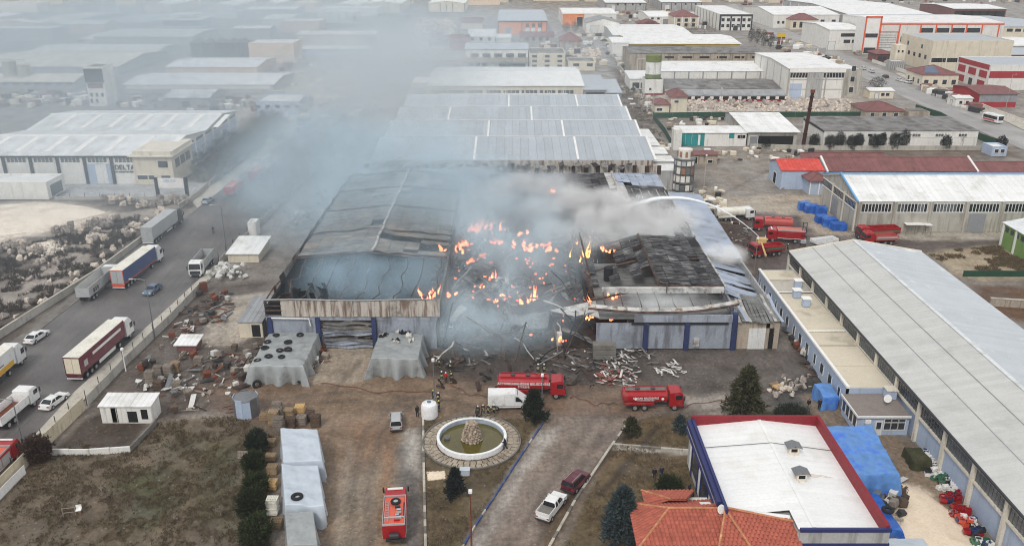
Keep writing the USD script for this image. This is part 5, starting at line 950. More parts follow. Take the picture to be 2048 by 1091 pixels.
# display tower of shelves
p = at(1365, 380); t = thing('display_tower', 'round steel shelf tower filled with white and orange goods behind the black roof', 'tower', (p[0], p[1] - 0, 0))
mat('goods_white', (226, 222, 214), .6, .06, rnd=.05); mat('goods_orange', (150, 112, 88), .7, .2, rnd=.15)
r = 2.7
P(t, 'core', cyl((0, 0, 0), (0, 0, 8.6), 1.7, 16), 'wall_grey')
for z in (0.2, 2.4, 4.6, 6.8, 8.6): P(t, 'ring', cyl((0, 0, z), (0, 0, z + .18), r + .1, 24), 'steel')
for k in range(12):
    a = k * math.pi / 6; P(t, 'post', cyl((r * math.cos(a), r * math.sin(a), 0), (r * math.cos(a), r * math.sin(a), 8.8), .09, 6), 'steel')
    for z, hh in ((.45, 1.5), (2.7, 1.7), (4.9, 1.7), (7.1, 1.2)):
        a2 = a + math.pi / 12; P(t, 'goods', xf(box(-.55, .55, -.2, .2, 0, hh), (2.4 * math.cos(a2), 2.4 * math.sin(a2), z), rz=a2 + math.pi / 2), R.choice(['goods_white', 'goods_orange', 'goods_white', 'steel', 'wall_grey']))
P(t, 'upper_drum', cyl((0, 0, 8.8), (0, 0, 11.2), 1.9, 12), 'goods_white')
for k in range(8):
    a = k * math.pi / 4; P(t, 'goods', xf(box(-.3, .3, -.1, .1, 0, 1.4), (1.95 * math.cos(a), 1.95 * math.sin(a), 9.3), rz=a + math.pi / 2), 'goods_orange')
b = Bld('hut', 'small white technical hut behind the round shelf tower', 1346, 1362, 293, 300, dep=4, roof='flat', wall='wall_white', rf='roof_white', h=6)
# ---------------------------------------------------------------- near right: blue grey warehouse with annex
b = Bld('warehouse', 'long blue grey walled warehouse with a vast pale sheet roof at the right', 0, 0, 0, 0, world=(53.6, 78.0, 62.0, 6.3, 91.5), roof='gy', rise=2.3, wall='wall_blue_grey', rf='roof_pale', over=.0, skip_roof=True, catg='warehouse')
mat('roof_sheet', (192, 192, 188), .5, .05, .3, 4, .05, rnd=.045, dirt=((168, 166, 160), .2, .54, .5), streak=((178, 172, 162), (.3, 2.4, 1), .57, .5))
mat('roof_clean', (234, 234, 232), .5, .04, .2, 3, .04, rnd=.03, dirt=((214, 208, 198), .25, .58, .5), rib=('y', 1.1, .25)); mat('roof_sheet_blue', (190, 195, 199), .5, .05, .3, 4, .05, rnd=.04, dirt=((236, 238, 240), .22, .6, .7), streak=((190, 194, 196), (.25, 2, 1), .56, .4))
W, D, h = b.W, b.D, b.h; xr = 11.6
n = 92
for i in range(n):
    y0, y1 = D * i / n - .2, D * (i + 1) / n - .2; alt = R.random() < .0
    P(b.o, 'roof_panel', plate((-.5, y1 - .003, h + .12), (-.5, y0 + .003, h + .12), (xr, y0 + .003, h + 2.45 + R.uniform(0, .02)), (xr, y1 - .003, h + 2.45), .08), 'roof_pale' if alt else 'roof_sheet')
    P(b.o, 'roof_panel', plate((xr, y1 - .003, h + 2.45), (xr, y0 + .003, h + 2.45), (W + .5, y0 + .003, h + .12), (W + .5, y1 - .003, h + .12), .08), 'roof_sheet_blue')
P(b.o, 'ridge_cap', box(xr - .3, xr + .3, 0, D, h + 2.46, h + 2.54), 'roof_pale')
for f_ in (.33, .66): P(b.o, 'seam', box(xr * f_ - .025, xr * f_ + .025, 0, D, h + .12 + 2.33 * f_ + .08, h + .12 + 2.33 * f_ + .15), 'roof_grey')
P(b.o, 'gutter', box(-.75, -.5, -.2, D, h - .1, h + .16), 'trim_dark'); P(b.o, 'gable', prism([(0, h), (W, h), (xr, h + 2.3)], D - .3, D, 'y'), 'wall_blue_grey'); P(b.o, 'verge', [plate((-.5, D - .1, h + .3), (-.5, D - .5, h + .3), (xr, D - .5, h + 2.62), (xr, D - .1, h + 2.62), .3), plate((xr, D - .1, h + 2.62), (xr, D - .5, h + 2.62), (W + .5, D - .5, h + .3), (W + .5, D - .1, h + .3), .3)], 'trim_cream')
P(b.o, 'top_beam', box(-.35, .05, 0, D, h - .55, h - .12), 'trim_cream'); P(b.o, 'sill_beam', box(-.28, .05, 0, D, h - 2.75, h - 2.45), 'trim_cream')
nb = 13
for i in range(nb + 1):
    y = D * i / nb; P(b.o, 'column', box(-.42, -.02, y - .28, y + .28, 0, h - .12), 'trim_cream')
    if i < nb:
        y0, y1 = y + .4, D * (i + 1) / nb - .4
        P(b.o, 'window', box(-.06, .04, y0, y1, h - 2.42, h - .57), 'glass_dusty' if R.random() < .6 else 'glass')
        m_ = 9
        P(b.o, 'window_grille', [box(-.12, -.05, y0 + (y1 - y0) * k / m_ - .035, y0 + (y1 - y0) * k / m_ + .035, h - 2.42, h - .57) for k in range(m_ + 1)] + [box(-.1, -.04, y0, y1, z - .03, z + .03) for z in (h - 1.9, h - 1.35)], 'steel')
# annex with flat cream roof slabs
mat('slab_cream', (202, 192, 172), .9, .06, .3, 5, .08, rnd=.05, dirt=((150, 138, 122), .22, .55, .6)); mat('slab_grey', (134, 124, 118), .9, .1, .3, 5, .1, dirt=((110, 100, 94), .3, .52, .5))
AX0, AY0, AY1, AZ = 46.7, 104.4, 150.0, 3.9
a = thing('annex', 'low annex with cream flat roof slabs along the blue grey warehouse', 'building', (0, 0, 0))
P(a, 'wall', [box(AX0, AX0 + .3, AY0, AY1, 0, AZ), box(AX0, 53.1, AY1 - .3, AY1, 0, AZ), box(AX0, 53.1, AY0, AY0 + .3, 0, AZ)], 'wall_blue_grey')
ys = [104.4, 111, 117.6, 122.5, 130.5, 138.5, 145, 150]
for i, (y0, y1) in enumerate(zip(ys[:-1], ys[1:])): P(a, 'roof_slab', box(AX0 + .3, 53.1, y0 + .12, y1 - .12, AZ - .2, AZ + R.uniform(0, .16)), 'slab_cream' if i != 5 else 'concrete_pale')
P(a, 'parapet', [box(AX0 - .12, AX0 + .32, AY0 - .1, AY1, AZ + .0, AZ + .32)], 'trim_white'); P(a, 'drain_pipe', cyl((AX0, 122.4, AZ + .3), (53, 122.4, AZ + .35), .12), 'trim_white'); P(a, 'drain_pipe', cyl((AX0, 138.4, AZ + .3), (53, 138.4, AZ + .35), .12), 'trim_white')
for x, y in ((51.2, 141.0), (49.6, 136.6), (50.0, 132.8)):
    r_ = P(a, 'roof_vent', rbox(x - .6, x + .6, y - .6, y + .6, AZ + .1, AZ + 1.5, .1), 'wall_blue_grey'); P(r_, 'cap', box(x - .75, x + .75, y - .75, y + .75, AZ + 1.5, AZ + 1.62), 'trim_white')
for i in range(13):
    y = AY0 + 2 + i * 3.45; w = 1.4 if i % 3 else .9
    P(P(a, 'window', box(AX0 - .05, AX0 + .02, y, y + w, 1.2 if i % 4 else .1, 2.6), 'glass'), 'frame', [box(AX0 - .1, AX0 - .01, y - .08, y, 1.1, 2.7), box(AX0 - .1, AX0 - .01, y + w, y + w + .08, 1.1, 2.7)], 'trim_white')
# office lean-to
o = thing('office', 'small blue grey office with flat brown grey roof, white door and glazed corner', 'building', (0, 0, 0)); OX0, OX1, OY0, OY1, OZ = 46.3, 53.1, 98.6, 104.3, 2.9
P(o, 'wall', box(OX0, OX1, OY0, OY1, 0, OZ), 'wall_blue_grey'); P(o, 'roof', box(OX0 - .3, OX1, OY0 - .3, OY1, OZ, OZ + .18), 'slab_grey'); P(o, 'roof_edge', [box(OX0 - .4, OX1, OY0 - .4, OY0 - .28, OZ - .05, OZ + .25), box(OX0 - .4, OX0 - .28, OY0 - .28, OY1, OZ - .05, OZ + .25)], 'trim_white')
P(P(o, 'door', box(48.6, 49.6, OY0 - .08, OY0 + .05, 0, 2.2), 'door_white'), 'pane', box(48.8, 49.4, OY0 - .1, OY0 - .07, 1.0, 2.0), 'glass')
for k in range(3): P(P(o, 'window', box(49.8 + k * .95, 50.65 + k * .95, OY0 - .06, OY0 + .03, .9, 2.5), 'glass'), 'frame', [box(49.72 + k * .95, 49.8 + k * .95, OY0 - .12, OY0 - .01, .8, 2.6), box(50.65 + k * .95, 50.72 + k * .95, OY0 - .12, OY0 - .01, .8, 2.6), box(49.8 + k * .95, 50.65 + k * .95, OY0 - .1, OY0 - .01, 2.5, 2.6), box(49.8 + k * .95, 50.65 + k * .95, OY0 - .1, OY0 - .01, .8, .9), box(49.8 + k * .95, 50.65 + k * .95, OY0 - .1, OY0 - .01, 1.95, 2.03)], 'trim_white')
for k in range(4): P(P(o, 'window', box(OX0 - .06, OX0 + .03, 99 + k * 1.3, 100.1 + k * 1.3, .9, 2.4), 'glass'), 'frame', [box(OX0 - .12, OX0 - .01, 98.9 + k * 1.3, 99 + k * 1.3, .8, 2.5), box(OX0 - .12, OX0 - .01, 100.1 + k * 1.3, 100.2 + k * 1.3, .8, 2.5)], 'trim_white')
P(o, 'air_conditioner', rbox(47.1, 47.9, OY0 - .4, OY0 - .02, 1.9, 2.5, .05), 'trim_white')
ds = thing('satellite_dish', 'white satellite dish on the flat roof of the small office', 'dish', (50.9, 101.2, OZ + .18)); P(ds, 'mast', cyl((0, 0, 0), (0, 0, .9), .05), 'steel'); P(ds, 'reflector', xf(cyl((0, 0, 0), (0, 0, .12), .3, 20, .55), (0, -.1, 1.1), rx=1.2), 'trim_white')
wt = thing('water_tank', 'pale blue square tank on the office roof beside the dish', 'tank', (52.2, 103.2, OZ + .18)); P(wt, 'tank', rbox(-.7, .7, -.7, .7, 0, 1.4, .1), 'wall_blue_grey'); P(wt, 'lid', box(-.8, .8, -.8, .8, 1.4, 1.5), 'trim_cream')

# ---------------------------------------------------------------- near right: white roofed hall with crimson parapet
BX0, BX1, BY0, BY1, BZ = 22.3, 38.2, 70.6, 92.0, 6.3
h_ = thing('hall', 'white roofed hall framed by a crimson parapet in the lower right', 'building', (0, 0, 0))
P(h_, 'wall', box(29.1, BX1, BY0, BY1, 0, BZ - .7), 'wall_grey'); P(h_, 'wall', box(BX0, 29.09, 73.6, BY1, 0, BZ - .7), 'wall_grey')
xm = BX0 + 8.4; n = 20
for i in range(n):
    y0, y1 = BY0 + .3 + (BY1 - BY0 - .6) * i / n, BY0 + .3 + (BY1 - BY0 - .6) * (i + 1) / n
    xa, za = (BX0 + .3, BZ - .62) if y1 > 74.2 else (29.1, BZ + .25 - .87 * 1.6 / 8.1)
    P(h_, 'roof_panel', plate((xa, y1 - .01, za), (xa, y0 + .01, za), (xm, y0 + .01, BZ + .25), (xm, y1 - .01, BZ + .25), .08), 'roof_clean')
    P(h_, 'roof_panel', plate((xm, y1 - .01, BZ + .25), (xm, y0 + .01, BZ + .25), (BX1 - .4, y0 + .01, BZ - .62), (BX1 - .4, y1 - .01, BZ - .62), .08), 'roof_clean')
P(h_, 'ridge_cap', box(xm - .2, xm + .2, BY0 + .3, BY1 - .3, BZ + .26, BZ + .31), 'roof_clean')
P(h_, 'parapet', [box(BX0, BX1, BY1 - .35, BY1, BZ - .7, BZ + .75), box(BX1 - .4, BX1, BY0, BY1 - .36, BZ - .7, BZ + .75)], 'trim_crimson', label='crimson sheet parapet at the back and right')
P(h_, 'parapet', [box(BX0, BX0 + .3, 73.6, BY1 - .36, BZ - .7, BZ + .45)], 'trim_navy', label='navy edge along the left eave')
P(h_, 'fascia', [box(BX0 - .5, BX0 - .02, 75.2, BY1, BZ - .45, BZ + .2), box(BX0 - .55, BX0 - .02, 75.2, BY1, BZ - 1.3, BZ - 1.0), box(29.1, BX1 + .1, BY0 - .3, BY0, BZ + .1, BZ + .5), box(29.1, BX1 + .1, BY0 - .3, BY0, BZ - 1.7, BZ - 1.3)], 'trim_navy')
P(h_, 'cladding', [box(29.1, BX1, BY0 - .2, BY0 - .01, BZ - 1.3, BZ + .1), box(BX0 - .4, BX0 - .02, 75.2, BY1, BZ - 1.0, BZ - .45)], 'wall_grey')
P(h_, 'column', box(35.6, 36.2, BY0 - .25, BY0 - .01, 0, BZ - 1.7), 'trim_navy')
for k in range(3): P(P(h_, 'window', box(BX0 - .08, BX0 + .03, 75.8 + k * 5.2, 78.8 + k * 5.2, 1.0, 4.2), 'glass'), 'frame', [box(BX0 - .14, BX0 - .01, 75.3 + k * 5.2, 75.8 + k * 5.2, 0, 4.6), box(BX0 - .14, BX0 - .01, 78.8 + k * 5.2, 79.2 + k * 5.2, 0, 4.6)], 'trim_navy'); P(h_, 'wall_panel', box(BX0 - .1, BX0 - .01, 79.3 + k * 5.2, 80.3 + k * 5.2, .3, 4.8), 'wall_white')
mat('roof_rusty', (232, 228, 222), .55, .06, .3, 4, .06, dirt=((150, 96, 54), .9, .42, .9))
for (u, v, lb) in ((1585, 905, 'grey hooded roof vent, upper one on the white roof'), (1600, 958, 'grey hooded roof vent with rust stains, lower one on the white roof')):
    p = at(u, v, BZ); vt = thing('roof_vent', lb, 'vent', (p[0], p[1], BZ - .1)); P(vt, 'box', box(-.55, .55, -.5, .5, 0, 1.1), 'trim_cream'); P(vt, 'opening', box(-.35, .35, -.53, -.5, .55, .95), 'dark_gap')
    P(vt, 'hood', [plate((-.9, -.75, 1.1), (0, -.75, 1.45), (0, .75, 1.45), (-.9, .75, 1.1), .05), plate((0, -.75, 1.45), (.9, -.75, 1.1), (.9, .75, 1.1), (0, .75, 1.45), .05)], 'steel')
mat('rust_run', (186, 150, 118), .8, .3, 1.2, 3, .3)
for k in range(5): x_, y_, l_ = 32.2 + R.uniform(-.6, .3), 80.6 + (k - 2) * .22, R.uniform(1.2, 4.6); zz = lambda x: BZ + .262 - .87 * (x - xm) / 7.1; P(h_, 'rust_streak', plate((x_, y_ + .05, zz(x_)), (x_, y_ - .05, zz(x_)), (x_ + l_, y_ - .03, zz(x_ + l_)), (x_ + l_, y_ + .03, zz(x_ + l_)), .01), 'rust_run')
p = at(1593, 962, BZ); rs = P(h_, 'rust_stain', plate((p[0] - 1.0, p[1] - .5, BZ + .19), (p[0] + .4, p[1] - .5, BZ + .13), (p[0] + .4, p[1] + .5, BZ + .13), (p[0] - 1.0, p[1] + .5, BZ + .19), .01), 'roof_rusty')
P(h_, 'cable', tube([(BX0 + .3, 86.6, BZ - .5), (xm, 86.4, BZ + .34), (BX1 - .4, 86.0, BZ - .5)], .035, 5), 'steel_dark')
# satellite dish on the roof corner
ds = thing('satellite_dish', 'white satellite dish where tiled roof and white roof meet', 'dish', (21.9, 74.2, 5.2)); P(ds, 'mast', cyl((0, 0, 0), (0, 0, 1.1), .05), 'steel'); P(ds, 'reflector', xf(cyl((0, 0, 0), (0, 0, .12), .25, 20, .5), (0, -.1, 1.2), rx=1.15, rz=.5), 'trim_white')

# ---------------------------------------------------------------- tiled house
mat('tile', (168, 90, 72), .8, .12, 1.2, 6, .14, rnd=.14, dirt=((140, 74, 58), .8, .52, .5)); mat('tile_ridge', (184, 126, 90), .8, .15, 1.5, 6, .15, rnd=.1, dirt=((214, 176, 130), 1.5, .55, .6))
th = thing('tiled_house', 'house with red clay tiled hip roofs at the bottom edge', 'house', (0, 0, 0)); ntile = [0]; rest = []
P(th, 'wall', box(13.6, 22.2, 66.5, 76.6, 0, 4.0), 'wall_blue_grey'); P(th, 'wall', box(15.2, 21.8, 76.6, 79.4, 0, 4.0), 'wall_white'); P(th, 'eave', box(13.1, 22.2, 66, 77.0, 3.95, 4.1), 'trim_navy')
tl = prism([(-.21, 0), (-.1, .075), (.1, .075), (.21, 0), (.1, .04), (-.1, .04)], 0, .52, 'y')
def tiled(a, b_, c, d=None, w=.44, l=.46):
    """Tiles laid over the roof plane with eave a-b_ and upper edge d-c (c only: a triangle)."""
    a, b_, c = (np.array(q, float) for q in (a, b_, c)); d = c if d is None else np.array(d, float)
    e = b_ - a; L = np.linalg.norm(e); e /= L; n = np.cross(e, (c + d) / 2 - (a + b_) / 2); n /= np.linalg.norm(n); up = np.cross(n, e); Hh = float(((c + d) / 2 - a) @ up)
    lc, ld = float((c - a) @ e), float((d - a) @ e)
    P(th, 'roof', plate(a, b_, c + 1e-3, d if np.linalg.norm(d - c) > .01 else c - e * .01, .08), 'tile')
    for r in range(int(Hh / l)):
        y = r * l; s0, s1 = ld * (y + l * .5) / Hh, L + (lc - L) * (y + l * .5) / Hh
        k = int((s1 - s0) / w)
        for q in range(k):
            x = s0 + w * (q + .5) + R.uniform(-.01, .01); v = tl.vertices; o_ = a + e * x + up * y
            pos = o_ + v[:, :1] * e + v[:, 1:2] * up + (v[:, 2:] + .03 + .05 * (1 - v[:, 1:2] / .52)) * n
            t_ = trimesh.Trimesh(pos, tl.faces, process=False)
            if proj(o_)[1] < 1120 and ntile[0] < 296: ntile[0] += 1; P(th, 'tile', t_, 'tile')
            else: rest.append(t_)
pA, pB = np.array((16.6, 74.7, 6.0)), np.array((22.4, 74.7, 6.0))
tiled((12.8, 70.4, 4.2), (22.2, 70.4, 4.2), (22.2, 74.7, 6.0), pA)           # front slope
tiled((12.8, 78.0, 4.2), (12.8, 70.4, 4.2), pA)                              # left hip
tiled((22.2, 78.6, 4.2), (12.8, 78.0, 4.2), pA, (22.2, 74.9, 6.0))           # back slope
tiled((14.6, 80.3, 4.2), (14.6, 77.4, 4.25), (17.2, 77.2, 5.3)); tiled((20.6, 80.4, 4.2), (14.6, 80.3, 4.2), (17.2, 77.2, 5.3), (19, 77.2, 5.3))
tiled((20.4, 68.4, 4.35), (24.7, 68.2, 4.4), (22.45, 74.2, 6.25)); tiled((24.7, 68.2, 4.4), (29.7, 67.4, 4.3), (29.0, 72.5, 6.0), (22.5, 74.4, 6.3))
for i, (q0, q1) in enumerate(((pA, (12.8, 70.4, 4.2)), (pA, (12.8, 78, 4.2)), (pA, (22.2, 74.7, 6.0)), ((22.45, 74.2, 6.25), (20.4, 68.4, 4.35)), ((22.45, 74.2, 6.25), (24.7, 68.2, 4.4)), ((22.5, 74.4, 6.3), (29.0, 72.5, 6.0)), ((17.2, 77.2, 5.3), (14.6, 80.3, 4.2)))):
    q0, q1 = np.array(q0, float), np.array(q1, float); n_ = int(np.linalg.norm(q1 - q0) / .45)
    for k in range(n_): P(th, 'ridge_tile', cyl(q0 + (q1 - q0) * k / n_ + [0, 0, .12], q0 + (q1 - q0) * (k + 1.1) / n_ + [0, 0, .1], .12, 7, .14), 'tile_ridge')
if rest: tag(P(th, 'tiles', rest, 'tile'), kind='stuff')
P(th, 'skylight', [plate((20.3, 76.2, 5.55), (21.4, 76.2, 5.6), (21.4, 76.8, 5.35), (20.3, 76.8, 5.3), .1)], 'trim_white')
p = at(1520, 1058, 5.2)
P(th, 'valley_sheet', plate((23.2, 74.3, 6.22), (29.0, 72.55, 5.95), (29.0, 73.5, 6.1), (23.6, 75.2, 5.75), .04), 'roof_white')

# ---------------------------------------------------------------- fountain
ft = thing('fountain', 'round white rimmed fountain basin with green water', 'fountain', (-5.35, 97.3, 0)); ro, ri = 4.65, 4.3
def ring(r0, r1, z0, z1, n=64):
    return trimesh.creation.annulus(r0, r1, z1 - z0, sections=n).apply_translation((0, 0, (z0 + z1) / 2))
mat('water_green', (86, 78, 30), .06, .1, .5, 3, .1, spec=.6); mat('rim_white', (232, 232, 232), .6, .05, dirt=((186, 184, 180), .8, .56, .5)); mat('basin_blue', (166, 178, 192), .7, .1, .5, 4, .1, dirt=((120, 124, 120), .6, .5, .6))
P(ft, 'rim', ring(ri, ro, 0, .75), 'rim_white', smooth=30); P(ft, 'basin_wall', ring(ri - .06, ri - .005, -.0, .68), 'basin_blue', smooth=30); P(ft, 'water', cyl((0, 0, 0), (0, 0, .12), ri - .07, 64), 'water_green')
# stacked stone cairn in the middle, stone by stone
mat('stone', (168, 152, 134), .9, .15, .8, 6, .2, rnd=.2, dirt=((120, 104, 90), 1, .52, .6))
for lay in range(9):
    rad = 1.25 - lay * .085; z = .12 + lay * .3; n_ = int(2 * math.pi * rad / .5)
    for k in range(n_):
        a_ = (k + .5 * (lay % 2)) * 2 * math.pi / n_; pts_ = NR.normal(0, 1, (14, 3)); pts_ /= np.linalg.norm(pts_, axis=1, keepdims=True); pts_ *= [.3, .24, .2]
        P(ft, 'stone', xf(hull(pts_), (rad * math.cos(a_), rad * math.sin(a_) * .9, z + .12), rz=a_ + R.uniform(-.3, .3)), 'stone')
P(ft, 'core', cyl((0, 0, .1), (0, 0, 2.7), 1.15, 10, .45), 'stone'); P(ft, 'cap_stone', cyl((0, 0, 2.7), (0, 0, 2.95), .4, 9, .3), 'stone')
for k in range(5): P(ft, 'drain_grate', box(-3.7 + k * .16, -3.62 + k * .16, -.5, .5, .3, .5), 'steel')
# paving round it: wedges
pv = thing('paving', 'ring of stone paving around the fountain', 'paving', (-5.35, 97.1, 0))
mat('paving_stone', (164, 152, 136), .9, .1, .6, 6, .12, rnd=.09, dirt=((120, 108, 94), .5, .52, .6))
for rr in range(2):
    n_ = 40 + rr * 8
    for k in range(n_):
        a0, a1 = 2 * math.pi * k / n_, 2 * math.pi * (k + 1) / n_; r0, r1 = (4.75, 5.5) if rr == 0 else (5.53, 6.35)
        g_ = .012; q = [(r0 * math.cos(a0 + g_), r0 * math.sin(a0 + g_)), (r1 * math.cos(a0 + g_), r1 * math.sin(a0 + g_)), (r1 * math.cos(a1 - g_), r1 * math.sin(a1 - g_)), (r0 * math.cos(a1 - g_), r0 * math.sin(a1 - g_))]
        P(pv, 'paving_stone', prism(q, -.02, .06 + R.uniform(0, .02), 'z'), 'paving_stone')
for k in range(44):
    a0, a1 = 2 * math.pi * k / 44, 2 * math.pi * (k + .94) / 44; q = [(6.38 * math.cos(a0), 6.38 * math.sin(a0)), (6.56 * math.cos(a0), 6.56 * math.sin(a0)), (6.56 * math.cos(a1), 6.56 * math.sin(a1)), (6.38 * math.cos(a1), 6.38 * math.sin(a1))]
    P(pv, 'kerb_stone', prism(q, -.02, .2, 'z'), 'concrete_dark')
# ---------------------------------------------------------------- kerbs, walls, fences
def wall_run(name, label, catg, line, h, t, m, seg=4.0, cap=None, post=None, posth=0.0, group=None):
    """A wall along a pixel line: each panel a part, posts as parts."""
    p = np.array(gpx(*line)); th_ = thing(name, label, catg, (p[0][0], p[0][1], 0), group=group); q0 = p[0]
    for a_, c_ in zip(p[:-1] - q0, p[1:] - q0):
        L = np.linalg.norm(c_ - a_); n_ = max(1, int(round(L / seg))); an = math.atan2(*(c_ - a_)[::-1])
        for k in range(n_):
            s0 = a_ + (c_ - a_) * k / n_; ll = L / n_
            P(th_, 'panel', xf(box(.03, ll - .03, -t / 2, t / 2, -.1, h + R.uniform(-.02, .02)), (s0[0], s0[1], 0), rz=an), m)
            if cap: P(th_, 'coping', xf(box(0, ll, -t / 2 - .06, t / 2 + .06, h + .02, h + .12), (s0[0], s0[1], 0), rz=an), cap)
            if post: P(th_, 'post', xf(cyl((0, t / 2 + .06, 0), (0, t / 2 + .06, h + posth), .06, 6), (s0[0], s0[1], 0), rz=an), post)
    return th_
mat('kerb_blue', (62, 80, 128), .8, .15, 1, 5, .15, dirt=((120, 122, 128), .8, .54, .7)); mat('precast', (200, 188, 164), .9, .08, .4, 5, .1, rnd=.05, streak=((150, 136, 116), (1.2, 1.2, .3), .55, .6)); mat('wall_left', (176, 172, 164), .9, .1, .4, 5, .1, rnd=.06, streak=((130, 124, 116), (1.2, 1.2, .3), .54, .6))
wall_run('roadside_wall', 'low grey concrete wall along the left side of the muddy road', 'wall', [(-60, 722), (0, 676), (90, 618), (192, 553), (284, 484)], 1.3, .25, 'wall_left', 4, cap='concrete_pale')
wall_run('roadside_wall', 'low pale wall beside the parked silver car at the hazy road', 'wall', [(358, 418), (392, 396), (416, 374)], 1.3, .25, 'wall_left', 4, cap='concrete_pale')
wall_run('roadside_wall', 'long pale wall along the road before the dark hedge', 'wall', [(420, 370), (480, 322), (560, 262)], 1.2, .25, 'wall_left', 5, cap='concrete_pale')
wall_run('forecourt_wall', 'thin low wall with railing posts before the factory forecourt', 'wall', [(110, 398), (260, 398), (382, 398)], .7, .2, 'wall_left', 4, post='steel_dark', posth=.9)
wall_run('precast_fence', 'cream precast slab fence with dark posts beside the dry field', 'fence', [(-30, 1018), (60, 925), (170, 818)], 2.0, .12, 'precast', 3.6, post='steel_dark', posth=.9)
wall_run('precast_fence', 'grey slab fence with dark posts beside the scrap yard', 'fence', [(176, 810), (250, 732), (345, 640), (400, 582)], 1.5, .12, 'wall_left', 3.6, post='steel_dark', posth=1.0)
wall_run('precast_fence', 'dim slab fence along the hazy road above the burnt yard', 'fence', [(440, 530), (520, 452), (600, 374), (640, 336)], 1.5, .12, 'wall_left', 4.5, post='steel_dark', posth=1.2)
wall_run('white_slabs', 'white sheet slabs leaning along the foot of the cream fence', 'fence', [(-20, 1020), (12, 985), (52, 945)], 1.2, .06, 'trim_white', 3.6)
wall_run('garden_wall', 'low white broken wall between the small yard and the dry field', 'wall', [(100, 908), (180, 908), (262, 902)], .8, .25, 'wall_white', 3.0)
wall_run('garden_wall', 'short grey wall running up from the low white wall', 'wall', [(262, 902), (300, 862), (314, 846)], .8, .25, 'concrete_dark', 2.6)
for line, lb in (([(1086, 846), (1046, 905), (1004, 970), (950, 1052), (905, 1130)], 'blue and white painted kerb left of the right lane'),):
    p = np.array(gpx(*line)); k_ = thing('kerb', lb, 'kerb', (p[0][0], p[0][1], 0))
    for a_, c_ in zip(p[:-1] - p[0], p[1:] - p[0]):
        L = np.linalg.norm(c_ - a_); n_ = int(L / 1.0); an = math.atan2(*(c_ - a_)[::-1])
        for q in range(n_):
            s0 = a_ + (c_ - a_) * q / n_; P(k_, 'kerb_stone', xf(rbox(.02, L / n_ - .02, -.09, .09, -.05, .25, .03), (s0[0], s0[1], 0), rz=an), 'kerb_blue' if R.random() < .85 else 'concrete_pale')
for line, lb, w in (([(1262, 836), (1215, 902), (1150, 1000), (1100, 1090), (1080, 1130)], 'worn grey kerb between the right lane and the grass with ruts', .3), ([(846, 832), (848, 960), (852, 1130)], 'low concrete kerb left of the fountain lawn', .3), ([(1226, 888), (1300, 894), (1386, 901)], 'narrow concrete edging across the rutted grass', .25)):
    p = np.array(gpx(*line)); k_ = thing('kerb', lb, 'kerb', (p[0][0], p[0][1], 0))
    for a_, c_ in zip(p[:-1] - p[0], p[1:] - p[0]):
        L = np.linalg.norm(c_ - a_); n_ = max(1, int(L / 1.2)); an = math.atan2(*(c_ - a_)[::-1])
        for q in range(n_):
            s0 = a_ + (c_ - a_) * q / n_; P(k_, 'kerb_stone', xf(box(.03, L / n_ - .03, -w / 2, w / 2, -.05, .16 + R.uniform(-.03, .02)), (s0[0], s0[1], 0), rz=an), 'concrete_pale' if R.random() < .7 else 'concrete_dark')
mat('fence_green', (34, 72, 56), .8, .12, rnd=.06)
wall_run('green_fence', 'long dark green mesh fence behind the turquoise building', 'fence', [(1306, 236), (1500, 234), (1726, 234)], 2.0, .1, 'fence_green', 8)
wall_run('green_fence', 'dark green fence behind the long low warehouse beside the right road', 'fence', [(1830, 220), (1880, 236), (1960, 280), (1995, 292)], 2.2, .1, 'fence_green', 6)
wall_run('green_fence', 'green fence along the left side of the brown weedy lot', 'fence', [(1306, 238), (1330, 268), (1345, 296)], 2.0, .1, 'fence_green', 6)
wall_run('green_fence', 'dark green fence strip at the right edge above the brown soil', 'fence', [(1925, 552), (2120, 553)], 1.2, .1, 'fence_green', 5)
wall_run('yard_wall', 'pale boundary wall behind the row of dark pines', 'wall', [(1500, 296), (1660, 300), (1985, 300)], 1.4, .2, 'wall_concrete', 6)
wall_run('yard_wall', 'white low wall with red coping along the right road', 'wall', [(1744, 124), (1810, 146), (1900, 188), (1990, 226), (2060, 252)], 1.4, .3, 'wall_white', 8, cap='wall_peach')
wall_run('yard_wall', 'dry stone wall at the right edge above the vast roof', 'wall', [(1978, 610), (2100, 618)], 1.4, .4, 'wall_old', 2.5, cap='concrete_pale')
wall_run('yard_wall', 'bare lane wall left of the old stained warehouse', 'wall', [(1224, 112), (1268, 178), (1278, 190)], 1.4, .3, 'wall_concrete', 8)
# ---------------------------------------------------------------- vehicles (local frame: y forward, x right, base on the ground)
def paint(name, c, rough=.35, dirt=.35): mat(name, c, rough, .05, .5, 4, .05, coat=.25, dirt=((120, 108, 96), .9, .56, dirt)); return name
for n_, c_ in (('paint_white', (226, 226, 224)), ('paint_red', (160, 20, 30)), ('paint_red_light', (184, 84, 78)), ('paint_silver', (158, 170, 180)), ('paint_blue', (92, 112, 134)), ('paint_maroon', (88, 26, 42)), ('paint_navy', (44, 62, 104)), ('paint_grey', (170, 172, 172)), ('paint_dark', (44, 46, 50)), ('paint_cream', (216, 206, 184)), ('paint_yellow', (220, 170, 40)), ('paint_orange', (214, 88, 62)), ('paint_green', (60, 110, 84))): paint(n_, c_)
mat('rubber', (34, 34, 36), .9, .15); mat('chrome', (190, 190, 190), .3, .1, metal=.7); mat('lamp_clear', (220, 220, 214), .2, .05); mat('lamp_red', (150, 20, 20), .3, .1); mat('car_glass', (26, 30, 36), .08, .2, spec=.7); mat('tarp_white', (224, 220, 208), .65, .06, dirt=((176, 166, 148), .5, .52, .5))
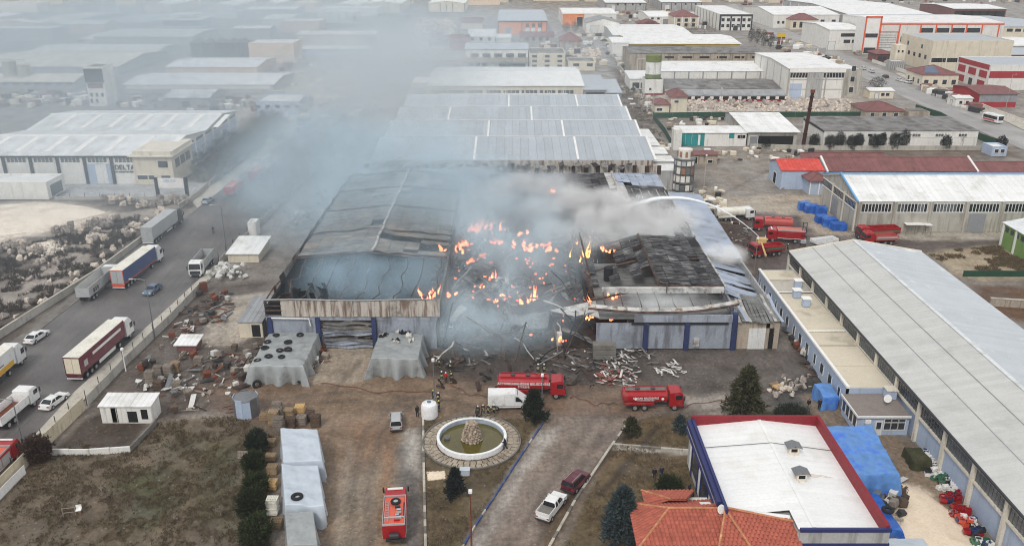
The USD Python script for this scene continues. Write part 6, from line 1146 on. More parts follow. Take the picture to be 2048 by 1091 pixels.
def wheel(t, x, y, r=.33, w=.22, name='wheel'):
    s = 1 if x > 0 else -1
    wl = P(t, name, cyl((x - s * w, y, r), (x, y, r), r, 16), 'rubber', smooth=40); P(wl, 'rim', cyl((x - s * .02, y, r), (x + s * .02, y, r), r * .58, 12), 'chrome')
def orient(rear, front, mid=None):
    a, c = at(*rear), at(*front); d = (c - a)[:2]; m = (a + c) / 2 if mid is None else at(*mid)
    return (m[0], m[1], 0.0), math.atan2(-d[0], d[1])
CARS = {'sedan': (4.5, .88, [(-2.2, .3), (2.15, .3), (2.25, .55), (2.12, .76), (1.0, .93), (-1.4, .97), (-2.15, .93), (-2.25, .6)], (-1.75, 1.05, -1.1, .25, 1.42)),
        'suv': (4.3, .9, [(-2.1, .35), (2.1, .35), (2.15, .7), (2.0, .95), (1.05, 1.08), (-2.1, 1.08), (-2.15, .7)], (-2.1, 1.05, -1.9, .3, 1.72)),
        'minivan': (4.2, .85, [(-2.05, .3), (2.05, .3), (2.1, .65), (1.95, .92), (1.15, 1.05), (-2.05, 1.08), (-2.1, .65)], (-2.05, 1.15, -1.95, .45, 1.82)),
        'pickup': (5.2, .9, [(-2.55, .42), (2.55, .42), (2.6, .8), (2.45, 1.0), (1.35, 1.1), (-2.55, 1.1), (-2.6, .8)], (-.75, 1.35, -.65, .7, 1.78))}
def car(kind, label, rear, front, paint_, cat_='car', group=None, rack=False):
    loc, rz = orient(rear, front); t = thing('parked_car' if kind != 'pickup' else 'pickup_truck', label, cat_, loc, rz, group)
    L, w, prof, (b0, b1, t0, t1, zt) = CARS[kind]; zb = max(p[1] for p in prof) - .02
    body = prism(prof, -w, w, 'x'); v = body.vertices; v[:, 0] *= np.where(v[:, 2] > .9, .96, 1.0) * np.where(np.abs(v[:, 1]) > L / 2 - .15, .93, 1); body.vertices = v
    P(t, 'body', body, paint_)
    lo = [(sx * (w - .06), y, zb) for sx in (-1, 1) for y in (b0, b1)]; hi = [(sx * (w - .22), y, zt - .06) for sx in (-1, 1) for y in (t0, t1)]
    P(t, 'windows', hull(lo + hi), 'car_glass'); P(t, 'roof', hull([(sx * (w - .2), y, zt - .08) for sx in (-1, 1) for y in (t0 - .05, t1 + .05)] + [(sx * (w - .3), y, zt) for sx in (-1, 1) for y in (t0 + .1, t1 - .1)]), paint_)
    for sx in (-1, 1):
        P(t, 'pillars', [cyl((sx * (w - .05), b0, zb), (sx * (w - .2), t0, zt - .06), .06, 5), cyl((sx * (w - .05), b1, zb), (sx * (w - .2), t1, zt - .06), .05, 5), cyl((sx * (w - .05), (b0 + b1) / 2 - .2, zb), (sx * (w - .19), (t0 + t1) / 2 - .1, zt - .06), .05, 5)], paint_)
        for y in (L / 2 - .85, -L / 2 + .85): wheel(t, sx * (w + .01), y)
        P(t, 'headlight', rbox(sx * (w - .25) - .18, sx * (w - .25) + .18, L / 2 - .16, L / 2 + .01, .6, .76, .03), 'lamp_clear'); P(t, 'tail_light', rbox(sx * (w - .2) - .16, sx * (w - .2) + .16, -L / 2 - .01, -L / 2 + .1, .68, .88, .03), 'lamp_red')
        P(t, 'mirror', rbox(sx * (w + .08) - .09, sx * (w + .08) + .09, b1 - .35, b1 - .2, zb, zb + .16, .03), paint_)
    P(t, 'bumper', [rbox(-w, w, L / 2 - .04, L / 2 + .06, .32, .55, .03), rbox(-w, w, -L / 2 - .06, -L / 2 + .04, .32, .55, .03)], 'paint_dark' if kind != 'sedan' else paint_)
    if kind == 'pickup':
        P(t, 'cargo_bed', [box(-w + .02, -w + .08, -2.55, -.78, 1.1, 1.42), box(w - .08, w - .02, -2.55, -.78, 1.1, 1.42), box(-w + .08, w - .08, -2.58, -2.5, 1.1, 1.42), box(-w + .08, w - .08, -2.5, -.78, 1.1, 1.13)], paint_); P(t, 'bed_floor', box(-w + .1, w - .1, -2.48, -.8, 1.13, 1.15), 'concrete_dark')
    if rack: P(t, 'roof_rail', [box(-.55, -.5, t0, t1, zt, zt + .07), box(.5, .55, t0, t1, zt, zt + .07)], 'chrome')
    return t
def cab(t, y1, col_, w=1.24, L=2.1, z0=.75, z1=3.0, sleeper=0.0, band=None):
    """A cab-over cab whose front is at y1."""
    y0 = y1 - L - sleeper; zz = z1 + (.6 if sleeper else 0)
    P(t, 'cab', hull([(sx * w, y, z) for sx in (-1, 1) for y, z in ((y0, z0), (y1, z0), (y1 - .02, z0 + 1.0), (y0, zz - .15))] + [(sx * (w - .12), y, z) for sx in (-1, 1) for y, z in ((y0 + .1, zz), (y1 - .55 - (.5 if sleeper else 0), zz), (y1 - .22, z1 - .25))]), col_)
    P(t, 'windscreen', plate((-w + .1, y1 + .0, z0 + 1.05), (w - .1, y1 + .0, z0 + 1.05), (w - .2, y1 - .2, z1 - .3), (-w + .2, y1 - .2, z1 - .3), -.03), 'car_glass'); P(t, 'grille', box(-w + .25, w - .25, y1 - .05, y1 + .04, z0 + .1, z0 + .75), 'paint_dark'); P(t, 'bumper', rbox(-w, w, y1 - .35, y1 + .12, .4, z0 + .05, .06), 'paint_dark' if band is None else band)
    for sx in (-1, 1):
        P(t, 'side_window', box(min(sx * w, sx * (w + .02)), max(sx * w, sx * (w + .02)), y1 - 1.2, y1 - .3, z0 + 1.05, z1 - .45), 'car_glass'); P(t, 'mirror', rbox(sx * (w + .2) - .1, sx * (w + .2) + .1, y1 - .1, y1 + .05, z0 + 1.0, z0 + 1.75, .03), 'paint_dark'); P(t, 'headlight', rbox(sx * (w - .3) - .2, sx * (w - .3) + .2, y1 + .02, y1 + .14, .5, .72, .03), 'lamp_clear')
    return y0
def chassis(t, y0, y1, axles, dual=True):
    P(t, 'chassis', [box(-.45, -.3, y0, y1, .6, .9), box(.3, .45, y0, y1, .6, .9)], 'paint_dark')
    for y in axles:
        for sx in (-1, 1): wheel(t, sx * 1.22, y, .5, .36)
def shell(t, y0, y1, z0, z1, m, w=1.25, th=.08, name='tipper_body', inner='concrete_dark', ribs=0):
    P(t, name, [box(-w, -w + th, y0, y1, z0, z1), box(w - th, w, y0, y1, z0, z1), box(-w + th, w - th, y0, y0 + th, z0, z1 - .1), box(-w + th, w - th, y1 - th, y1, z0, z1 + .1), box(-w + th, w - th, y0 + th, y1 - th, z0, z0 + .1)], m)
    P(t, 'load_floor', box(-w + th + .01, w - th - .01, y0 + th + .01, y1 - th - .01, z0 + .1, z0 + .14), inner)
    for k in range(ribs):
        y = y0 + (y1 - y0) * (k + .5) / ribs
        for sx in (-1, 1): P(t, 'rib', box(min(sx * w, sx * (w + .06)), max(sx * w, sx * (w + .06)), y - .06, y + .06, z0, z1), m)
def text_on(t, s, h, x, yc, z, m='trim_white', side=1):
    tm = meshkit.text_mesh(s, h, .02, True); tw = tm.bounds[1][0]
    P(t, 'lettering', xf(xf(tm, (-tw / 2, 0, 0), rx=math.pi / 2), (x, yc, z), rz=side * math.pi / 2), m, label='white lettering ' + s)
def truck(kind, label, rear, front, L, cabc, bodyc=None, roofc=None, cat_='truck', group=None, name=None, **k):
    loc, rz = orient(rear, front); t = thing(name or 'truck', label, cat_, loc, rz, group); h = L / 2
    if kind == 'semi':
        y0 = cab(t, h, cabc, sleeper=.35, z1=3.1); chassis(t, h - 6, h - .3, [h - 1.4, h - 5.0]); yb, ye = -h, h - 2.9
        P(t, 'trailer_body', box(-1.26, 1.26, yb, ye, 1.25, 4.0), bodyc); P(t, 'trailer_roof', box(-1.28, 1.28, yb - .01, ye + .01, 4.0, 4.07), roofc or 'tarp_white'); chassis(t, yb + .1, ye, [yb + 1.4, yb + 2.7, yb + 4.0])
        P(t, 'rear_frame', [box(-1.28, -1.16, yb - .05, yb - .01, 1.0, 4.0), box(1.16, 1.28, yb - .05, yb - .01, 1.0, 4.0), box(-1.16, 1.16, yb - .05, yb - .01, 3.85, 4.0), box(-1.16, 1.16, yb - .05, yb - .01, .6, 1.3)], k.get('frame', 'paint_red'))
        for sx in (-1, 1): P(t, 'rear_door', box(min(sx * .03, sx * 1.14), max(sx * .03, sx * 1.14), yb - .04, yb - .005, 1.32, 3.83), k.get('door', 'tarp_white'))
        P(t, 'side_skirt', [box(-1.24, -1.2, yb + 5, ye - 3.5, .55, 1.1), box(1.2, 1.24, yb + 5, ye - 3.5, .55, 1.1)], k.get('skirt', 'paint_dark')); P(t, 'rear_bumper', box(-1.2, 1.2, yb - .1, yb + .1, .45, .6), 'paint_white')
        for c in k.get('stripe', ()): P(t, 'stripe', box(1.262, 1.28, yb + c[0], yb + c[1], c[2], c[3]), c[4])
    elif kind == 'tank':
        y0 = cab(t, h, cabc, z1=2.9); chassis(t, -h + .2, h - .3, [h - 1.3] + ([-h + 1.6, -h + 2.95] if L < 9 else [-h + 1.9, -h + 3.2])); ye = y0 - .3; n_ = 28; a = np.arange(n_) * 2 * np.pi / n_; rx, rz_, zc = 1.22, k.get('rz', .95), k.get('zc', 2.1)
        prof = [(rx * np.sign(math.cos(q)) * abs(math.cos(q)) ** .75, zc + rz_ * np.sign(math.sin(q)) * abs(math.sin(q)) ** .75) for q in a]
        P(t, 'tank', prism(prof, -h, ye, 'y'), bodyc, smooth=35); P(t, 'end_cap', hull([(x * s, -h - d, zc + (z - zc) * s) for s, d in ((1, 0), (.8, .18)) for x, z in prof]), bodyc)
        if k.get('rail', True):
            P(t, 'catwalk', box(-.55, .55, -h + .3, ye - .2, zc + rz_ - .02, zc + rz_ + .05), k.get('walk', 'steel_dark')); P(t, 'top_rail', [box(sx * .62 - .03, sx * .62 + .03, -h + .2, ye - .2, zc + rz_ - .05, zc + rz_ + .16) for sx in (-1, 1)], bodyc)
            for y in (-h + 2, -h + 4.2): P(t, 'manhole', cyl((0, y, zc + rz_), (0, y, zc + rz_ + .2), .35, 14), 'paint_dark')
        P(t, 'side_locker', [rbox(sx * 1.0 - .22, sx * 1.0 + .22, -h + .1, -h + 4.3, .95, 1.35, .03) for sx in (-1, 1)], bodyc); P(t, 'ladder', [box(.3, .34, -h - .25, -h - .2, .8, 3), box(-.34, -.3, -h - .25, -h - .2, .8, 3)] + [box(-.3, .3, -h - .25, -h - .21, z, z + .04) for z in np.arange(.9, 3, .3)], 'steel')
        for s_, hh, z in k.get('text', ()): text_on(t, s_, hh, 1.25, (-h + ye) / 2, z)
        for y, z in k.get('emblem', ()): P(t, 'emblem', xf(cyl((0, 0, 0), (0, 0, .02), .2, 12), (1.24, y, z), ry=math.pi / 2), 'trim_white')
    elif kind == 'tipper':
        y0 = cab(t, h, cabc, z1=2.9 if not k.get('big') else 3.2); chassis(t, -h + .2, h - .3, [h - 1.4, -h + 1.4, -h + 2.7]); shell(t, -h, y0 - .3, 1.15, k.get('top', 2.5), bodyc, ribs=k.get('ribs', 5), inner=k.get('inner', 'concrete_dark'))
        if k.get('band'): P(t, 'side_band', [box(sx * 1.33 - .012, sx * 1.33 + .012, -h + .2, y0 - .5, 1.6, 2.0) for sx in (-1, 1)], k['band'])
        for c in k.get('stripe', ()): P(t, 'stripe', box(1.32, 1.34, -h + c[0], -h + c[1], c[2], c[3]), c[4])
    elif kind == 'fire':
        y0 = cab(t, h, cabc, z1=2.8, band='paint_white'); chassis(t, -h + .2, h - .3, [h - 1.3, -h + 1.9]); ye = y0 - .1
        P(t, 'body', rbox(-1.25, 1.25, -h, ye, .95, 2.7, .05), bodyc); P(t, 'roof_deck', box(-1.12, 1.12, -h + .15, ye - .15, 2.7, 2.74), k.get('deck', 'paint_orange')); P(t, 'deck_rail', [box(-1.24, -1.18, -h, ye, 2.7, 2.92), box(1.18, 1.24, -h, ye, 2.7, 2.92), box(-1.18, 1.18, -h, -h + .06, 2.7, 2.92), box(-1.18, 1.18, ye - .06, ye, 2.7, 2.92)], 'paint_grey')
        for sx in (-1, 1):
            for q in range(3): yy = -h + .3 + q * (ye + h - .6) / 3; P(t, 'shutter', box(sx * 1.25 - .015, sx * 1.25 + .015, yy, yy + (ye + h - .6) / 3 - .12, 1.15, 2.35), 'paint_grey' if k.get('grey') else bodyc)
        P(t, 'ladder', [box(-1.02, -.98, -h + .5, ye - .9, 2.78, 2.84), box(-.64, -.6, -h + .5, ye - .9, 2.78, 2.84)] + [box(-.98, -.64, y, y + .05, 2.79, 2.83) for y in np.arange(-h + .7, ye - 1, .3)], 'chrome')
        if k.get('kit'):
            sw = P(t, 'spare_wheel', xf(trimesh.creation.torus(.42, .17, 20, 10), (.12, ye - 1.2, 2.92)), 'rubber', smooth=True); P(sw, 'rim', cyl((.12, ye - 1.2, 2.86), (.12, ye - 1.2, 2.98), .28, 14), 'chrome')
            for q in range(9): P(t, 'hose_gear', rbox(R.uniform(.0, .5), R.uniform(.55, .95), ye - 2.3 - q * .28, ye - 2.1 - q * .28, 2.74, 2.74 + R.uniform(.1, .4), .02), R.choice(['paint_dark', 'paint_grey', 'chrome', 'paint_red']))
            P(t, 'side_tray', box(.98, 1.1, -h + 1.6, ye - 1.4, 2.75, 2.9), 'paint_dark'); P(t, 'rear_reel', [cyl((-.5, -h - .3, 1.6), (.5, -h - .3, 1.6), .35, 14), box(-.9, .9, -h - .35, -h - .01, .8, 1.1)], 'paint_dark'); P(t, 'cross_bar', box(-1.1, 1.1, -h + 1.2, -h + 1.4, 2.75, 2.86), 'paint_grey')
        P(t, 'light_bar', rbox(-.9, .9, h - 1.1, h - .8, 2.8, 2.98, .04), 'lamp_clear'); P(t, 'side_stripe', [box(sx * 1.27 - .012, sx * 1.27 + .012, -h + .1, ye - .1, 1.0, 1.1) for sx in (-1, 1)], 'paint_white')
    elif kind == 'van':
        w = 1.0; P(t, 'body', hull([(sx * w, y, z) for sx in (-1, 1) for y, z in ((-h, .4), (h - .05, .4), (h, .85), (-h, 2.3))] + [(sx * (w - .08), y, z) for sx in (-1, 1) for y, z in ((-h + .05, 2.55), (h - 2.1, 2.55), (h - .85, 1.3), (h - .1, 1.0))]), cabc)
        P(t, 'windscreen', plate((-.85, h - .92, 1.38), (.85, h - .92, 1.38), (.78, h - 1.85, 2.38), (-.78, h - 1.85, 2.38), -.04), 'car_glass')
        for sx in (-1, 1):
            P(t, 'side_window', prism([(h - 2.1, 1.35), (h - 1.05, 1.35), (h - 1.75, 2.1), (h - 2.1, 2.1)], min(sx * w, sx * (w + .02)), max(sx * w, sx * (w + .02)), 'x'), 'car_glass'); P(t, 'door_seam', [box(sx * w - .012, sx * w + .012, y - .012, y + .012, .5, 2.3) for y in (h - 2.2, h - 3.7)] + [box(sx * w - .015, sx * w + .015, -h + .3, h - .9, .62, .74)], 'paint_grey')
            for y in (h - 1.0, -h + 1.2): wheel(t, sx * (w + .02), y, .36)
            P(t, 'headlight', rbox(sx * .75 - .16, sx * .75 + .16, h - .25, h + .01, .85, 1.0, .03), 'lamp_clear'); P(t, 'mirror', rbox(sx * 1.15 - .1, sx * 1.15 + .1, h - 1.35, h - 1.2, 1.35, 1.65, .03), 'paint_dark')
        P(t, 'bumper', rbox(-w, w, h - .12, h + .08, .35, .6, .04), 'paint_dark')
    elif kind == 'bus':
        P(t, 'body', rbox(-1.25, 1.25, -h, h, .45, 3.1, .12), 'paint_white'); P(t, 'windows', [box(sx * 1.25 - .02, sx * 1.25 + .02, -h + .5, h - .6, 1.5, 2.6) for sx in (-1, 1)] + [box(-1.1, 1.1, h - .02, h + .02, 1.3, 2.8), box(-1, 1, -h - .02, -h + .02, 1.6, 2.6)], 'car_glass'); P(t, 'side_band', [box(sx * 1.25 - .03, sx * 1.25 + .03, -h + .4, h - 1.6, .75, 1.35) for sx in (-1, 1)], 'paint_red_light')
        for sx in (-1, 1):
            for y in (h - 1.6, -h + 1.8): wheel(t, sx * 1.24, y, .45)
        P(t, 'roof_unit', rbox(-.7, .7, -1.2, .6, 3.1, 3.35, .06), 'paint_white')
    return t
# left road
truck('semi', 'maroon curtain sided semi trailer with white roof and white cab', (154, 760), (254, 670), 16.5, 'paint_white', 'paint_maroon', frame='paint_maroon', door='paint_cream', skirt='paint_white', stripe=((3.6, 12.4, 2.75, 3.2, 'trim_white'), (1.0, 2.0, 2.0, 3.0, 'paint_grey')))
truck('semi', 'blue curtain sided semi trailer with white roof and white cab', (232, 585), (322, 515), 16.5, 'paint_white', 'paint_navy', frame='paint_orange', door='paint_grey', stripe=((.5, 13, 1.25, 1.4, 'trim_orange'),))
truck('semi', 'plain grey box semi trailer with dark cab at the grey roadside wall', (292, 494), (362, 440), 16.5, 'paint_dark', 'paint_grey', 'paint_grey', frame='paint_grey', door='paint_grey', stripe=((7, 10, .7, .95, 'trim_white'),))
truck('tipper', 'white covered tipper trailer parked left of the blue semi', (172, 603), (226, 556), 13, 'paint_white', 'paint_grey', top=3.0, inner='tarp_white', ribs=7, stripe=((1.6, 2.0, 1.5, 2.3, 'paint_dark'), (2.4, 2.8, 1.5, 2.3, 'paint_dark'), (3.2, 3.6, 1.5, 2.3, 'paint_dark')))
truck('tipper', 'white cab tipper truck with grey body facing the camera on the road', (424, 516), (386, 563), 9.5, 'paint_white', 'paint_grey', top=2.9, ribs=6, big=True)
truck('semi', 'white truck with yellow striped trailer at the left edge', (-78, 826), (36, 724), 16.5, 'paint_white', 'paint_white', stripe=((3, 13, 1.3, 2.1, 'paint_yellow'), (8.6, 9.0, 2.4, 3.0, 'paint_dark'), (9.0, 10.4, 2.4, 2.55, 'paint_dark')))
truck('tipper', 'white dump truck with an empty rusty bed at the left edge', (-12, 868), (68, 800), 8.6, 'paint_white', 'paint_white', top=2.4, inner='rust', ribs=4)
truck('fire', 'red and white fire truck at the lower left edge behind the cream fence', (-44, 985), (26, 912), 8.5, 'paint_red', 'paint_red', cat_='fire truck', name='fire_truck', grey=True)
car('sedan', 'blue grey saloon driving towards the camera in the middle of the road', (320, 573), (291, 595), 'paint_blue')
car('sedan', 'white saloon beside the left pavement behind the white and yellow truck', (57, 690), (92, 667), 'paint_white')
car('sedan', 'white saloon beside the cream fence at the lower left', (90, 822), (129, 793), 'paint_white')
car('sedan', 'pale silver car at the pavement below the name board', (404, 413), (428, 396), 'paint_silver')
truck('fire', 'hazy red fire truck on the left road, nearer of two', (452, 400), (486, 373), 8, 'paint_red', 'paint_red', cat_='fire truck', name='fire_truck')
truck('fire', 'hazy red fire truck on the left road, farther of two', (499, 370), (530, 342), 8, 'paint_red', 'paint_red', cat_='fire truck', name='fire_truck')
car('suv', 'white car coming down the hazy road beyond the fire trucks', (642, 305), (637, 318), 'paint_white'); car('minivan', 'dark van in the smoke left of the white car', (618, 293), (612, 304), 'paint_dark')
for i, (a_, c_, m_, lb) in enumerate((((764, 134), (784, 112), 'paint_grey', 'white topped truck in the smoke at the road bend'), ((806, 140), (824, 116), 'paint_dark', 'white topped truck beside the plum roofed house'), ((836, 98), (846, 84), 'paint_grey', 'small white truck far up the hazy road'), ((850, 84), (860, 70), 'paint_white', 'farthest white truck on the hazy road'), ((690, 268), (735, 225), 'paint_grey', 'pale truck hidden in the thick smoke by the grey factory'))): truck('semi', lb, a_, c_, 14, 'paint_white', m_)
truck('tipper', 'red dump truck in the smoke at the left wall of the burning factory', (694, 360), (716, 336), 7.5, 'paint_red_light', 'paint_red_light', top=2.4)
truck('fire', 'red fire truck deep in the smoke behind the red dump truck', (712, 326), (760, 322), 8, 'paint_red_light', 'paint_red_light', cat_='fire truck', name='fire_truck')
# centre
truck('tank', 'long red fire tanker lettered in white in front of the wreckage', (993, 787), (1135, 790), 9.6, 'paint_red', 'paint_red', cat_='fire truck', name='tanker_truck', walk='paint_red', zc=2.15, text=(('AFYONKARAHİSAR BELEDİYESİ', .36, 2.25), ('İTFAİYE', .3, 1.75)))
truck('tank', 'red fire tanker with grey roof walkway on the right of the yard', (1241, 813), (1367, 812), 8.5, 'paint_red', 'paint_red', cat_='fire truck', name='tanker_truck', walk='concrete_dark', zc=2.0, rz=.85, text=(('SİNCAN BELEDİYESİ', .26, 1.95), ('İTFAİYE MÜDÜRLÜĞÜ', .16, 1.66)), emblem=((-2.6, 1.95), (1.2, 1.95)))
truck('van', 'white high roofed panel van beside the long red tanker', (978, 813), (1058, 812), 6.0, 'paint_white', cat_='van', name='panel_van')
car('minivan', 'silver minivan standing in the muddy lane', (793, 866), (793, 833), 'paint_grey', 'van')
truck('fire', 'red fire engine seen from behind with spare wheel on its roof deck', (789, 1098), (794, 1001), 7.4, 'paint_red', 'paint_red', cat_='fire truck', name='fire_truck', kit=True)
car('suv', 'maroon estate car parked at the edge of the right lane', (1137, 984), (1165, 956), 'paint_maroon', rack=True)
car('pickup', 'white double cab pickup in the right lane', (1087, 1042), (1119, 1000), 'paint_white', 'pickup')
# right yard
truck('tank', 'white water tanker behind the red trucks in the right yard', (1428, 441), (1508, 437), 9, 'paint_white', 'tarp_white', rail=False, name='tanker_truck')
truck('tank', 'red tanker with faded pink tank next to the white tanker', (1582, 462), (1505, 458), 8.5, 'paint_red', 'paint_red_light', cat_='fire truck', name='tanker_truck', walk='paint_red_light')
truck('fire', 'red fire engine with ladders behind the monitor truck', (1602, 484), (1536, 480), 8, 'paint_red', 'paint_red', cat_='fire truck', name='fire_truck')
mt = truck('tipper', 'red truck with yellow green side stripes from which the water jet starts', (1566, 506), (1497, 514), 7.6, 'paint_red', 'paint_red', cat_='fire truck', top=2.3, band='paint_green', inner='paint_grey')
truck('tipper', 'red dump truck with a green band before the white roofed warehouse', (1802, 473), (1704, 477), 9.4, 'paint_red', 'paint_red', top=2.6, band='paint_green', inner='paint_dark')
truck('tipper', 'red truck with open bed nearest the vast roof', (1796, 486), (1716, 488), 7.4, 'paint_red', 'paint_red_light', top=2.2, band='paint_grey')
loc, rz_ = orient((1618, 494), (1676, 487)); t = thing('dropside_trailer', 'white tipping trailer bed standing behind the vast roof', 'trailer', loc, rz_); shell(t, -2.8, 2.8, .9, 1.6, 'paint_white', ribs=4, inner='paint_grey', name='bed'); chassis(t, -2.6, 2.6, [-1.2, 0])
p = at(1606, 486); t = thing('forklift', 'forklift with a tall black mast by the white trailer', 'forklift', (p[0], p[1], 0), -.3)
P(t, 'body', rbox(-.6, .6, -1.4, .5, .3, 1.1, .08), 'paint_grey'); P(t, 'mast', [box(sx * .4 - .07, sx * .4 + .07, .6, .8, 0, 4.6) for sx in (-1, 1)] + [box(-.33, .33, .62, .78, z, z + .12) for z in (.6, 2.2, 3.4, 4.4)], 'paint_dark'); P(t, 'forks', [box(sx * .3 - .06, sx * .3 + .06, .8, 1.9, .15, .22) for sx in (-1, 1)], 'paint_dark'); P(t, 'overhead_guard', [box(sx * .55 - .04, sx * .55 + .04, y, y + .08, 1.1, 2.1) for sx in (-1, 1) for y in (-1.1, .4)] + [box(-.6, .6, -1.15, .5, 2.1, 2.16)], 'paint_dark')
for sx in (-1, 1):
    for y in (-.9, .4): wheel(t, sx * .62, y, .3)
# right road and car parks
truck('bus', 'white and red minibus on the right road', (1966, 240), (2002, 249), 7.6, 'paint_white', cat_='bus', name='bus')
for (r_, f_, k_, m_, lb) in (((1731, 141), (1721, 137), 'suv', 'paint_white', 'white car parked on the right road, upper of the pair'), ((1748, 147), (1738, 143), 'suv', 'paint_white', 'white car parked on the right road, lower of the pair'), ((1776, 157), (1766, 153), 'sedan', 'paint_dark', 'dark car parked between white ones on the right road'), ((1804, 164), (1792, 160), 'sedan', 'paint_white', 'white saloon parked by the yellowish house'), ((1822, 168), (1808, 165), 'suv', 'paint_white', 'white car right behind the white saloon by the yellowish house'), ((1856, 181), (1836, 178), 'suv', 'paint_white', 'white car parked alone near the pale green cabin'), ((1735, 187), (1731, 176), 'minivan', 'paint_blue', 'blue and white van beside the gatehouse cabin'), ((1192, 86), (1172, 88), 'minivan', 'paint_white', 'white van in the far car park'), ((1214, 82), (1200, 83), 'sedan', 'paint_dark', 'dark car in the far car park'), ((1222, 90), (1208, 91), 'sedan', 'paint_grey', 'grey car in the far car park, right of the dark one'), ((1182, 92), (1170, 93), 'sedan', 'paint_silver', 'silver car in the far car park, left of the white van'), ((1720, 112), (1710, 108), 'sedan', 'paint_grey', 'grey car before the orange trimmed factory')): car(k_, lb, r_, f_, m_)
# ---------------------------------------------------------------- people
mat('skin', (186, 140, 116), .7, .05); mat('hair', (40, 32, 28), .9, .1)
for n_, c_ in (('cloth_black', (34, 35, 40)), ('cloth_navy', (40, 46, 62)), ('cloth_dark', (58, 54, 52)), ('cloth_red', (170, 40, 46)), ('cloth_grey', (112, 112, 114)), ('cloth_hi', (208, 214, 150)), ('helmet_white', (228, 226, 220)), ('helmet_yellow', (214, 200, 90)), ('boot', (30, 28, 28))): mat(n_, c_, .85, .1)
def bone(a, b, r0, r1): return manifold3d.Manifold.hull(manifold3d.Manifold.batch_boolean([manifold3d.Manifold.sphere(r0, 10).translate(a), manifold3d.Manifold.sphere(r1, 10).translate(b)], manifold3d.OpType.Add))
def union(ms): return manifold3d.Manifold.batch_boolean(ms, manifold3d.OpType.Add)
def mirror(q): return (-q[0], q[1], q[2])
POSES = {'stand': dict(kL=(-.11, .02, .5), fL=(-.12, 0, .08), kR=(.12, .0, .5), fR=(.13, 0, .08), eL=(-.27, -.04, 1.14), hL=(-.25, .1, .9), eR=(.27, -.04, 1.14), hR=(.26, .06, .89), hd=(0, .02, 1.63)),
         'walk': dict(kL=(-.1, .2, .52), fL=(-.1, .3, .09), kR=(.1, -.04, .5), fR=(.1, -.3, .12), eL=(-.27, -.14, 1.15), hL=(-.24, -.1, .9), eR=(.27, .06, 1.15), hR=(.22, .24, .97), hd=(0, .05, 1.62)),
         'hose': dict(kL=(-.14, .14, .5), fL=(-.16, .14, .08), kR=(.14, -.08, .5), fR=(.17, -.26, .09), eL=(-.25, .16, 1.16), hL=(-.06, .42, 1.1), eR=(.26, .06, 1.14), hR=(.08, .3, 1.05), hd=(0, .1, 1.6))}
def hand(h, d):
    """Palm, four unequal curled fingers and a thumb along direction d."""
    h, d = np.array(h, float), np.array(d, float); d /= np.linalg.norm(d); s = np.cross(d, [0, 1, 0.2]); s /= np.linalg.norm(s); n = np.cross(s, d); o = [bone(tuple(h), tuple(h + d * .08), .032, .036)]
    for k, l in enumerate((.062, .074, .07, .055)):
        b0 = h + d * .09 + s * (k - 1.5) * .021; b1 = b0 + d * l * .6; o += [bone(tuple(b0), tuple(b1), .0095, .009), bone(tuple(b1), tuple(b1 + d * l * .35 + n * l * .3), .009, .008)]
    b0 = h + d * .03 + s * .035; return o + [bone(tuple(b0), tuple(b0 + d * .04 + s * .03), .011, .009)]
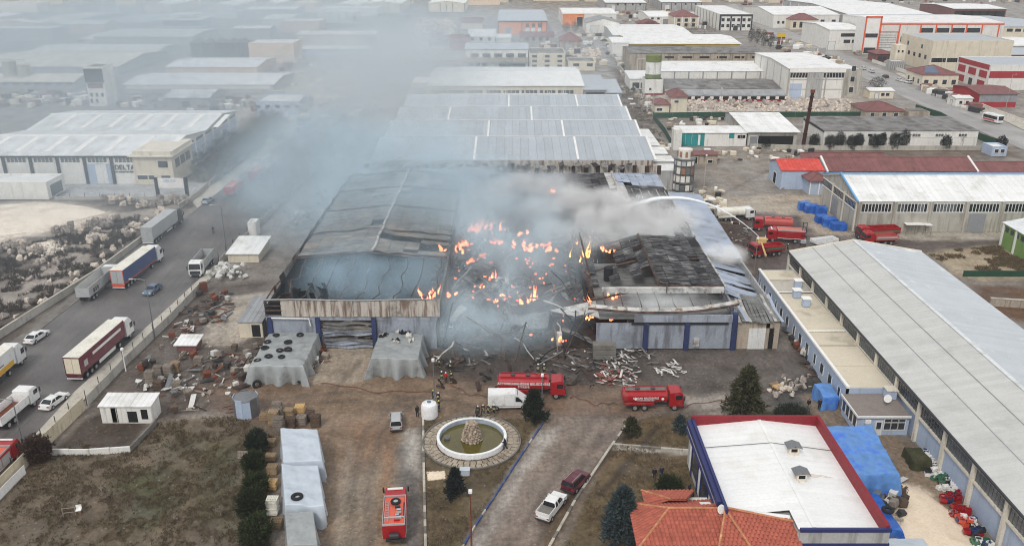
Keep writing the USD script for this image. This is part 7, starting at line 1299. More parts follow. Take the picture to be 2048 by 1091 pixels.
def make_person(pose, jacket, trousers, helmet, label, hi=False):
    q = POSES[pose]; t = thing('person', label, 'person', (0, 0, 0)); hips, chest = (0, 0, .95), (0, .03, 1.3); sL, sR = (-.19, .02, 1.4), (.19, .02, 1.4); hd = np.array(q['hd'])
    def dirn(e, h): return np.array(h) - np.array(e)
    body = [bone((0, 0, .98), (0, .03, 1.36), .14, .15), bone(sL, sR, .07, .07), bone((0, .02, 1.4), tuple(hd - [0, .01, .06]), .055, .055), bone(tuple(hd), tuple(hd + [0, .015, -.06]), .098, .075), bone(tuple(hd + [0, .1, -.02]), tuple(hd + [0, .1, -.035]), .014, .018), bone(tuple(hd + [-.095, 0, -.02]), tuple(hd + [-.095, 0, .01]), .02, .02), bone(tuple(hd + [.095, 0, -.02]), tuple(hd + [.095, 0, .01]), .02, .02)]
    legs, arms = [], []
    for s, hx in (('L', -.09), ('R', .09)):
        legs += [bone((hx, 0, .92), q['k' + s], .085, .058), bone(q['k' + s], q['f' + s], .056, .042)]
        sh = sL if s == 'L' else sR; arms += [bone(sh, q['e' + s], .058, .046), bone(q['e' + s], q['h' + s], .044, .032)]
        body += hand(q['h' + s], dirn(q['e' + s], q['h' + s]))
    P(t, 'body', union(body + legs + arms), 'skin', smooth=40)
    fat = lambda a, b, r0, r1: bone(a, b, r0 + .02, r1 + .02)
    jk = [fat((0, 0, .9), (0, .03, 1.36), .15, .155), fat(sL, sR, .07, .07)]
    for s in 'LR': sh = sL if s == 'L' else sR; jk += [fat(sh, q['e' + s], .06, .05), fat(q['e' + s], tuple(np.array(q['h' + s]) * .9 + np.array(q['e' + s]) * .1), .046, .036)]
    P(t, 'jacket', union(jk), jacket, smooth=40); P(t, 'trousers', union([fat((hx, 0, .92), q['k' + s], .088, .06) for s, hx in (('L', -.09), ('R', .09))] + [fat(q['k' + s], q['f' + s], .058, .048) for s in 'LR'] + [fat((-.08, 0, .93), (.08, 0, .93), .1, .1)]), trousers, smooth=40)
    P(t, 'boots', union([bone(tuple(np.array(q['f' + s]) + [0, -.04, -.02]), tuple(np.array(q['f' + s]) + [0, .14, -.035]), .055, .045) for s in 'LR']), 'boot', smooth=40)
    P(t, 'eyes', [xf(trimesh.creation.icosphere(1, .012), tuple(hd + [sx * .035, .088, .01])) for sx in (-1, 1)], 'hair'); P(t, 'mouth', box(-.025, .025, hd[1] + .085, hd[1] + .1, hd[2] - .066, hd[2] - .058), 'cloth_red')
    hs = manifold3d.Manifold.sphere(.122 if helmet else .106, 16).trim_by_plane((0, -.5, 1), -.01).translate(tuple(hd + [0, -.005, .01])); P(t, 'helmet' if helmet else 'hair', hs, helmet or 'hair', smooth=40)
    if hi:
        P(t, 'reflective_band', [cyl((0, 0, z), (0, 0, z + .06), .192, 14) for z in (.98, 1.16)] + [cyl(tuple(np.array(q['f' + s]) * .75 + np.array(q['k' + s]) * .25), tuple(np.array(q['f' + s]) * .6 + np.array(q['k' + s]) * .4), .085, 10) for s in 'LR'], 'cloth_hi')
    return t
def put(t, u, v, rz=0.0, z=0.0):
    p = at(u, v, z); x = UsdGeom.Xformable(t); x.GetOrderedXformOps()[0].Set((float(p[0]), float(p[1]), z)); x.AddRotateZOp().Set(math.degrees(rz))
def pp(pose, j, tr, he, label, u, v, rz=0.0, hi=False, z=0.0): put(make_person(pose, j, tr, he, label, hi), u, v, rz, z)
pp('hose', 'cloth_black', 'cloth_black', 'helmet_white', 'firefighter with white helmet at the left of the group behind the lamp post', 884, 762, .3, True)
pp('stand', 'cloth_red', 'cloth_black', 'helmet_white', 'firefighter in a red jacket in the middle of the group left of the tanker', 892, 764, -.2)
pp('stand', 'cloth_black', 'cloth_black', 'helmet_yellow', 'firefighter in black with bright bands at the right of the group left of the tanker', 903, 766, .5, True)
pp('walk', 'cloth_dark', 'cloth_black', 'helmet_white', 'firefighter walking towards the smoke behind the red jacketed one', 878, 735, .2, True); pp('hose', 'cloth_dark', 'cloth_black', 'helmet_white', 'firefighter with arms forward right before the smoking scrap', 901, 742, -.6, True)
pp('stand', 'cloth_navy', 'cloth_black', 'helmet_yellow', 'firefighter beside the lamp post above the white tank', 867, 800, 1.0, True); pp('stand', 'cloth_black', 'cloth_black', 'helmet_white', 'firefighter right behind the lamp post above the white tank', 877, 805, -.5, True); pp('stand', 'cloth_black', 'cloth_navy', 'helmet_yellow', 'firefighter at the right side of the white tank', 878, 821, -1.2, True)
pp('stand', 'cloth_black', 'cloth_black', None, 'person in black standing left of the white tank', 835, 832, .4)
for i, (u, v, he, j, lb) in enumerate(((956, 832, 'helmet_white', 'cloth_black', 'leftmost'), (966, 829, 'helmet_white', 'cloth_dark', 'second from left'), (977, 830, 'helmet_yellow', 'cloth_black', 'middle'), (988, 829, 'helmet_white', 'cloth_dark', 'rightmost'))): pp(('stand', 'hose', 'stand', 'walk')[i], j, 'cloth_black', he, f'firefighter standing in the row before the white van, {lb} of four', u, v, (2.8, 3.4, 2.5, 3.0)[i], True)
pp('stand', 'cloth_dark', 'cloth_black', None, 'person in dark clothes at the rear edge of the fountain paving', 955, 838, 3.0); pp('hose', 'cloth_black', 'cloth_black', None, 'person in black leaning at the right rim of the fountain', 1010, 898, 1.4)
pp('walk', 'cloth_dark', 'cloth_dark', None, 'lone person walking on the hazy road above the white cab tipper', 427, 466, 2.6)
pp('walk', 'cloth_black', 'cloth_dark', None, 'person in black walking on the grass with ruts, left of two', 1308, 958, 3.0); pp('walk', 'cloth_navy', 'cloth_black', None, 'person in navy walking on the grass with ruts, right of two', 1322, 955, 3.3)
pp('stand', 'cloth_black', 'cloth_black', None, 'person in black at the left wall of the white roofed hall', 1378, 990, 1.0); pp('hose', 'cloth_black', 'cloth_navy', None, 'person bending over things at the left wall of the white roofed hall', 1384, 1004, 1.8)
pp('walk', 'cloth_black', 'cloth_grey', None, 'person in black standing alone in the passage right of the conifer', 1616, 818, 3.0); pp('stand', 'cloth_black', 'cloth_black', None, 'person in black of the close pair in the passage, left one', 1638, 818, 2.7); pp('stand', 'cloth_navy', 'cloth_black', None, 'person in navy of the close pair in the passage, right one', 1647, 816, 3.3)
pp('stand', 'cloth_black', 'cloth_black', 'helmet_white', 'firefighter in black and white beside the monitor truck', 1575, 502, 1.0, True)
for u, v, lb, he in ((903, 660, 'firefighter high in the smoke on the heap, left one', 'helmet_yellow'), (912, 656, 'firefighter high in the smoke on the heap, right one', 'helmet_white')): pp('hose', 'cloth_dark', 'cloth_black', he, lb, u, v + 14, .2, True, 1.2)
pp('hose', 'cloth_dark', 'cloth_black', 'helmet_white', 'firefighter kneeling on top of the long red tanker', 1076, 748, 0, True, 3.1); pp('stand', 'cloth_black', 'cloth_black', 'helmet_white', 'firefighter standing on top of the long red tanker', 1088, 748, .3, True, 3.1)

# ---------------------------------------------------------------- trees and plants
def leafmat(n, c, v=.3): mat(n, c, .85, v, .9, 6, .3, rnd=.15, spec=.2)
leafmat('needles_dark', (42, 50, 40)); leafmat('needles_olive', (64, 64, 44)); leafmat('needles_blue', (62, 74, 76)); leafmat('leaves_hedge', (46, 54, 30)); leafmat('leaves_brown', (74, 56, 48)); leafmat('grass_dry', (104, 90, 70)); leafmat('scrub_dark', (76, 68, 62)); leafmat('needles_black', (36, 42, 42))
mat('bark', (84, 70, 60), .95, .2, 1, 6, .2); mat('bark_pale', (150, 138, 128), .95, .2, 1, 6, .2); mat('twig', (104, 88, 78), .95, .2, 1, 6, .2)
def blades(c, d, L, W):
    """Many leaf triangles: centres c, directions d, lengths, widths."""
    n = len(c); d = d / (np.linalg.norm(d, axis=1, keepdims=True) + 1e-9); s = np.cross(d, NR.normal(0, 1, (n, 3))); s /= np.linalg.norm(s, axis=1, keepdims=True) + 1e-9
    L, W = np.broadcast_to(L, n)[:, None], np.broadcast_to(W, n)[:, None]
    v = np.stack([c - s * W, c + s * W, c + d * L], 1).reshape(-1, 3); return trimesh.Trimesh(v, np.arange(3 * n).reshape(-1, 3), process=False)
def conifer(h, r, n, m, label, seed=0, thin=.25, base=.08):
    rg = np.random.default_rng(seed); t = thing('conifer', label, 'tree'); P(t, 'trunk', cyl((0, 0, 0), (0, 0, h * .95), .035 * h ** .8, 7, .02), 'bark')
    nb = int(n / 26); zb = h * (base + (1 - base) * rg.random(nb) ** .85); a = rg.random(nb) * 6.283; R_ = r * (1 - (zb / h - base) / (1 - base)) ** .75 * rg.uniform(.6, 1.12, nb) + .1
    tip = np.stack([R_ * np.cos(a), R_ * np.sin(a), zb + R_ * rg.uniform(-.15, .35, nb)], 1); root = np.stack([0 * a, 0 * a, zb], 1)
    P(t, 'branch', [cyl(root[i], tip[i], .03, 3, .008) for i in range(0, nb, max(1, nb // 70))], 'bark')
    f = rg.random((nb, 26)) ** .6; c = root[:, None] + (tip - root)[:, None] * f[..., None] + rg.normal(0, .09 * r ** .6, (nb, 26, 3)); d = (tip - root)[:, None] * .5 + rg.normal(0, .6, (nb, 26, 3)) * R_[:, None, None] * .7 + [0, 0, .25]
    sc = .13 * r ** .5 * rg.uniform(.6, 1.5, nb * 26); P(t, 'crown', blades(c.reshape(-1, 3), d.reshape(-1, 3), sc * 2.6, sc * .55), m); return t
def bush(h, r, n, m, label, seed, name='bush', catg='bush', ry=None, boxy=False, grp=None):
    rg = np.random.default_rng(seed); t = thing(name, label, catg, group=grp); p = rg.normal(0, 1, (n, 3)); p /= np.linalg.norm(p, axis=1, keepdims=True)
    if boxy: p = np.sign(p) * np.abs(p) ** .5
    q = p * (rg.random((n, 1)) ** .35) * (.5 + .95 * fbm(p * 2.4 + seed, 3, seed)[:, None]); c = q * [r, ry or r, h / 2] + [0, 0, h * .5]; c[:, 2] = np.abs(c[:, 2])
    P(t, 'stem', [cyl((0, 0, 0), (rg.uniform(-r, r) * .5, rg.uniform(-r, r) * .4, h * .7), .05, 4, .015) for _ in range(6)], 'bark'); P(t, 'crown', blades(c, p + rg.normal(0, .5, (n, 3)) + [0, 0, .4], rg.uniform(.16, .42, n), rg.uniform(.05, .13, n)), m); return t
def bare(h, spread, seed, m, label, depth=4, thick=.09, grp=None):
    rg = np.random.default_rng(seed); t = thing('bare_tree', label, 'tree', group=grp); segs = []
    def go(p, d, L, r, k):
        q = p + d * L; segs.append(cyl(p, q, r, 4 if k > 1 else 3, r * .62))
        if k == 0: return
        for _ in range(rg.integers(2, 4)): e = d + rg.normal(0, spread, 3) + [0, 0, .15]; e /= np.linalg.norm(e); go(q if rg.random() < .7 else p + d * L * rg.uniform(.5, .9), e, L * rg.uniform(.55, .8), r * .6, k - 1)
    go(np.array([0, 0, 0.0]), np.array([rg.normal(0, .06), rg.normal(0, .06), 1.0]), h * .3, thick, depth); P(t, 'trunk', segs[0], m); P(t, 'crown', segs[1:], m); return t
put(conifer(7.3, 2.9, 7000, 'needles_olive', 'big dark conifer at the right end of the yard', 1), 1488, 832)
put(conifer(4.6, 1.9, 4200, 'needles_dark', 'dense dark conifer in front of the white van', 2), 1068, 842); put(conifer(3.9, 1.35, 3500, 'needles_black', 'small dark conifer on the lawn below the fountain', 3), 911, 995)
put(conifer(6.4, 2.5, 7500, 'needles_blue', 'bluish conifer beside the tiled house', 4), 1243, 1078); put(conifer(2.3, 1.4, 1800, 'needles_olive', 'low conifer at the upper corner of the rutted grass', 5), 1262, 868); put(conifer(2.3, 1.2, 1800, 'needles_blue', 'small conifer at the left wall of the white roofed hall', 6), 1358, 864)
put(bush(2.4, 1.5, 3000, 'leaves_hedge', 'round green shrub by the door of the white roofed hall', 7), 1336, 988); put(bush(3.4, 1.9, 3600, 'leaves_brown', 'dark leafless bush leaning over the cream fence', 8), 78, 918); put(bush(2.2, 2.6, 2600, 'needles_dark', 'dark low shrub behind the crimson parapet', 9), 1585, 842)
for i, (u, v, h, r) in enumerate(((514, 900, 2.8, 1.4), (508, 945, 3.0, 1.4), (512, 985, 2.6, 1.5), (506, 1030, 3.4, 1.6), (512, 1085, 3.4, 1.8))): put(bush(h, r, 3400, 'leaves_hedge' if i else 'needles_dark', 'tall green shrub beside the pallet row, ' + ('topmost', 'second', 'third', 'fourth', 'nearest')[i] + ' of the hedge', 20 + i, 'hedge', 'hedge', r * 1.2, grp='hedge beside the pallets'), u, v)
for i in range(7):
    u, v = 408 + i * 21, 348 - i * 15; put(bush(9 + (i % 3), 5.4, 3600, 'needles_black', 'tall dark evergreen by the lettered factory, ' + ('first', 'second', 'third', 'fourth', 'fifth', 'sixth', 'last')[i] + ' from the road corner', 40 + i, 'evergreen', 'tree', grp='evergreens by the lettered factory'), u + 16, v + 14)
nth = ('first', 'second', 'third', 'fourth', 'fifth', 'sixth', 'seventh', 'eighth', 'ninth', 'tenth', 'eleventh', 'twelfth')
for i, (u, h) in enumerate(((1627, 4.6), (1658, 4.8), (1679, 5.2), (1701, 4.6), (1716, 4.8), (1746, 5.0), (1760, 5.0), (1786, 5.6), (1806, 6.0), (1890, 4.6), (1530, 4.0), (2001, 4.4))): put(bush(h, 1.75, 2200, 'needles_black', 'dark pine of the row along the pale boundary wall, ' + nth[i] + ' counted from the left' if i < 9 else ('dark pine standing alone right of the row', 'dark pine left of the row before the white shed', 'dark pine at the right road by the guard hut')[i - 9], 60 + i, 'pine', 'tree'), u, 296 + (i % 2) * 3)
for i, (u, v, h) in enumerate(((1502, 84, 9), (1514, 88, 10), (1527, 92, 10), (1541, 96, 9))): put(bush(h, 2.4, 2000, 'needles_black', 'dark cypress at the far junction, ' + nth[i] + ' from the left', 80 + i, 'cypress', 'tree'), u, v)
for i, (u, v, h, r, lb) in enumerate(((1218, 62, 5, 6, 'dark shrub mass before the small grey house'), (1300, 58, 6, 5, 'dark tree beside the low red roofed house'), (1380, 68, 8, 6, 'dark tree in front of the grey hipped house'), (1410, 70, 7, 9, 'brown leafless thicket before the black trimmed block'), (1645, 80, 6, 4, 'round dark tree beside the ribbon window hall'), (1755, 176, 5, 4, 'pointed dark tree at the gatehouse cabin'), (1132, 64, 7, 3, 'dark tree between the two orange halls'), (1150, 64, 8, 3, 'darker taller tree between the two orange halls'), (790, 195, 6, 7, 'dark tree in the smoke at the bend of the road'), (740, 95, 9, 8, 'hazy tree by the white hall in the smoke'), (330, 215, 7, 12, 'hazy thicket behind the lettered factory'), (430, 212, 7, 12, 'long hazy thicket right of the other one'))): put(bush(h, r, 1500, 'needles_black' if i != 3 else 'leaves_brown', lb, 90 + i, 'tree' if h > 5 else 'bush', 'tree' if h > 5 else 'bush'), u, v)
for i, (u, v, h, m, lb) in enumerate(((374, 800, 5.2, 'twig', 'bare ochre tree among the scrap'), (442, 1030, 2.6, 'bark_pale', 'small pale bare tree at the right of the dry field'), (303, 1088, 2.8, 'twig', 'forked bare tree at the bottom of the dry field'), (205, 990, 2.4, 'bark_pale', 'pale thin stem with bare twigs in the middle of the field'), (366, 975, 2.2, 'twig', 'slight bare tree left of the pale one'), (430, 1085, 2.6, 'twig', 'bare sapling at the bottom right of the field'), (348, 1040, 1.6, 'bark_pale', 'short bare stump with twigs in the field'), (110, 1010, 1.8, 'twig', 'bare sapling in the left of the field'), (880, 1085, 3.4, 'twig', 'bare bush at the bottom of the fountain lawn'), (1925, 292, 4.2, 'twig', 'wide bare tree beside the guard hut at the right'), (320, 700, 2, 'twig', 'bare shrub by the scrap fence'))): put(bare(h, .5, 100 + i, m, lb, 5 if i in (0, 8, 9) else 4, .07), u, v)
def scatter(name, polys, n, m, hmin, hmax, label, catg, seed, w=.04, clump=2.0):
    rg = np.random.default_rng(seed); cs = []
    for poly in polys:
        pg = Polygon(gpx(*poly)).buffer(0); x0, y0, x1, y1 = pg.bounds; p = rg.uniform((x0, y0), (x1, y1), (n * 4, 2)); p = p[shapely.contains_xy(pg, p[:, 0], p[:, 1])]; p = p[fbm(np.c_[p / clump, np.zeros(len(p))], 3, seed) > .47]; cs.append(p[:n])
    p = np.vstack(cs); p = np.repeat(p, 5, 0) + rg.normal(0, .12, (len(p) * 5, 2)); k = len(p); hh = rg.uniform(hmin, hmax, k)
    solo(name, blades(np.c_[p, np.zeros(k)], np.c_[rg.normal(0, .5, (k, 2)), np.ones(k)], hh, w), m, label, catg, kind='stuff')
FIELD = [(0, 1000), (100, 905), (160, 880), (258, 902), (312, 842), (480, 830), (545, 870), (540, 1130), (-60, 1130)]
scatter('dry_grass', [FIELD], 7000, 'grass_dry', .1, .4, 'short dry grass of the brown field', 'grass', 5); scatter('green_grass', [FIELD], 1500, 'needles_olive', .08, .3, 'dull green grass patches of the field', 'grass', 6, clump=6)
scatter('lawn_grass', [[(850, 840), (1080, 836), (945, 1050), (895, 1130), (850, 1130)], [(1255, 850), (1390, 830), (1390, 990), (1270, 1130), (1110, 1130), (1220, 905)]], 2600, 'grass_dry', .06, .22, 'short worn grass of the lawns', 'grass', 7)
scatter('scrub', [[(-200, 520), (60, 486), (200, 450), (280, 430), (270, 480), (190, 545), (0, 668), (-200, 780)]], 6000, 'scrub_dark', .3, 1.0, 'dark winter scrub between the stone crates', 'scrub', 8, .06, 3.0); scatter('weeds', [[(1240, 130), (1300, 190), (1330, 290), (1300, 300), (1230, 180)], [(1850, 505), (2010, 490), (2150, 550), (1940, 552)]], 2500, 'grass_dry', .2, .6, 'dry weeds in the lanes and lots on the right', 'weeds', 9, .06, 4)

# ---------------------------------------------------------------- tarpaulin heaps
def tarp(name, label, x0, x1, y0, y1, H, m, seed=0, rz=0.0, skew=0.0, folds=.22, nu=44, nv=60, slope=0.0, catg='tarpaulin'):
    def f(s, t):
        def prof(q): e = np.minimum(q, 1 - q) / .13; return np.clip(e, 0, 1)
        ds, dt = prof(s), prof(t); e = np.minimum(ds, dt); top = np.sin(np.clip(e, 0, 1) * np.pi / 2) ** .55
        def push(q): return np.where(q < .13, q * .28, np.where(q > .87, 1 - (1 - q) * .28, .0364 + (q - .13) * (1 - .0728) / .74))
        X, Y = x0 + (x1 - x0) * push(s), y0 + (y1 - y0) * push(t); n = fbm(np.stack([X * .55, Y * .55, 0 * X + seed], -1), 4, seed); pa = (X + Y * 1.3) * 3.1
        w = (1 - top) * folds * (np.sin(pa + 3 * n) + np.sin(pa * .47 + seed)); X = X + w * np.sign(s - .5) * (ds < 1); Y = Y + w * np.sign(t - .5) * (dt < 1)
        return X + skew * (Y - y0), Y, np.maximum(top * (H + slope * (t - .5) * 2 + (.6 * (n - .5) + .5 * (.12 - np.abs(fbm(np.stack([X * .35, Y * .35, 0 * X + seed + 9], -1), 3, seed + 4) - .5))) * min(1, H / 2.5)) - .02 * (1 - top), -.02)
    r = solo(name, grid(nu, nv, f), m, label, catg, smooth=True); return r
mat('tarp_silver', (150, 154, 154), .4, .1, .5, 1.1, .08, spec=.6, dirt=((112, 112, 110), .5, .55, .6), bump=.9); mat('tarp_light', (184, 193, 202), .4, .06, .4, 1.0, .06, spec=.5, dirt=((176, 182, 188), .4, .55, .5), bump=.7); mat('tarp_blue', (28, 88, 172), .4, .15, .5, 4, .1, spec=.5, dirt=((92, 150, 220), .35, .5, .6), bump=.1); mat('tarp_blue_pale', (92, 140, 200), .4, .2, .5, 1.2, .12, spec=.5, dirt=((40, 100, 205), .5, .5, .7), bump=.8)
tarp('tarpaulin', 'big silver grey tarpaulin weighed down with tyres', -39.4, -30.9, 112.6, 125.2, 3.0, 'tarp_silver', 3, folds=.42); tarp('tarpaulin', 'silver grey tarpaulin with torn white top in front of the left bay', -21.6, -14.0, 114.8, 124.0, 3.1, 'tarp_silver', 11, folds=.5)
for k in range(12): p = at(R.uniform(766, 832), R.uniform(657, 684), 3.2); solo('torn_scrap', xf(crumple(R.uniform(.7, 1.7), R.uniform(.5, 1.0), k, .15), p, rz=R.uniform(0, 6)), 'strip_white' if k % 3 else 'soot', ('white' if k % 3 else 'black') + ' torn scrap on top of the silver tarpaulin with torn white top', 'scrap', 'scraps on the torn tarpaulin')
ty = trimesh.creation.torus(.42, .17, 22, 10); tsrc = None
for (u, v) in ((553, 660), (586, 658), (618, 660), (552, 670), (600, 669), (535, 683), (576, 683), (530, 695), (560, 700), (576, 698), (537, 712), (563, 713), (515, 720)):
    p = at(u, v, 3.08)
    if tsrc is None: tsrc = thing('tyre', 'black truck tyre lying on the big silver grey tarpaulin', 'tyre', p, 0, 'tyres on the big tarpaulin'); P(tsrc, 'tread', ty, 'rubber', smooth=True)
    else: copy_of(tsrc, p, R.uniform(0, 6), tilt=(R.uniform(-6, 6), R.uniform(-6, 6), 0), scale=R.uniform(.95, 1.15))
for u, v, z, lb in ((594, 992, 3.15, 'single black tyre lying on the long pale tarpaulin'), (1776, 1018, 1.4, 'single black tyre on the blue sheet beside the crimson parapet'), (514, 768, .45, 'tyre leaning at the front foot of the big silver tarpaulin'), (602, 760, .3, 'dark tyre at the right foot of the big silver tarpaulin')): copy_of(tsrc, at(u, v, z), 0, lb, 1.2, 'single tyres', (80, 0, 30) if 'leaning' in lb else None)
tarp('tarpaulin', 'pale grey tarpaulin over stacked goods, upper part of the long row', -28.0, -22.9, 88.0, 95.4, 3.0, 'tarp_light', 5, skew=-.3, folds=.16, slope=.2); tarp('tarpaulin', 'pale grey tarpaulin with a tyre, middle part of the long row', -25.6, -20.9, 79.2, 87.6, 2.9, 'tarp_light', 15, skew=-.3, folds=.16); tarp('tarpaulin', 'dull grey tarpaulin at the near end of the long row', -23.8, -20.4, 73.0, 79.0, 2.5, 'tarp_silver', 25, skew=-.3, folds=.16)
tarp('tarpaulin', 'big bright blue tarpaulin behind the crimson parapet', 39.2, 46.2, 84.8, 95.6, 3.3, 'tarp_blue_pale', 7, skew=.06, folds=.3, slope=.3); tarp('tarpaulin', 'low blue sheet in front of the big bright blue tarpaulin', 39.0, 43.4, 77.2, 84.4, 1.2, 'tarp_blue', 17, folds=.2); tarp('tarpaulin', 'small sky blue tarpaulin over a heap by the annex wall', 43.9, 46.3, 105.2, 109.4, 2.0, 'tarp_blue_pale', 27, folds=.2); tarp('tarpaulin', 'white sheet over goods at the bottom right corner', 39.8, 45.0, 70.0, 76.0, 1.3, 'tarp_light', 37); tarp('tarpaulin', 'pale grey covered dome behind the crimson parapet', 28.5, 36.5, 92.8, 97.2, 2.4, 'tarp_light', 47, folds=.08)
gw = thing('wicker_table', 'grey round lattice lid on the pale covered dome', 'lid', (32.4, 95.4, 2.3)); P(gw, 'disc', cyl((0, 0, 0), (0, 0, .25), 1.3, 20, 1.1), 'wood_grey')
tarp('covered_stack', 'green covered pallet heap by the blue grey wall', 50.3, 52.6, 90.4, 93.6, 1.4, 'needles_olive', 57, folds=.1)
for i, (u, v, w, d, h) in enumerate(((1607, 418, 2.6, 2, 1.8), (1622, 424, 3.2, 2.2, 2.0), (1640, 426, 3, 2.2, 1.8), (1644, 444, 3, 2.4, 1.7), (1658, 450, 3.4, 2.4, 1.8), (1676, 458, 3.4, 2.4, 1.6))): p = at(u, v); tarp('covered_stack', 'blue covered pallet stack left of the white roofed warehouse, ' + nth[i] + ' from the left', p[0] - w / 2, p[0] + w / 2, p[1] - d / 2, p[1] + d / 2, h, 'tarp_blue', 70 + i, nu=20, nv=20, folds=.15, catg='covered pallet')

# ---------------------------------------------------------------- pallets, crates, stones, bags
def slats(w=1.2, d=1.0): return cat([box(-w / 2 + i * w / 6.2, -w / 2 + i * w / 6.2 + .12, -d / 2, d / 2, .12, .145) for i in range(7)] + [box(-w / 2, w / 2, y - .05, y + .05, 0, .12) for y in (-d / 2 + .05, 0, d / 2 - .05)])
psrc = {}
def pallets(u, v, n, m, label, rz=0.0, up=False, step=.15):
    p = at(u, v); grp = label.replace('pallet in', 'pallets in')
    for k in range(n):
        loc = (p[0] + R.uniform(-.06, .06), p[1] + R.uniform(-.06, .06), k * step); r2 = rz + R.uniform(-.06, .06)
        if up: loc = (p[0] + k * .16, p[1], .5)
        if m not in psrc: t = thing('pallet', label, 'pallet', loc, r2, grp); P(t, 'slats', slats(), m); psrc[m] = t
        else: copy_of(psrc[m], loc, r2, label, None, grp, (80, 0, 0) if up else None)
for (u, v, n, m, lb) in ((548, 846, 13, 'wood', 'brown pallet in the tall stack left of the grey stacks'), (558, 860, 14, 'wood_grey', 'grey pallet in the tall front stack above the long pale tarpaulin'), (556, 838, 12, 'wood_grey', 'grey pallet in the second stack behind the tall front one'), (556, 826, 12, 'wood_grey', 'grey pallet in the farthest stack of the block'), (582, 852, 9, 'wood_dark', 'dark pallet in the stack right of the tall front stack'), (578, 832, 8, 'wood', 'brown pallet in the middle stack of the block'), (604, 846, 8, 'wood_grey', 'grey pallet in the low stack right of the dark one'), (632, 850, 11, 'wood_dark', 'dark pallet in the rightmost stack of the block'), (600, 822, 7, 'wood_new', 'new yellow pallet in the small stack at the rear right'), (620, 838, 9, 'wood_dark', 'dark brown pallet in the stack at the rear right of the block'), (530, 836, 6, 'wood', 'brown pallet in the low stack next to the round tank'), (302, 768, 15, 'wood_grey', 'grey pallet in the tall stack at the fence corner of the scrap yard'), (318, 752, 12, 'wood_grey', 'grey pallet in the second stack of the scrap yard'), (338, 750, 12, 'wood_grey', 'grey pallet in the third stack of the scrap yard'), (352, 742, 11, 'wood', 'brown pallet in the fourth stack of the scrap yard'), (318, 775, 8, 'wood_dark', 'dark pallet in the low stack of the scrap yard'), (398, 728, 9, 'wood_grey', 'grey pallet in the stack by the bare ochre tree'), (355, 775, 7, 'wood_grey', 'grey pallet in the near low stack of the scrap yard')): pallets(u, v, n, m, lb)
for (u, v, n, m, lb) in ((541, 888, 5, 'wood', 'worn pallet in the top stack of the row along the hedge'), (542, 918, 5, 'wood', 'worn pallet in the second stack of the row along the hedge'), (545, 944, 7, 'wood', 'worn pallet in the third stack of the row along the hedge'), (544, 975, 7, 'wood_new', 'pale pallet in the fourth stack of the row along the hedge'), (546, 1025, 14, 'tarp_white', 'bleached pallet in the tall pale stack along the hedge'), (553, 1052, 6, 'wood', 'worn pallet in the low stack below the bleached one'), (640, 1042, 8, 'wood_dark', 'dark pallet in the stack right of the long pale tarpaulin')): pallets(u, v, n, m, lb)
for (u, v, n, m, lb) in ((408, 582, 12, 'rust', 'rusty crate pallet in the tall stack at the fence end before the white cab tipper'), (1555, 775, 2, 'wood_new', 'orange pallet in the pair lying by the annex ditch'), (1548, 770, 2, 'wood', 'brown pallet in the pair under the cushion by the annex ditch')): pallets(u, v, n, m, lb, .5)
def rocks(n, w, d, h, seed, rs=.3):
    rg = np.random.default_rng(seed); o = []
    for _ in range(n): p = rg.normal(0, 1, (10, 3)); p /= np.linalg.norm(p, axis=1, keepdims=True); o.append(xf(hull(p * rg.uniform(.6, 1.2) * rs), rg.uniform((-w / 2, -d / 2, .12), (w / 2, d / 2, h))))
    return o
mat('marble', (206, 194, 180), .9, .12, .8, 5, .15, rnd=.12, dirt=((150, 136, 124), .7, .5, .7)); mat('marble_grey', (158, 148, 140), .9, .15, .8, 5, .15, rnd=.15, dirt=((110, 100, 94), .7, .5, .7)); mat('bag_white', (204, 202, 197), .7, .08, .8, 5, .1, rnd=.08, dirt=((150, 142, 134), .8, .55, .6))
ssrc = []
for k in range(4): t = thing('stone_crate', 'wire crate of split stone among the scrub left of the road', 'stone crate', (*at(225 + k * 22, 408 + (k % 2) * 4)[:2], 0), R.uniform(0, 3), 'stone crates in the scrub'); P(t, 'stones', cat([box(-.6, .6, -.5, .5, .1, 1.0)] + rocks(34, 1.2, 1.0, 1.1, k)), 'marble' if k % 2 else 'marble_grey'); P(t, 'pallet', slats(), 'wood_grey'); ssrc.append(t)
def many(srcs, line, n, lb, grp, jit=6, sc=(.9, 1.25), zs=(0,), name=None):
    for k in range(n):
        s = (k + .5) / n * (len(line) - 1); i = int(s); f = s - i; u = line[i][0] * (1 - f) + line[i + 1][0] * f + R.uniform(-jit, jit) * 1.6; v = line[i][1] * (1 - f) + line[i + 1][1] * f + R.uniform(-jit, jit) * .8; p = at(u, v); copy_of(R.choice(srcs), (p[0], p[1], R.choice(zs)), R.uniform(0, 6), lb + th3((k + .5) / n), R.uniform(*sc), grp)
many(ssrc, [(215, 402), (300, 412), (372, 408)], 22, 'stone crate in the row below the factory forecourt', 'stone crates below the forecourt', 7, zs=(0, 0, 1.0)); many(ssrc, [(110, 470), (160, 462), (230, 446)], 26, 'stone crate stacked in the scrub under the white dust', 'stone crates under the dust', 9, zs=(0, 0, 1.0)); many(ssrc, [(170, 490), (200, 470), (205, 482)], 8, 'stone crate near the dirt track', 'stone crates near the track', 8); many(ssrc, [(0, 500), (30, 495), (70, 500)], 12, 'stone crate on the scree at the left edge', 'stone crates on the scree', 9); many(ssrc, [(246, 472), (290, 448), (330, 425)], 12, 'stone crate beside the grey box semi', 'stone crates by the grey semi', 5)
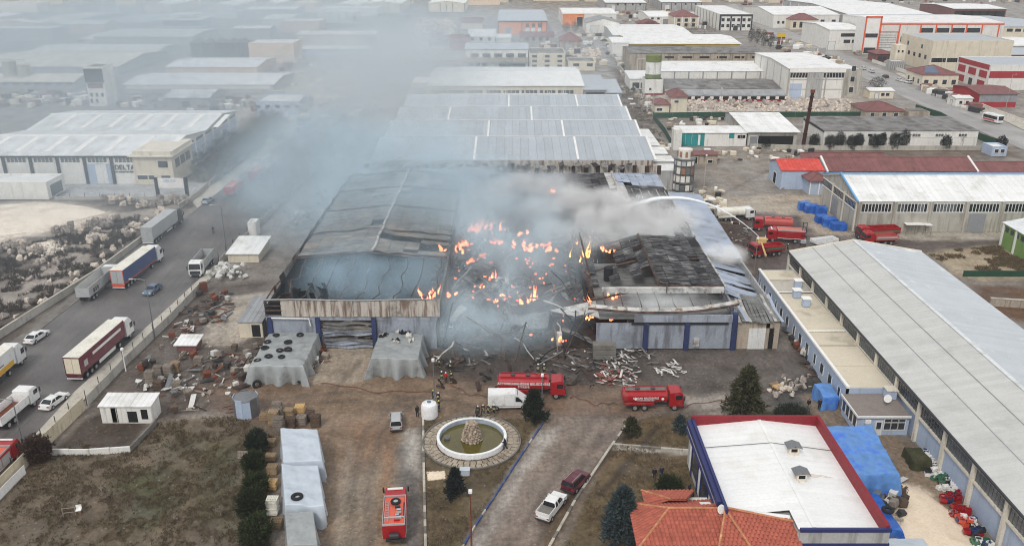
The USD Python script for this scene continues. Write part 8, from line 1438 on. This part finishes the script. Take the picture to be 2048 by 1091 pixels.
def heap(label, poly, n, rs, seed):
    pg = Polygon(gpx(*poly)); rg = np.random.default_rng(seed); x0, y0, x1, y1 = pg.bounds; p = rg.uniform((x0, y0), (x1, y1), (n * 3, 2)); p = p[shapely.contains_xy(pg, p[:, 0], p[:, 1])][:n]
    o = rocks(n, 0, 0, .3, seed, rs); solo('rubble', [xf(m_, (a[0], a[1], 0)) for m_, a in zip(o, p)], 'marble', label, 'rubble', kind='stuff')
rk = []
for k in range(5): t = thing('rock', 'pale rock lying in the scrub left of the road', 'rock', (*at(60 + k * 40, 560 + k * 3)[:2], 0), 0, 'rocks in the scrub'); P(t, 'stone', rocks(1, .1, .1, .3, 300 + k, .7)[0], 'marble' if k % 2 else 'marble_grey'); rk.append(t)
many(rk, [(0, 640), (60, 612), (110, 592), (160, 550), (210, 505), (260, 465)], 34, 'pale rock on the strip along the roadside wall', 'rocks along the roadside wall', 12, (.5, 1.5)); many(rk, [(0, 505), (40, 510), (80, 520), (110, 530)], 40, 'pale rock on the scree slope at the left edge', 'rocks of the scree', 16, (.4, 1.4)); many(rk, [(20, 570), (60, 545), (130, 500), (190, 470)], 28, 'pale rock scattered in the dark scrub', 'rocks in the dark scrub', 16, (.3, 1.0))
many(rk, [(1330, 205), (1450, 208), (1560, 206), (1690, 212)], 64, 'pale stone block in the stone yard', 'blocks in the stone yard', 14, (1.0, 2.4)); heap('pale stone rubble strewn over the far rubble yard', [(830, 40), (905, 40), (915, 70), (830, 72)], 160, 2.2, 1); heap('pale stone rubble beside the grey blockwork hut', [(1138, 98), (1200, 100), (1205, 122), (1150, 122)], 110, 1.5, 2); heap('fine stone rubble between the blocks of the stone yard', [(1325, 196), (1700, 200), (1710, 224), (1330, 226)], 260, .9, 3); many(rk, [(1555, 790), (1580, 770), (1600, 760)], 44, 'dark grey rubble lump in the annex ditch', 'rubble in the annex ditch', 18, (.3, .9)); many(rk, [(330, 700), (420, 690), (470, 720), (420, 790), (350, 815)], 40, 'lump of scrap stone in the scrap yard', 'stones in the scrap yard', 22, (.2, .7)); many(rk, [(1560, 375), (1585, 374)], 10, 'brick lump in the pile by the bright red roofed house', 'bricks by the red roofed house', 5, (.5, 1))
bsrc = []
for k in range(3): t = thing('bulk_bag', 'white bulk bag on the heap beside the white cab tipper', 'bag', (*at(440 + k * 12, 548)[:2], .3), k, 'bulk bags by the tipper'); P(t, 'bag', rocks(1, .1, .1, .3, 500 + k, .62)[0], 'bag_white'); bsrc.append(t)
many(bsrc, [(430, 556), (450, 545), (480, 552)], 46, 'white bulk bag on the heap beside the white cab tipper', 'bulk bags by the tipper', 12, (.6, 1.2), (.2, .5, .9, 1.3)); many(bsrc, [(500, 346), (530, 330), (552, 322)], 50, 'white bulk bag on the heap behind the hazy fire trucks', 'bulk bags behind the fire trucks', 12, (.9, 1.6), (.2, .6, 1.2)); many(bsrc, [(285, 768), (330, 760), (360, 775), (400, 765), (460, 790)], 24, 'white bag among the scrap behind the white shed', 'bags in the scrap', 14, (.35, .8), (.1, .4)); many(bsrc, [(1640, 750), (1655, 765)], 6, 'white plastic bag by the annex wall', 'bags by the annex', 5, (.3, .6))
# white-and-red junk along the blue grey wall
for i, (u, v, m, lb) in enumerate(((1845, 915, 'trim_white', 'white chequered boxes'), (1858, 930, 'trim_white', 'white stacked frames'), (1872, 945, 'trim_white', 'white and black boxes'), (1885, 962, 'paint_green', 'green plastic tubs'), (1898, 975, 'trim_white', 'white crates beside the tubs'), (1905, 1000, 'paint_red', 'red crates with a blue one'), (1922, 1025, 'paint_red', 'red crates in rows'), (1935, 1045, 'paint_orange', 'orange red crates'), (1948, 1065, 'paint_red', 'red plastic crates nearest the wall foot'), (1965, 1088, 'paint_green', 'turquoise crates at the bottom edge'))):
    for q in range(15):
        p = at(u + R.uniform(-20, 14), v + R.uniform(-8, 8)); c = m if R.random() < .7 else R.choice(['paint_dark', 'paint_navy', 'trim_white', 'paint_grey']); t = thing('crate', lb + ' along the blue grey wall, one of the pile', 'crate', (p[0], p[1], R.choice([0, 0, .45])), R.uniform(-.5, .5), lb); P(t, 'box', [box(-.35, .35, -.28, -.24, 0, .42), box(-.35, .35, .24, .28, 0, .42), box(-.35, -.31, -.24, .24, 0, .42), box(.31, .35, -.24, .24, 0, .42), box(-.31, .31, -.24, .24, 0, .05)], c)
for u, v, lb in ((1632, 738, 'first from the ditch'), (1640, 750, 'middle one'), (1650, 762, 'nearest the ladder'), (1664, 792, 'beside the sky blue tarpaulin')): p = at(u, v); t = thing('red_drum', 'red drum by the annex wall, ' + lb, 'drum', (p[0], p[1], 0)); P(t, 'barrel', cyl((0, 0, 0), (0, 0, .9), .34, 14), 'paint_red'); P(t, 'lid', cyl((0, 0, .9), (0, 0, .95), .3, 14), 'paint_red_light')
# scrap yard clutter
jm = ['rust', 'wood_grey', 'steel_dark', 'wood_dark', 'strip_white', 'steel', 'soot_brown']
for (poly, n, lb) in (([(400, 590), (470, 588), (455, 640), (395, 650)], 60, 'beside the tall rusty crate stack'), ([(330, 640), (400, 610), (430, 650), (340, 690)], 36, 'in the upper scrap yard'), ([(285, 720), (480, 700), (500, 780), (480, 830), (330, 830), (270, 790)], 90, 'behind the white shed'), ([(480, 720), (520, 690), (505, 770), (480, 760)], 26, 'left of the big silver tarpaulin'), ([(625, 690), (660, 700), (640, 745), (615, 745)], 30, 'right of the big silver tarpaulin'), ([(570, 430), (650, 380), (690, 400), (590, 470)], 50, 'in the hazy yard left of the burning factory'), ([(1600, 700), (1560, 650), (1590, 690), (1640, 760)], 30, 'in the ditch along the annex'), ([(1740, 1000), (1800, 960), (1830, 1000), (1800, 1050)], 40, 'between blue sheets and white sand'), ([(1450, 440), (1500, 450), (1500, 500), (1460, 480)], 40, 'on the brick rubble left of the monitor truck')):
    pg = Polygon(gpx(*poly)); x0, y0, x1, y1 = pg.bounds; c = 0; g_ = 'scrap ' + lb
    while c < n:
        x, y = R.uniform(x0, x1), R.uniform(y0, y1)
        if not pg.contains(shapely.Point(x, y)): continue
        c += 1; m = R.choice(jm); k = R.randrange(4); key = ('j', m, k)
        word = {'rust': 'rusty', 'wood_grey': 'grey wooden', 'steel_dark': 'dark steel', 'wood_dark': 'dark wooden', 'strip_white': 'white', 'steel': 'grey steel', 'soot_brown': 'brown'}[m]; kn = ('bar', 'board', 'box', 'pipe')[k]; lab = f'{word} {kn} lying {lb}'
        if key not in psrc:
            t = thing('scrap_' + kn, lab, 'scrap', (x, y, .1), R.uniform(0, 6), g_); L = R.uniform(1.5, 4)
            P(t, kn, [box(-L / 2, L / 2, -.06, .06, 0, .12), box(-L / 2, L / 2, -.35, .35, 0, .06), rbox(-.5, .5, -.4, .4, 0, .8, .05), cyl((-L / 2, 0, .1), (L / 2, 0, .1), .09, 7)][k], m); psrc[key] = t
        else: copy_of(psrc[key], (x, y, R.uniform(.02, .5)), R.gauss(.9, .7), lab, R.uniform(.5, 1.2), g_, (R.uniform(-15, 15), R.uniform(-15, 15), 0))
# ---------------------------------------------------------------- sheds, tanks, lamps
b = Bld('shed', 'white corrugated shed with a dark doorway at the small yard', 205, 306, 813, 845, dep=1.9, roof='shed', rise=.25, wall='wall_white', rf='roof_white', pan=10, over=.2); b.win('f', .62, .62, 1, .1, 1.3, 1.7, 'dark_gap', name='doorway', f=False); b.win('f', .86, .86, 1, .6, .9, 1.5, 'dark_gap', f=False); b.panels('f', 5, 'wall_white', 0, .52); b.panels('f', 1, 'wall_cream', .2, .34, .1, b.h - .15)
b = Bld('shed', 'low shed with white sheet roof behind the bag heap', 457, 518, 508, 524, dep=9, roof='shed', rise=.6, wall='wall_cream', rf='roof_white', pan=12)
b = Bld('container', 'upright white container in the haze behind the low shed', 498, 514, 452, 474, dep=3, roof='flat', wall='wall_white', rf='roof_pale', h=3)
b = Bld('container', 'grey roofed shelter with open front at the left end of the burning factory', 480, 527, 645, 674, dep=10, roof='shed', rise=.4, wall='wall_cream', rf='roof_grey', pan=5, over=.15); b.win('f', .72, .72, 1, .1, 1.4, 2.2, 'dark_gap', name='doorway', f=False); b.panels('r', 8, 'door_grey')
b = Bld('shed', 'small red walled hut with white sheet roof in the scrap yard', 354, 392, 690, 702, dep=3.0, roof='shed', rise=.2, wall='roof_brown_red', rf='roof_white', pan=5)
p = at(488, 838); t = thing('round_hut', 'round blue grey sheet metal hut beside the pallet block', 'hut', (p[0], p[1] + 1.6, 0)); n_ = 10
for k in range(n_): a = k * 2 * math.pi / n_; P(t, 'wall_panel', xf(box(-.53, .53, -.04, .04, 0, 2.6 + .3 * (k % 2)), (1.65 * math.cos(a), 1.65 * math.sin(a), 0), rz=a + math.pi / 2), 'wall_blue_grey' if k % 3 else 'steel')
P(t, 'roof', cyl((0, 0, 2.7), (0, 0, 3.0), 1.8, 10, .9), 'steel')
p = at(858, 839); t = thing('water_tank', 'white round plastic water tank by the fountain lawn', 'tank', (p[0], p[1] + .9, 0)); P(t, 'shell', trimesh.creation.revolve([(0, 0), (1.05, 0), (1.15, .15), (1.15, 1.75), (1.0, 2.1), (.5, 2.3), (0, 2.34)], sections=28), 'rim_white', smooth=40); P(t, 'lid', cyl((0, 0, 2.3), (0, 0, 2.42), .3, 14), 'paint_blue')
p = at(930, 948); t = thing('box', 'pale blue metal box beside the small dark conifer', 'box', (p[0], p[1], 0)); P(t, 'case', rbox(-.6, .6, -.4, .4, 0, .8, .04), 'tarp_light'); P(t, 'lid', box(-.64, .64, -.44, .44, .8, .86), 'tarp_light')
p = at(150, 1030); t = thing('garden_frame', 'broken white wooden frame with a red seat in the dry field', 'frame', (p[0], p[1], 0), .3); P(t, 'frame', [cyl(a, c, .05, 5) for a, c in (((-1.2, 0, 0), (-1.2, 0, 1.3)), ((.1, 0, 0), (.1, 0, 1.2)), ((-1.2, 0, 1.2), (.1, 0, 1.1)), ((-1.2, 0, .6), (.1, 0, .5)), ((-.2, .8, 0), (.1, 0, 1.2)))], 'bark_pale'); P(t, 'seat', [box(.2, .8, -.3, .3, .7, .78), box(.2, .8, .25, .3, .78, 1.2)], 'trim_white'); P(t, 'legs', [cyl((x, y, 0), (x, y, .7), .04, 5) for x in (.25, .75) for y in (-.25, .25)], 'rust')
p = at(505, 915); t = thing('chair', 'pale wooden pallet leaning at the top of the hedge', 'pallet', (p[0] - 1.2, p[1], 0)); P(t, 'slats', xf(slats(), (0, 0, .5), rx=1.3), 'bark_pale')
def lamp(u, v, vt, label, side=1, arm=1.6, m='steel', name='street_lamp'):
    p = at(u, v); h = zat(u, v, vt); t = thing(name, label, 'street lamp', (p[0], p[1], 0)); P(t, 'pole', cyl((0, 0, 0), (0, 0, h), .11, 8, .06), m)
    if arm: P(t, 'arm', tube([(0, 0, h), (side * arm * .4, -.1, h + .25), (side * arm, -.2, h + .3)], .05, 6), m); P(t, 'lamp_head', rbox(side * arm - .35, side * arm + .35, -.35, -.05, h + .2, h + .36, .04), 'paint_grey')
    else: P(t, 'lamp_head', rbox(-.2, .2, -.2, .2, h, h + .4, .04), 'rim_white')
lamp(310, 676, 560, 'tall street lamp between the blue saloon and the scrap fence', -1, 2.2); lamp(48, 894, 800, 'tall street lamp at the lower left beside the fire truck', -1, 2.0); lamp(252, 742, 700, 'short white lamp post at the fence beside the maroon semi', 1, 0, 'trim_white'); lamp(870, 826, 722, 'thin lamp post behind the white water tank', 1, 0, name='lamp_post'); lamp(943, 1095, 985, 'rusty pole with white head on the fountain lawn', 1, 0, 'rust', 'lamp_post'); lamp(1084, 800, 752, 'thin grey pole in front of the long red tanker', 1, 0, name='lamp_post')
lamp(453, 500, 412, 'dim street lamp on the hazy road right of the lone walker', -1, 2.0); lamp(548, 372, 318, 'dim street lamp above the farther hazy fire truck', -1, 1.6)
lamp(1507, 556, 478, 'wooden pole standing before the monitor truck', 1, 0, 'wood_grey', 'pole')
for u, v, vt, lb in ((1098, 236, 186, 'concrete pole at the left end of the green fence'), (1278, 200, 156, 'power pole in the lane by the silo'), (1440, 222, 178, 'power pole in the stone yard'), (1305, 232, 186, 'power pole at the corner of the red roofed house'), (1718, 220, 160, 'tall lamp post left of the gatehouse cabin'), (2012, 214, 150, 'lamp post beside the dark red shed'), (1408, 372, 312, 'pale concrete pole beside the shelf tower'), (1880, 150, 92, 'lamp post before the tall beige warehouse')): lamp(u, v, vt, lb, 1, 1.2 if 'lamp' in lb else 0, 'wall_concrete', 'lamp_post' if 'lamp' in lb else 'power_pole')
p = at(1606, 293); t = thing('chimney', 'tall rusty brown steel chimney behind the white mono pitch shed', 'chimney', (p[0], p[1], 0)); mat('chimney_rust', (62, 36, 30), .9, .2, .8, 5, .2); P(t, 'shaft', cyl((0, 0, 0), (.9, 0, 18.0), .62, 14, .5), 'chimney_rust', smooth=40)
for z in (4, 8, 12, 15.8): P(t, 'flange', cyl((z * .05, 0, z), (z * .05, 0, z + .25), .74, 14), 'chimney_rust')
P(t, 'crown', cyl((.88, 0, 17.2), (.9, 0, 18.1), .7, 14), 'rust')
p = at(1563, 42); t = thing('sign_pole', 'yellow sign on a pole at the far junction', 'sign', (*at(1560, 98)[:2], 0)); P(t, 'pole', cyl((0, 0, 0), (0, 0, 7), .2, 8), 'trim_white'); P(t, 'board', box(-2.4, 2.4, -.2, .2, 7, 9.4), 'wall_yellow')
# white sand and dust heaps
def mound(label, poly, h, m, seed, name='heap'):
    q = np.array(gpx(*poly)); pg = Polygon(q).buffer(0); x0, y0, x1, y1 = pg.bounds
    g = grid(60, 40, lambda s, t: (x0 - 1 + s * (x1 - x0 + 2), y0 - 1 + t * (y1 - y0 + 2), 0 * s)); v = g.vertices; pt = shapely.points(v[:, :2] + (NR.normal(0, .05, (len(v), 2)))); d = shapely.distance(pg.boundary, pt) * np.where(shapely.contains(pg, pt), 1, -1)
    v[:, 2] = np.where(d > 0, h * (1 - np.exp(-d / (h * 2.2 + .5))) * (.45 + 1.1 * fbm(np.c_[v[:, :2] / 5, np.full(len(v), seed)], 4, seed)), -.3); g.vertices = v; solo(name, g, m, label, 'heap', kind='stuff', smooth=True)
mat('dust_white', (228, 216, 200), .95, .08, .3, 4, .08, dirt=((198, 182, 162), .18, .52, .7)); mat('sand', (226, 208, 184), .95, .08, .4, 4, .08, dirt=((196, 176, 152), .4, .55, .5))
mound('broad heap of white marble dust at the left edge', [(-120, 420), (30, 408), (120, 406), (180, 414), (215, 424), (150, 440), (70, 462), (-120, 486)], 1.8, 'dust_white', 3); mound('small heap of cream dust in the scrub', [(64, 486), (122, 480), (130, 502), (92, 514)], 1.0, 'dust_white', 4); mound('tongue of white sand between the blue sheets and the wall', [(1790, 960), (1850, 982), (1900, 1020), (1985, 1120), (1800, 1120), (1800, 1040)], .7, 'sand', 5); mound('brown brick rubble left of the monitor truck', [(1440, 445), (1490, 452), (1505, 490), (1478, 500), (1455, 470)], 1.3, 'soot_brown', 7); mound('small heap of tan sand on the fountain lawn', [(852, 942), (890, 940), (892, 956), (856, 960)], .3, 'sand', 8)
# water jet from the monitor truck
p0, p1 = at(1517, 472, 5.4), np.array((23.0, 171.0, 9.0)); n_ = 28; s_ = np.linspace(0, 1, n_); path = p0 + (p1 - p0) * s_[:, None]; path[:, 2] += 4 * 5.2 * s_ * (1 - s_); path += NR.normal(0, .05, path.shape) * s_[:, None]
MATS['jet'] = usdkit.material(stage, '/World/Looks/jet', {'d': ('diffuse_bsdf', {'color': (.92, .95, .97)}), 't': ('transparent_bsdf', {}), 'm': ('mix_closure', {'fac': .12})}, [('d.BSDF', 'm.closure1'), ('t.BSDF', 'm.closure2')], surface='m.closure')
solo('water_jet', tube(path, .06 + .6 * s_ ** 1.5, 9), 'jet', 'white water jet arching from the monitor truck onto the roof', 'water jet', kind='stuff', smooth=True)
t = thing('monitor_boom', 'yellow folded boom with nozzle above the monitor truck', 'boom', (0, 0, 0)); q0 = at(1532, 512, 2.6); P(t, 'boom', [cyl(q0, p0 + [.6, 0, -1.0], .22, 7, .16), cyl(p0 + [.6, 0, -1.0], p0, .14, 7, .08)], 'wood_new'); P(t, 'platform', box(p0[0] - .2, p0[0] + 1.6, p0[1] - .6, p0[1] + .6, p0[2] - 1.3, p0[2] - .4), 'wood_new')
for u0, v0, u1, v1, lb in ((885, 768, 990, 800, 'left of the long red tanker'), (1140, 796, 1235, 812, 'between the two tankers'), (1370, 815, 1560, 780, 'right of the second tanker'), (880, 790, 640, 770, 'towards the tarpaulins')):
    a, c = at(u0, v0), at(u1, v1); s_ = np.linspace(0, 1, 30); q = a + (c - a) * s_[:, None]; q[:, 1] += .6 * np.sin(s_ * 9) + .3 * np.sin(s_ * 21); q[:, 2] = .06; solo('fire_hose', tube(q, .05, 5), 'rust', 'dark fire hose lying on the mud ' + lb, 'hose')
t = thing('canopy', 'two white canopy panels on legs before the white roofed warehouse', 'canopy', (*at(1832, 466)[:2], 0)); P(t, 'panel', box(-2.9, 1.2, -1, 1, 2.2, 2.32), 'trim_white'); P(t, 'panel', box(1.4, 3.0, -1, 1, 2.1, 2.22), 'trim_white'); P(t, 'legs', [cyl((x, y, 0), (x, y, 2.2), .05, 5) for x in (-2.8, -.8, 1.1, 2.9) for y in (-.9, .9)], 'steel')
# ---------------------------------------------------------------- smoke
MATS['haze'] = usdkit.material(stage, '/World/Looks/haze', {'v': ('principled_volume', {'color': (.93, .96, 1.0), 'density': .00012, 'anisotropy': -.3})}, volume='v.volume')
tag(usdkit.mesh(stage, '/World/haze', box(-3200, 3200, -60, 5300, -1.4, 66), MATS['haze']).GetPrim(), kind='stuff')
def smoke_mat(name, dens, col, nscale=1.0, lo=.4, hi=.75, edge=0.0, aniso=0.1, seed=0.0, absorb=(0, 0, 0)):
    """Uneven smoke: noise in world space, thinning out towards the rim of the unit ball that the puff is scaled from."""
    MATS[name] = usdkit.material(stage, '/World/Looks/' + name, {
        'tc': ('texture_coordinate', {}), 'g': ('geometry', {}),
        'len': ('vector_math', {'math_type': 'length'}),
        'fall': ('map_range', {'range_type': 'smoothstep', 'from_min': edge, 'from_max': 1.0, 'to_min': 1.0, 'to_max': 0.0, 'clamp': True}),
        'mp': ('mapping', {'location': (seed, seed * .7, seed * 1.3)}),
        'n': ('noise_texture', {'scale': nscale, 'detail': 4.0, 'roughness': .55}),
        'nr': ('map_range', {'from_min': lo, 'from_max': hi, 'to_min': 0.0, 'to_max': 1.0, 'clamp': True}),
        'a': ('math', {'math_type': 'multiply'}), 'd': ('math', {'math_type': 'multiply', 'value2': dens}),
        'v': ('principled_volume', {'color': col, 'anisotropy': aniso, 'absorption_color': absorb})},
        [('tc.object', 'len.vector1'), ('len.value', 'fall.value'), ('g.position', 'mp.vector'), ('mp.vector', 'n.vector'), ('n.fac', 'nr.value'),
         ('fall.result', 'a.value1'), ('nr.result', 'a.value2'), ('a.value', 'd.value1'), ('d.value', 'v.density')], volume='v.volume')
    return name
_ball = trimesh.creation.icosphere(3, 1.0)
def puff(c, r, m, label, rot=(0, 0, 0), name='smoke'):
    pr = solo(name, _ball, m, label, 'smoke', 'smoke drifting from the fire', kind='stuff')
    x = UsdGeom.Xformable(pr)
    x.AddTranslateOp().Set(tuple(float(a) for a in c)); x.AddRotateXYZOp().Set(tuple(float(a) for a in rot)); x.AddScaleOp().Set(tuple(float(a) for a in r))
    return pr
SC = (.68, .87, 1.0)
smoke_mat('smoke_veil', .0088, (.78, .91, 1.0), .012, .18, .60, .45, -.55)
smoke_mat('smoke_drift', .024, (.86, .95, 1.0), .024, .30, .58, .2, -.55, seed=13)
smoke_mat('smoke_hot', .11, (.74, .9, 1.0), .11, .40, .62, .15, -.55, seed=31)
smoke_mat('smoke_mid', .055, SC, .05, .34, .6, .2, -.55, seed=23)
smoke_mat('smoke_blue', .10, (.60, .83, 1.0), .12, .37, .62, .15, -.6, seed=77)
smoke_mat('smoke_white', .60, (1.0, 1.0, 1.0), .26, .32, .60, .0, -.78, seed=57)
smoke_mat('smoke_thin', .22, (.95, .985, 1.0), .2, .34, .62, .0, -.65, seed=57)
puff((-190, 470, 10), (290, 430, 26), 'smoke_veil', 'broad pale veil of smoke over the left half of the estate', (0, 0, 10))
puff((-48, 345, 10), (52, 200, 20), 'smoke_drift', 'thick bank of drifting smoke over the hazy road behind the fire', (0, 0, 9))
puff((-28, 190, 11), (34, 64, 12), 'smoke_mid', 'smoke drifting off the left bay of the burning factory')
puff((-52, 225, 9), (30, 72, 11), 'smoke_mid', 'smoke drifting over the yard left of the burning factory')
puff((-2, 158, 7), (22, 40, 11), 'smoke_hot', 'blue grey smoke rising from the collapsed middle bay')
puff((-4, 126, 4.5), (19, 12, 6), 'smoke_hot', 'smoke crawling over the wreckage in front of the middle bay')
puff((-25, 138, 7.5), (17, 17, 6), 'smoke_blue', 'blue smoke hanging in the roofless front of the left bay')
puff((25, 128, 6.8), (11, 5, 2.6), 'smoke_thin', 'blue smoke behind the sagging beam of the right bay')
for i, (x, y, z, r) in enumerate(((34, 166, 9, 5.5), (29, 162, 8.5, 6.5), (29, 171, 10, 6), (24, 166, 10, 6.5), (20, 172, 11, 6), (17, 164, 9.5, 6), (13, 172, 11, 6.5), (10, 180, 12, 7), (6, 170, 10, 6), (2, 182, 12, 7), (-4, 178, 11, 6), (22, 158, 8, 6), (15, 157, 8, 6.5), (8, 160, 8, 6), (33, 158, 8, 4.5))):
    puff((x, y, z), (r * 1.15, r, r * .62), 'smoke_white' if i < 7 else 'smoke_thin', ('white billow of steam where the jet lands, ' if i < 7 else 'thinning pale billow left of the steam, ') + ('near' if y < 167 else 'far') + ' side')
puff((39.5, 149, 7.5), (5.5, 5, 2.2), 'smoke_white', 'small white steam cloud on the side aisle roof')
puff((-3, 186, 11), (18, 22, 7), 'smoke_mid', 'pale smoke rolling up at the back of the middle bay')
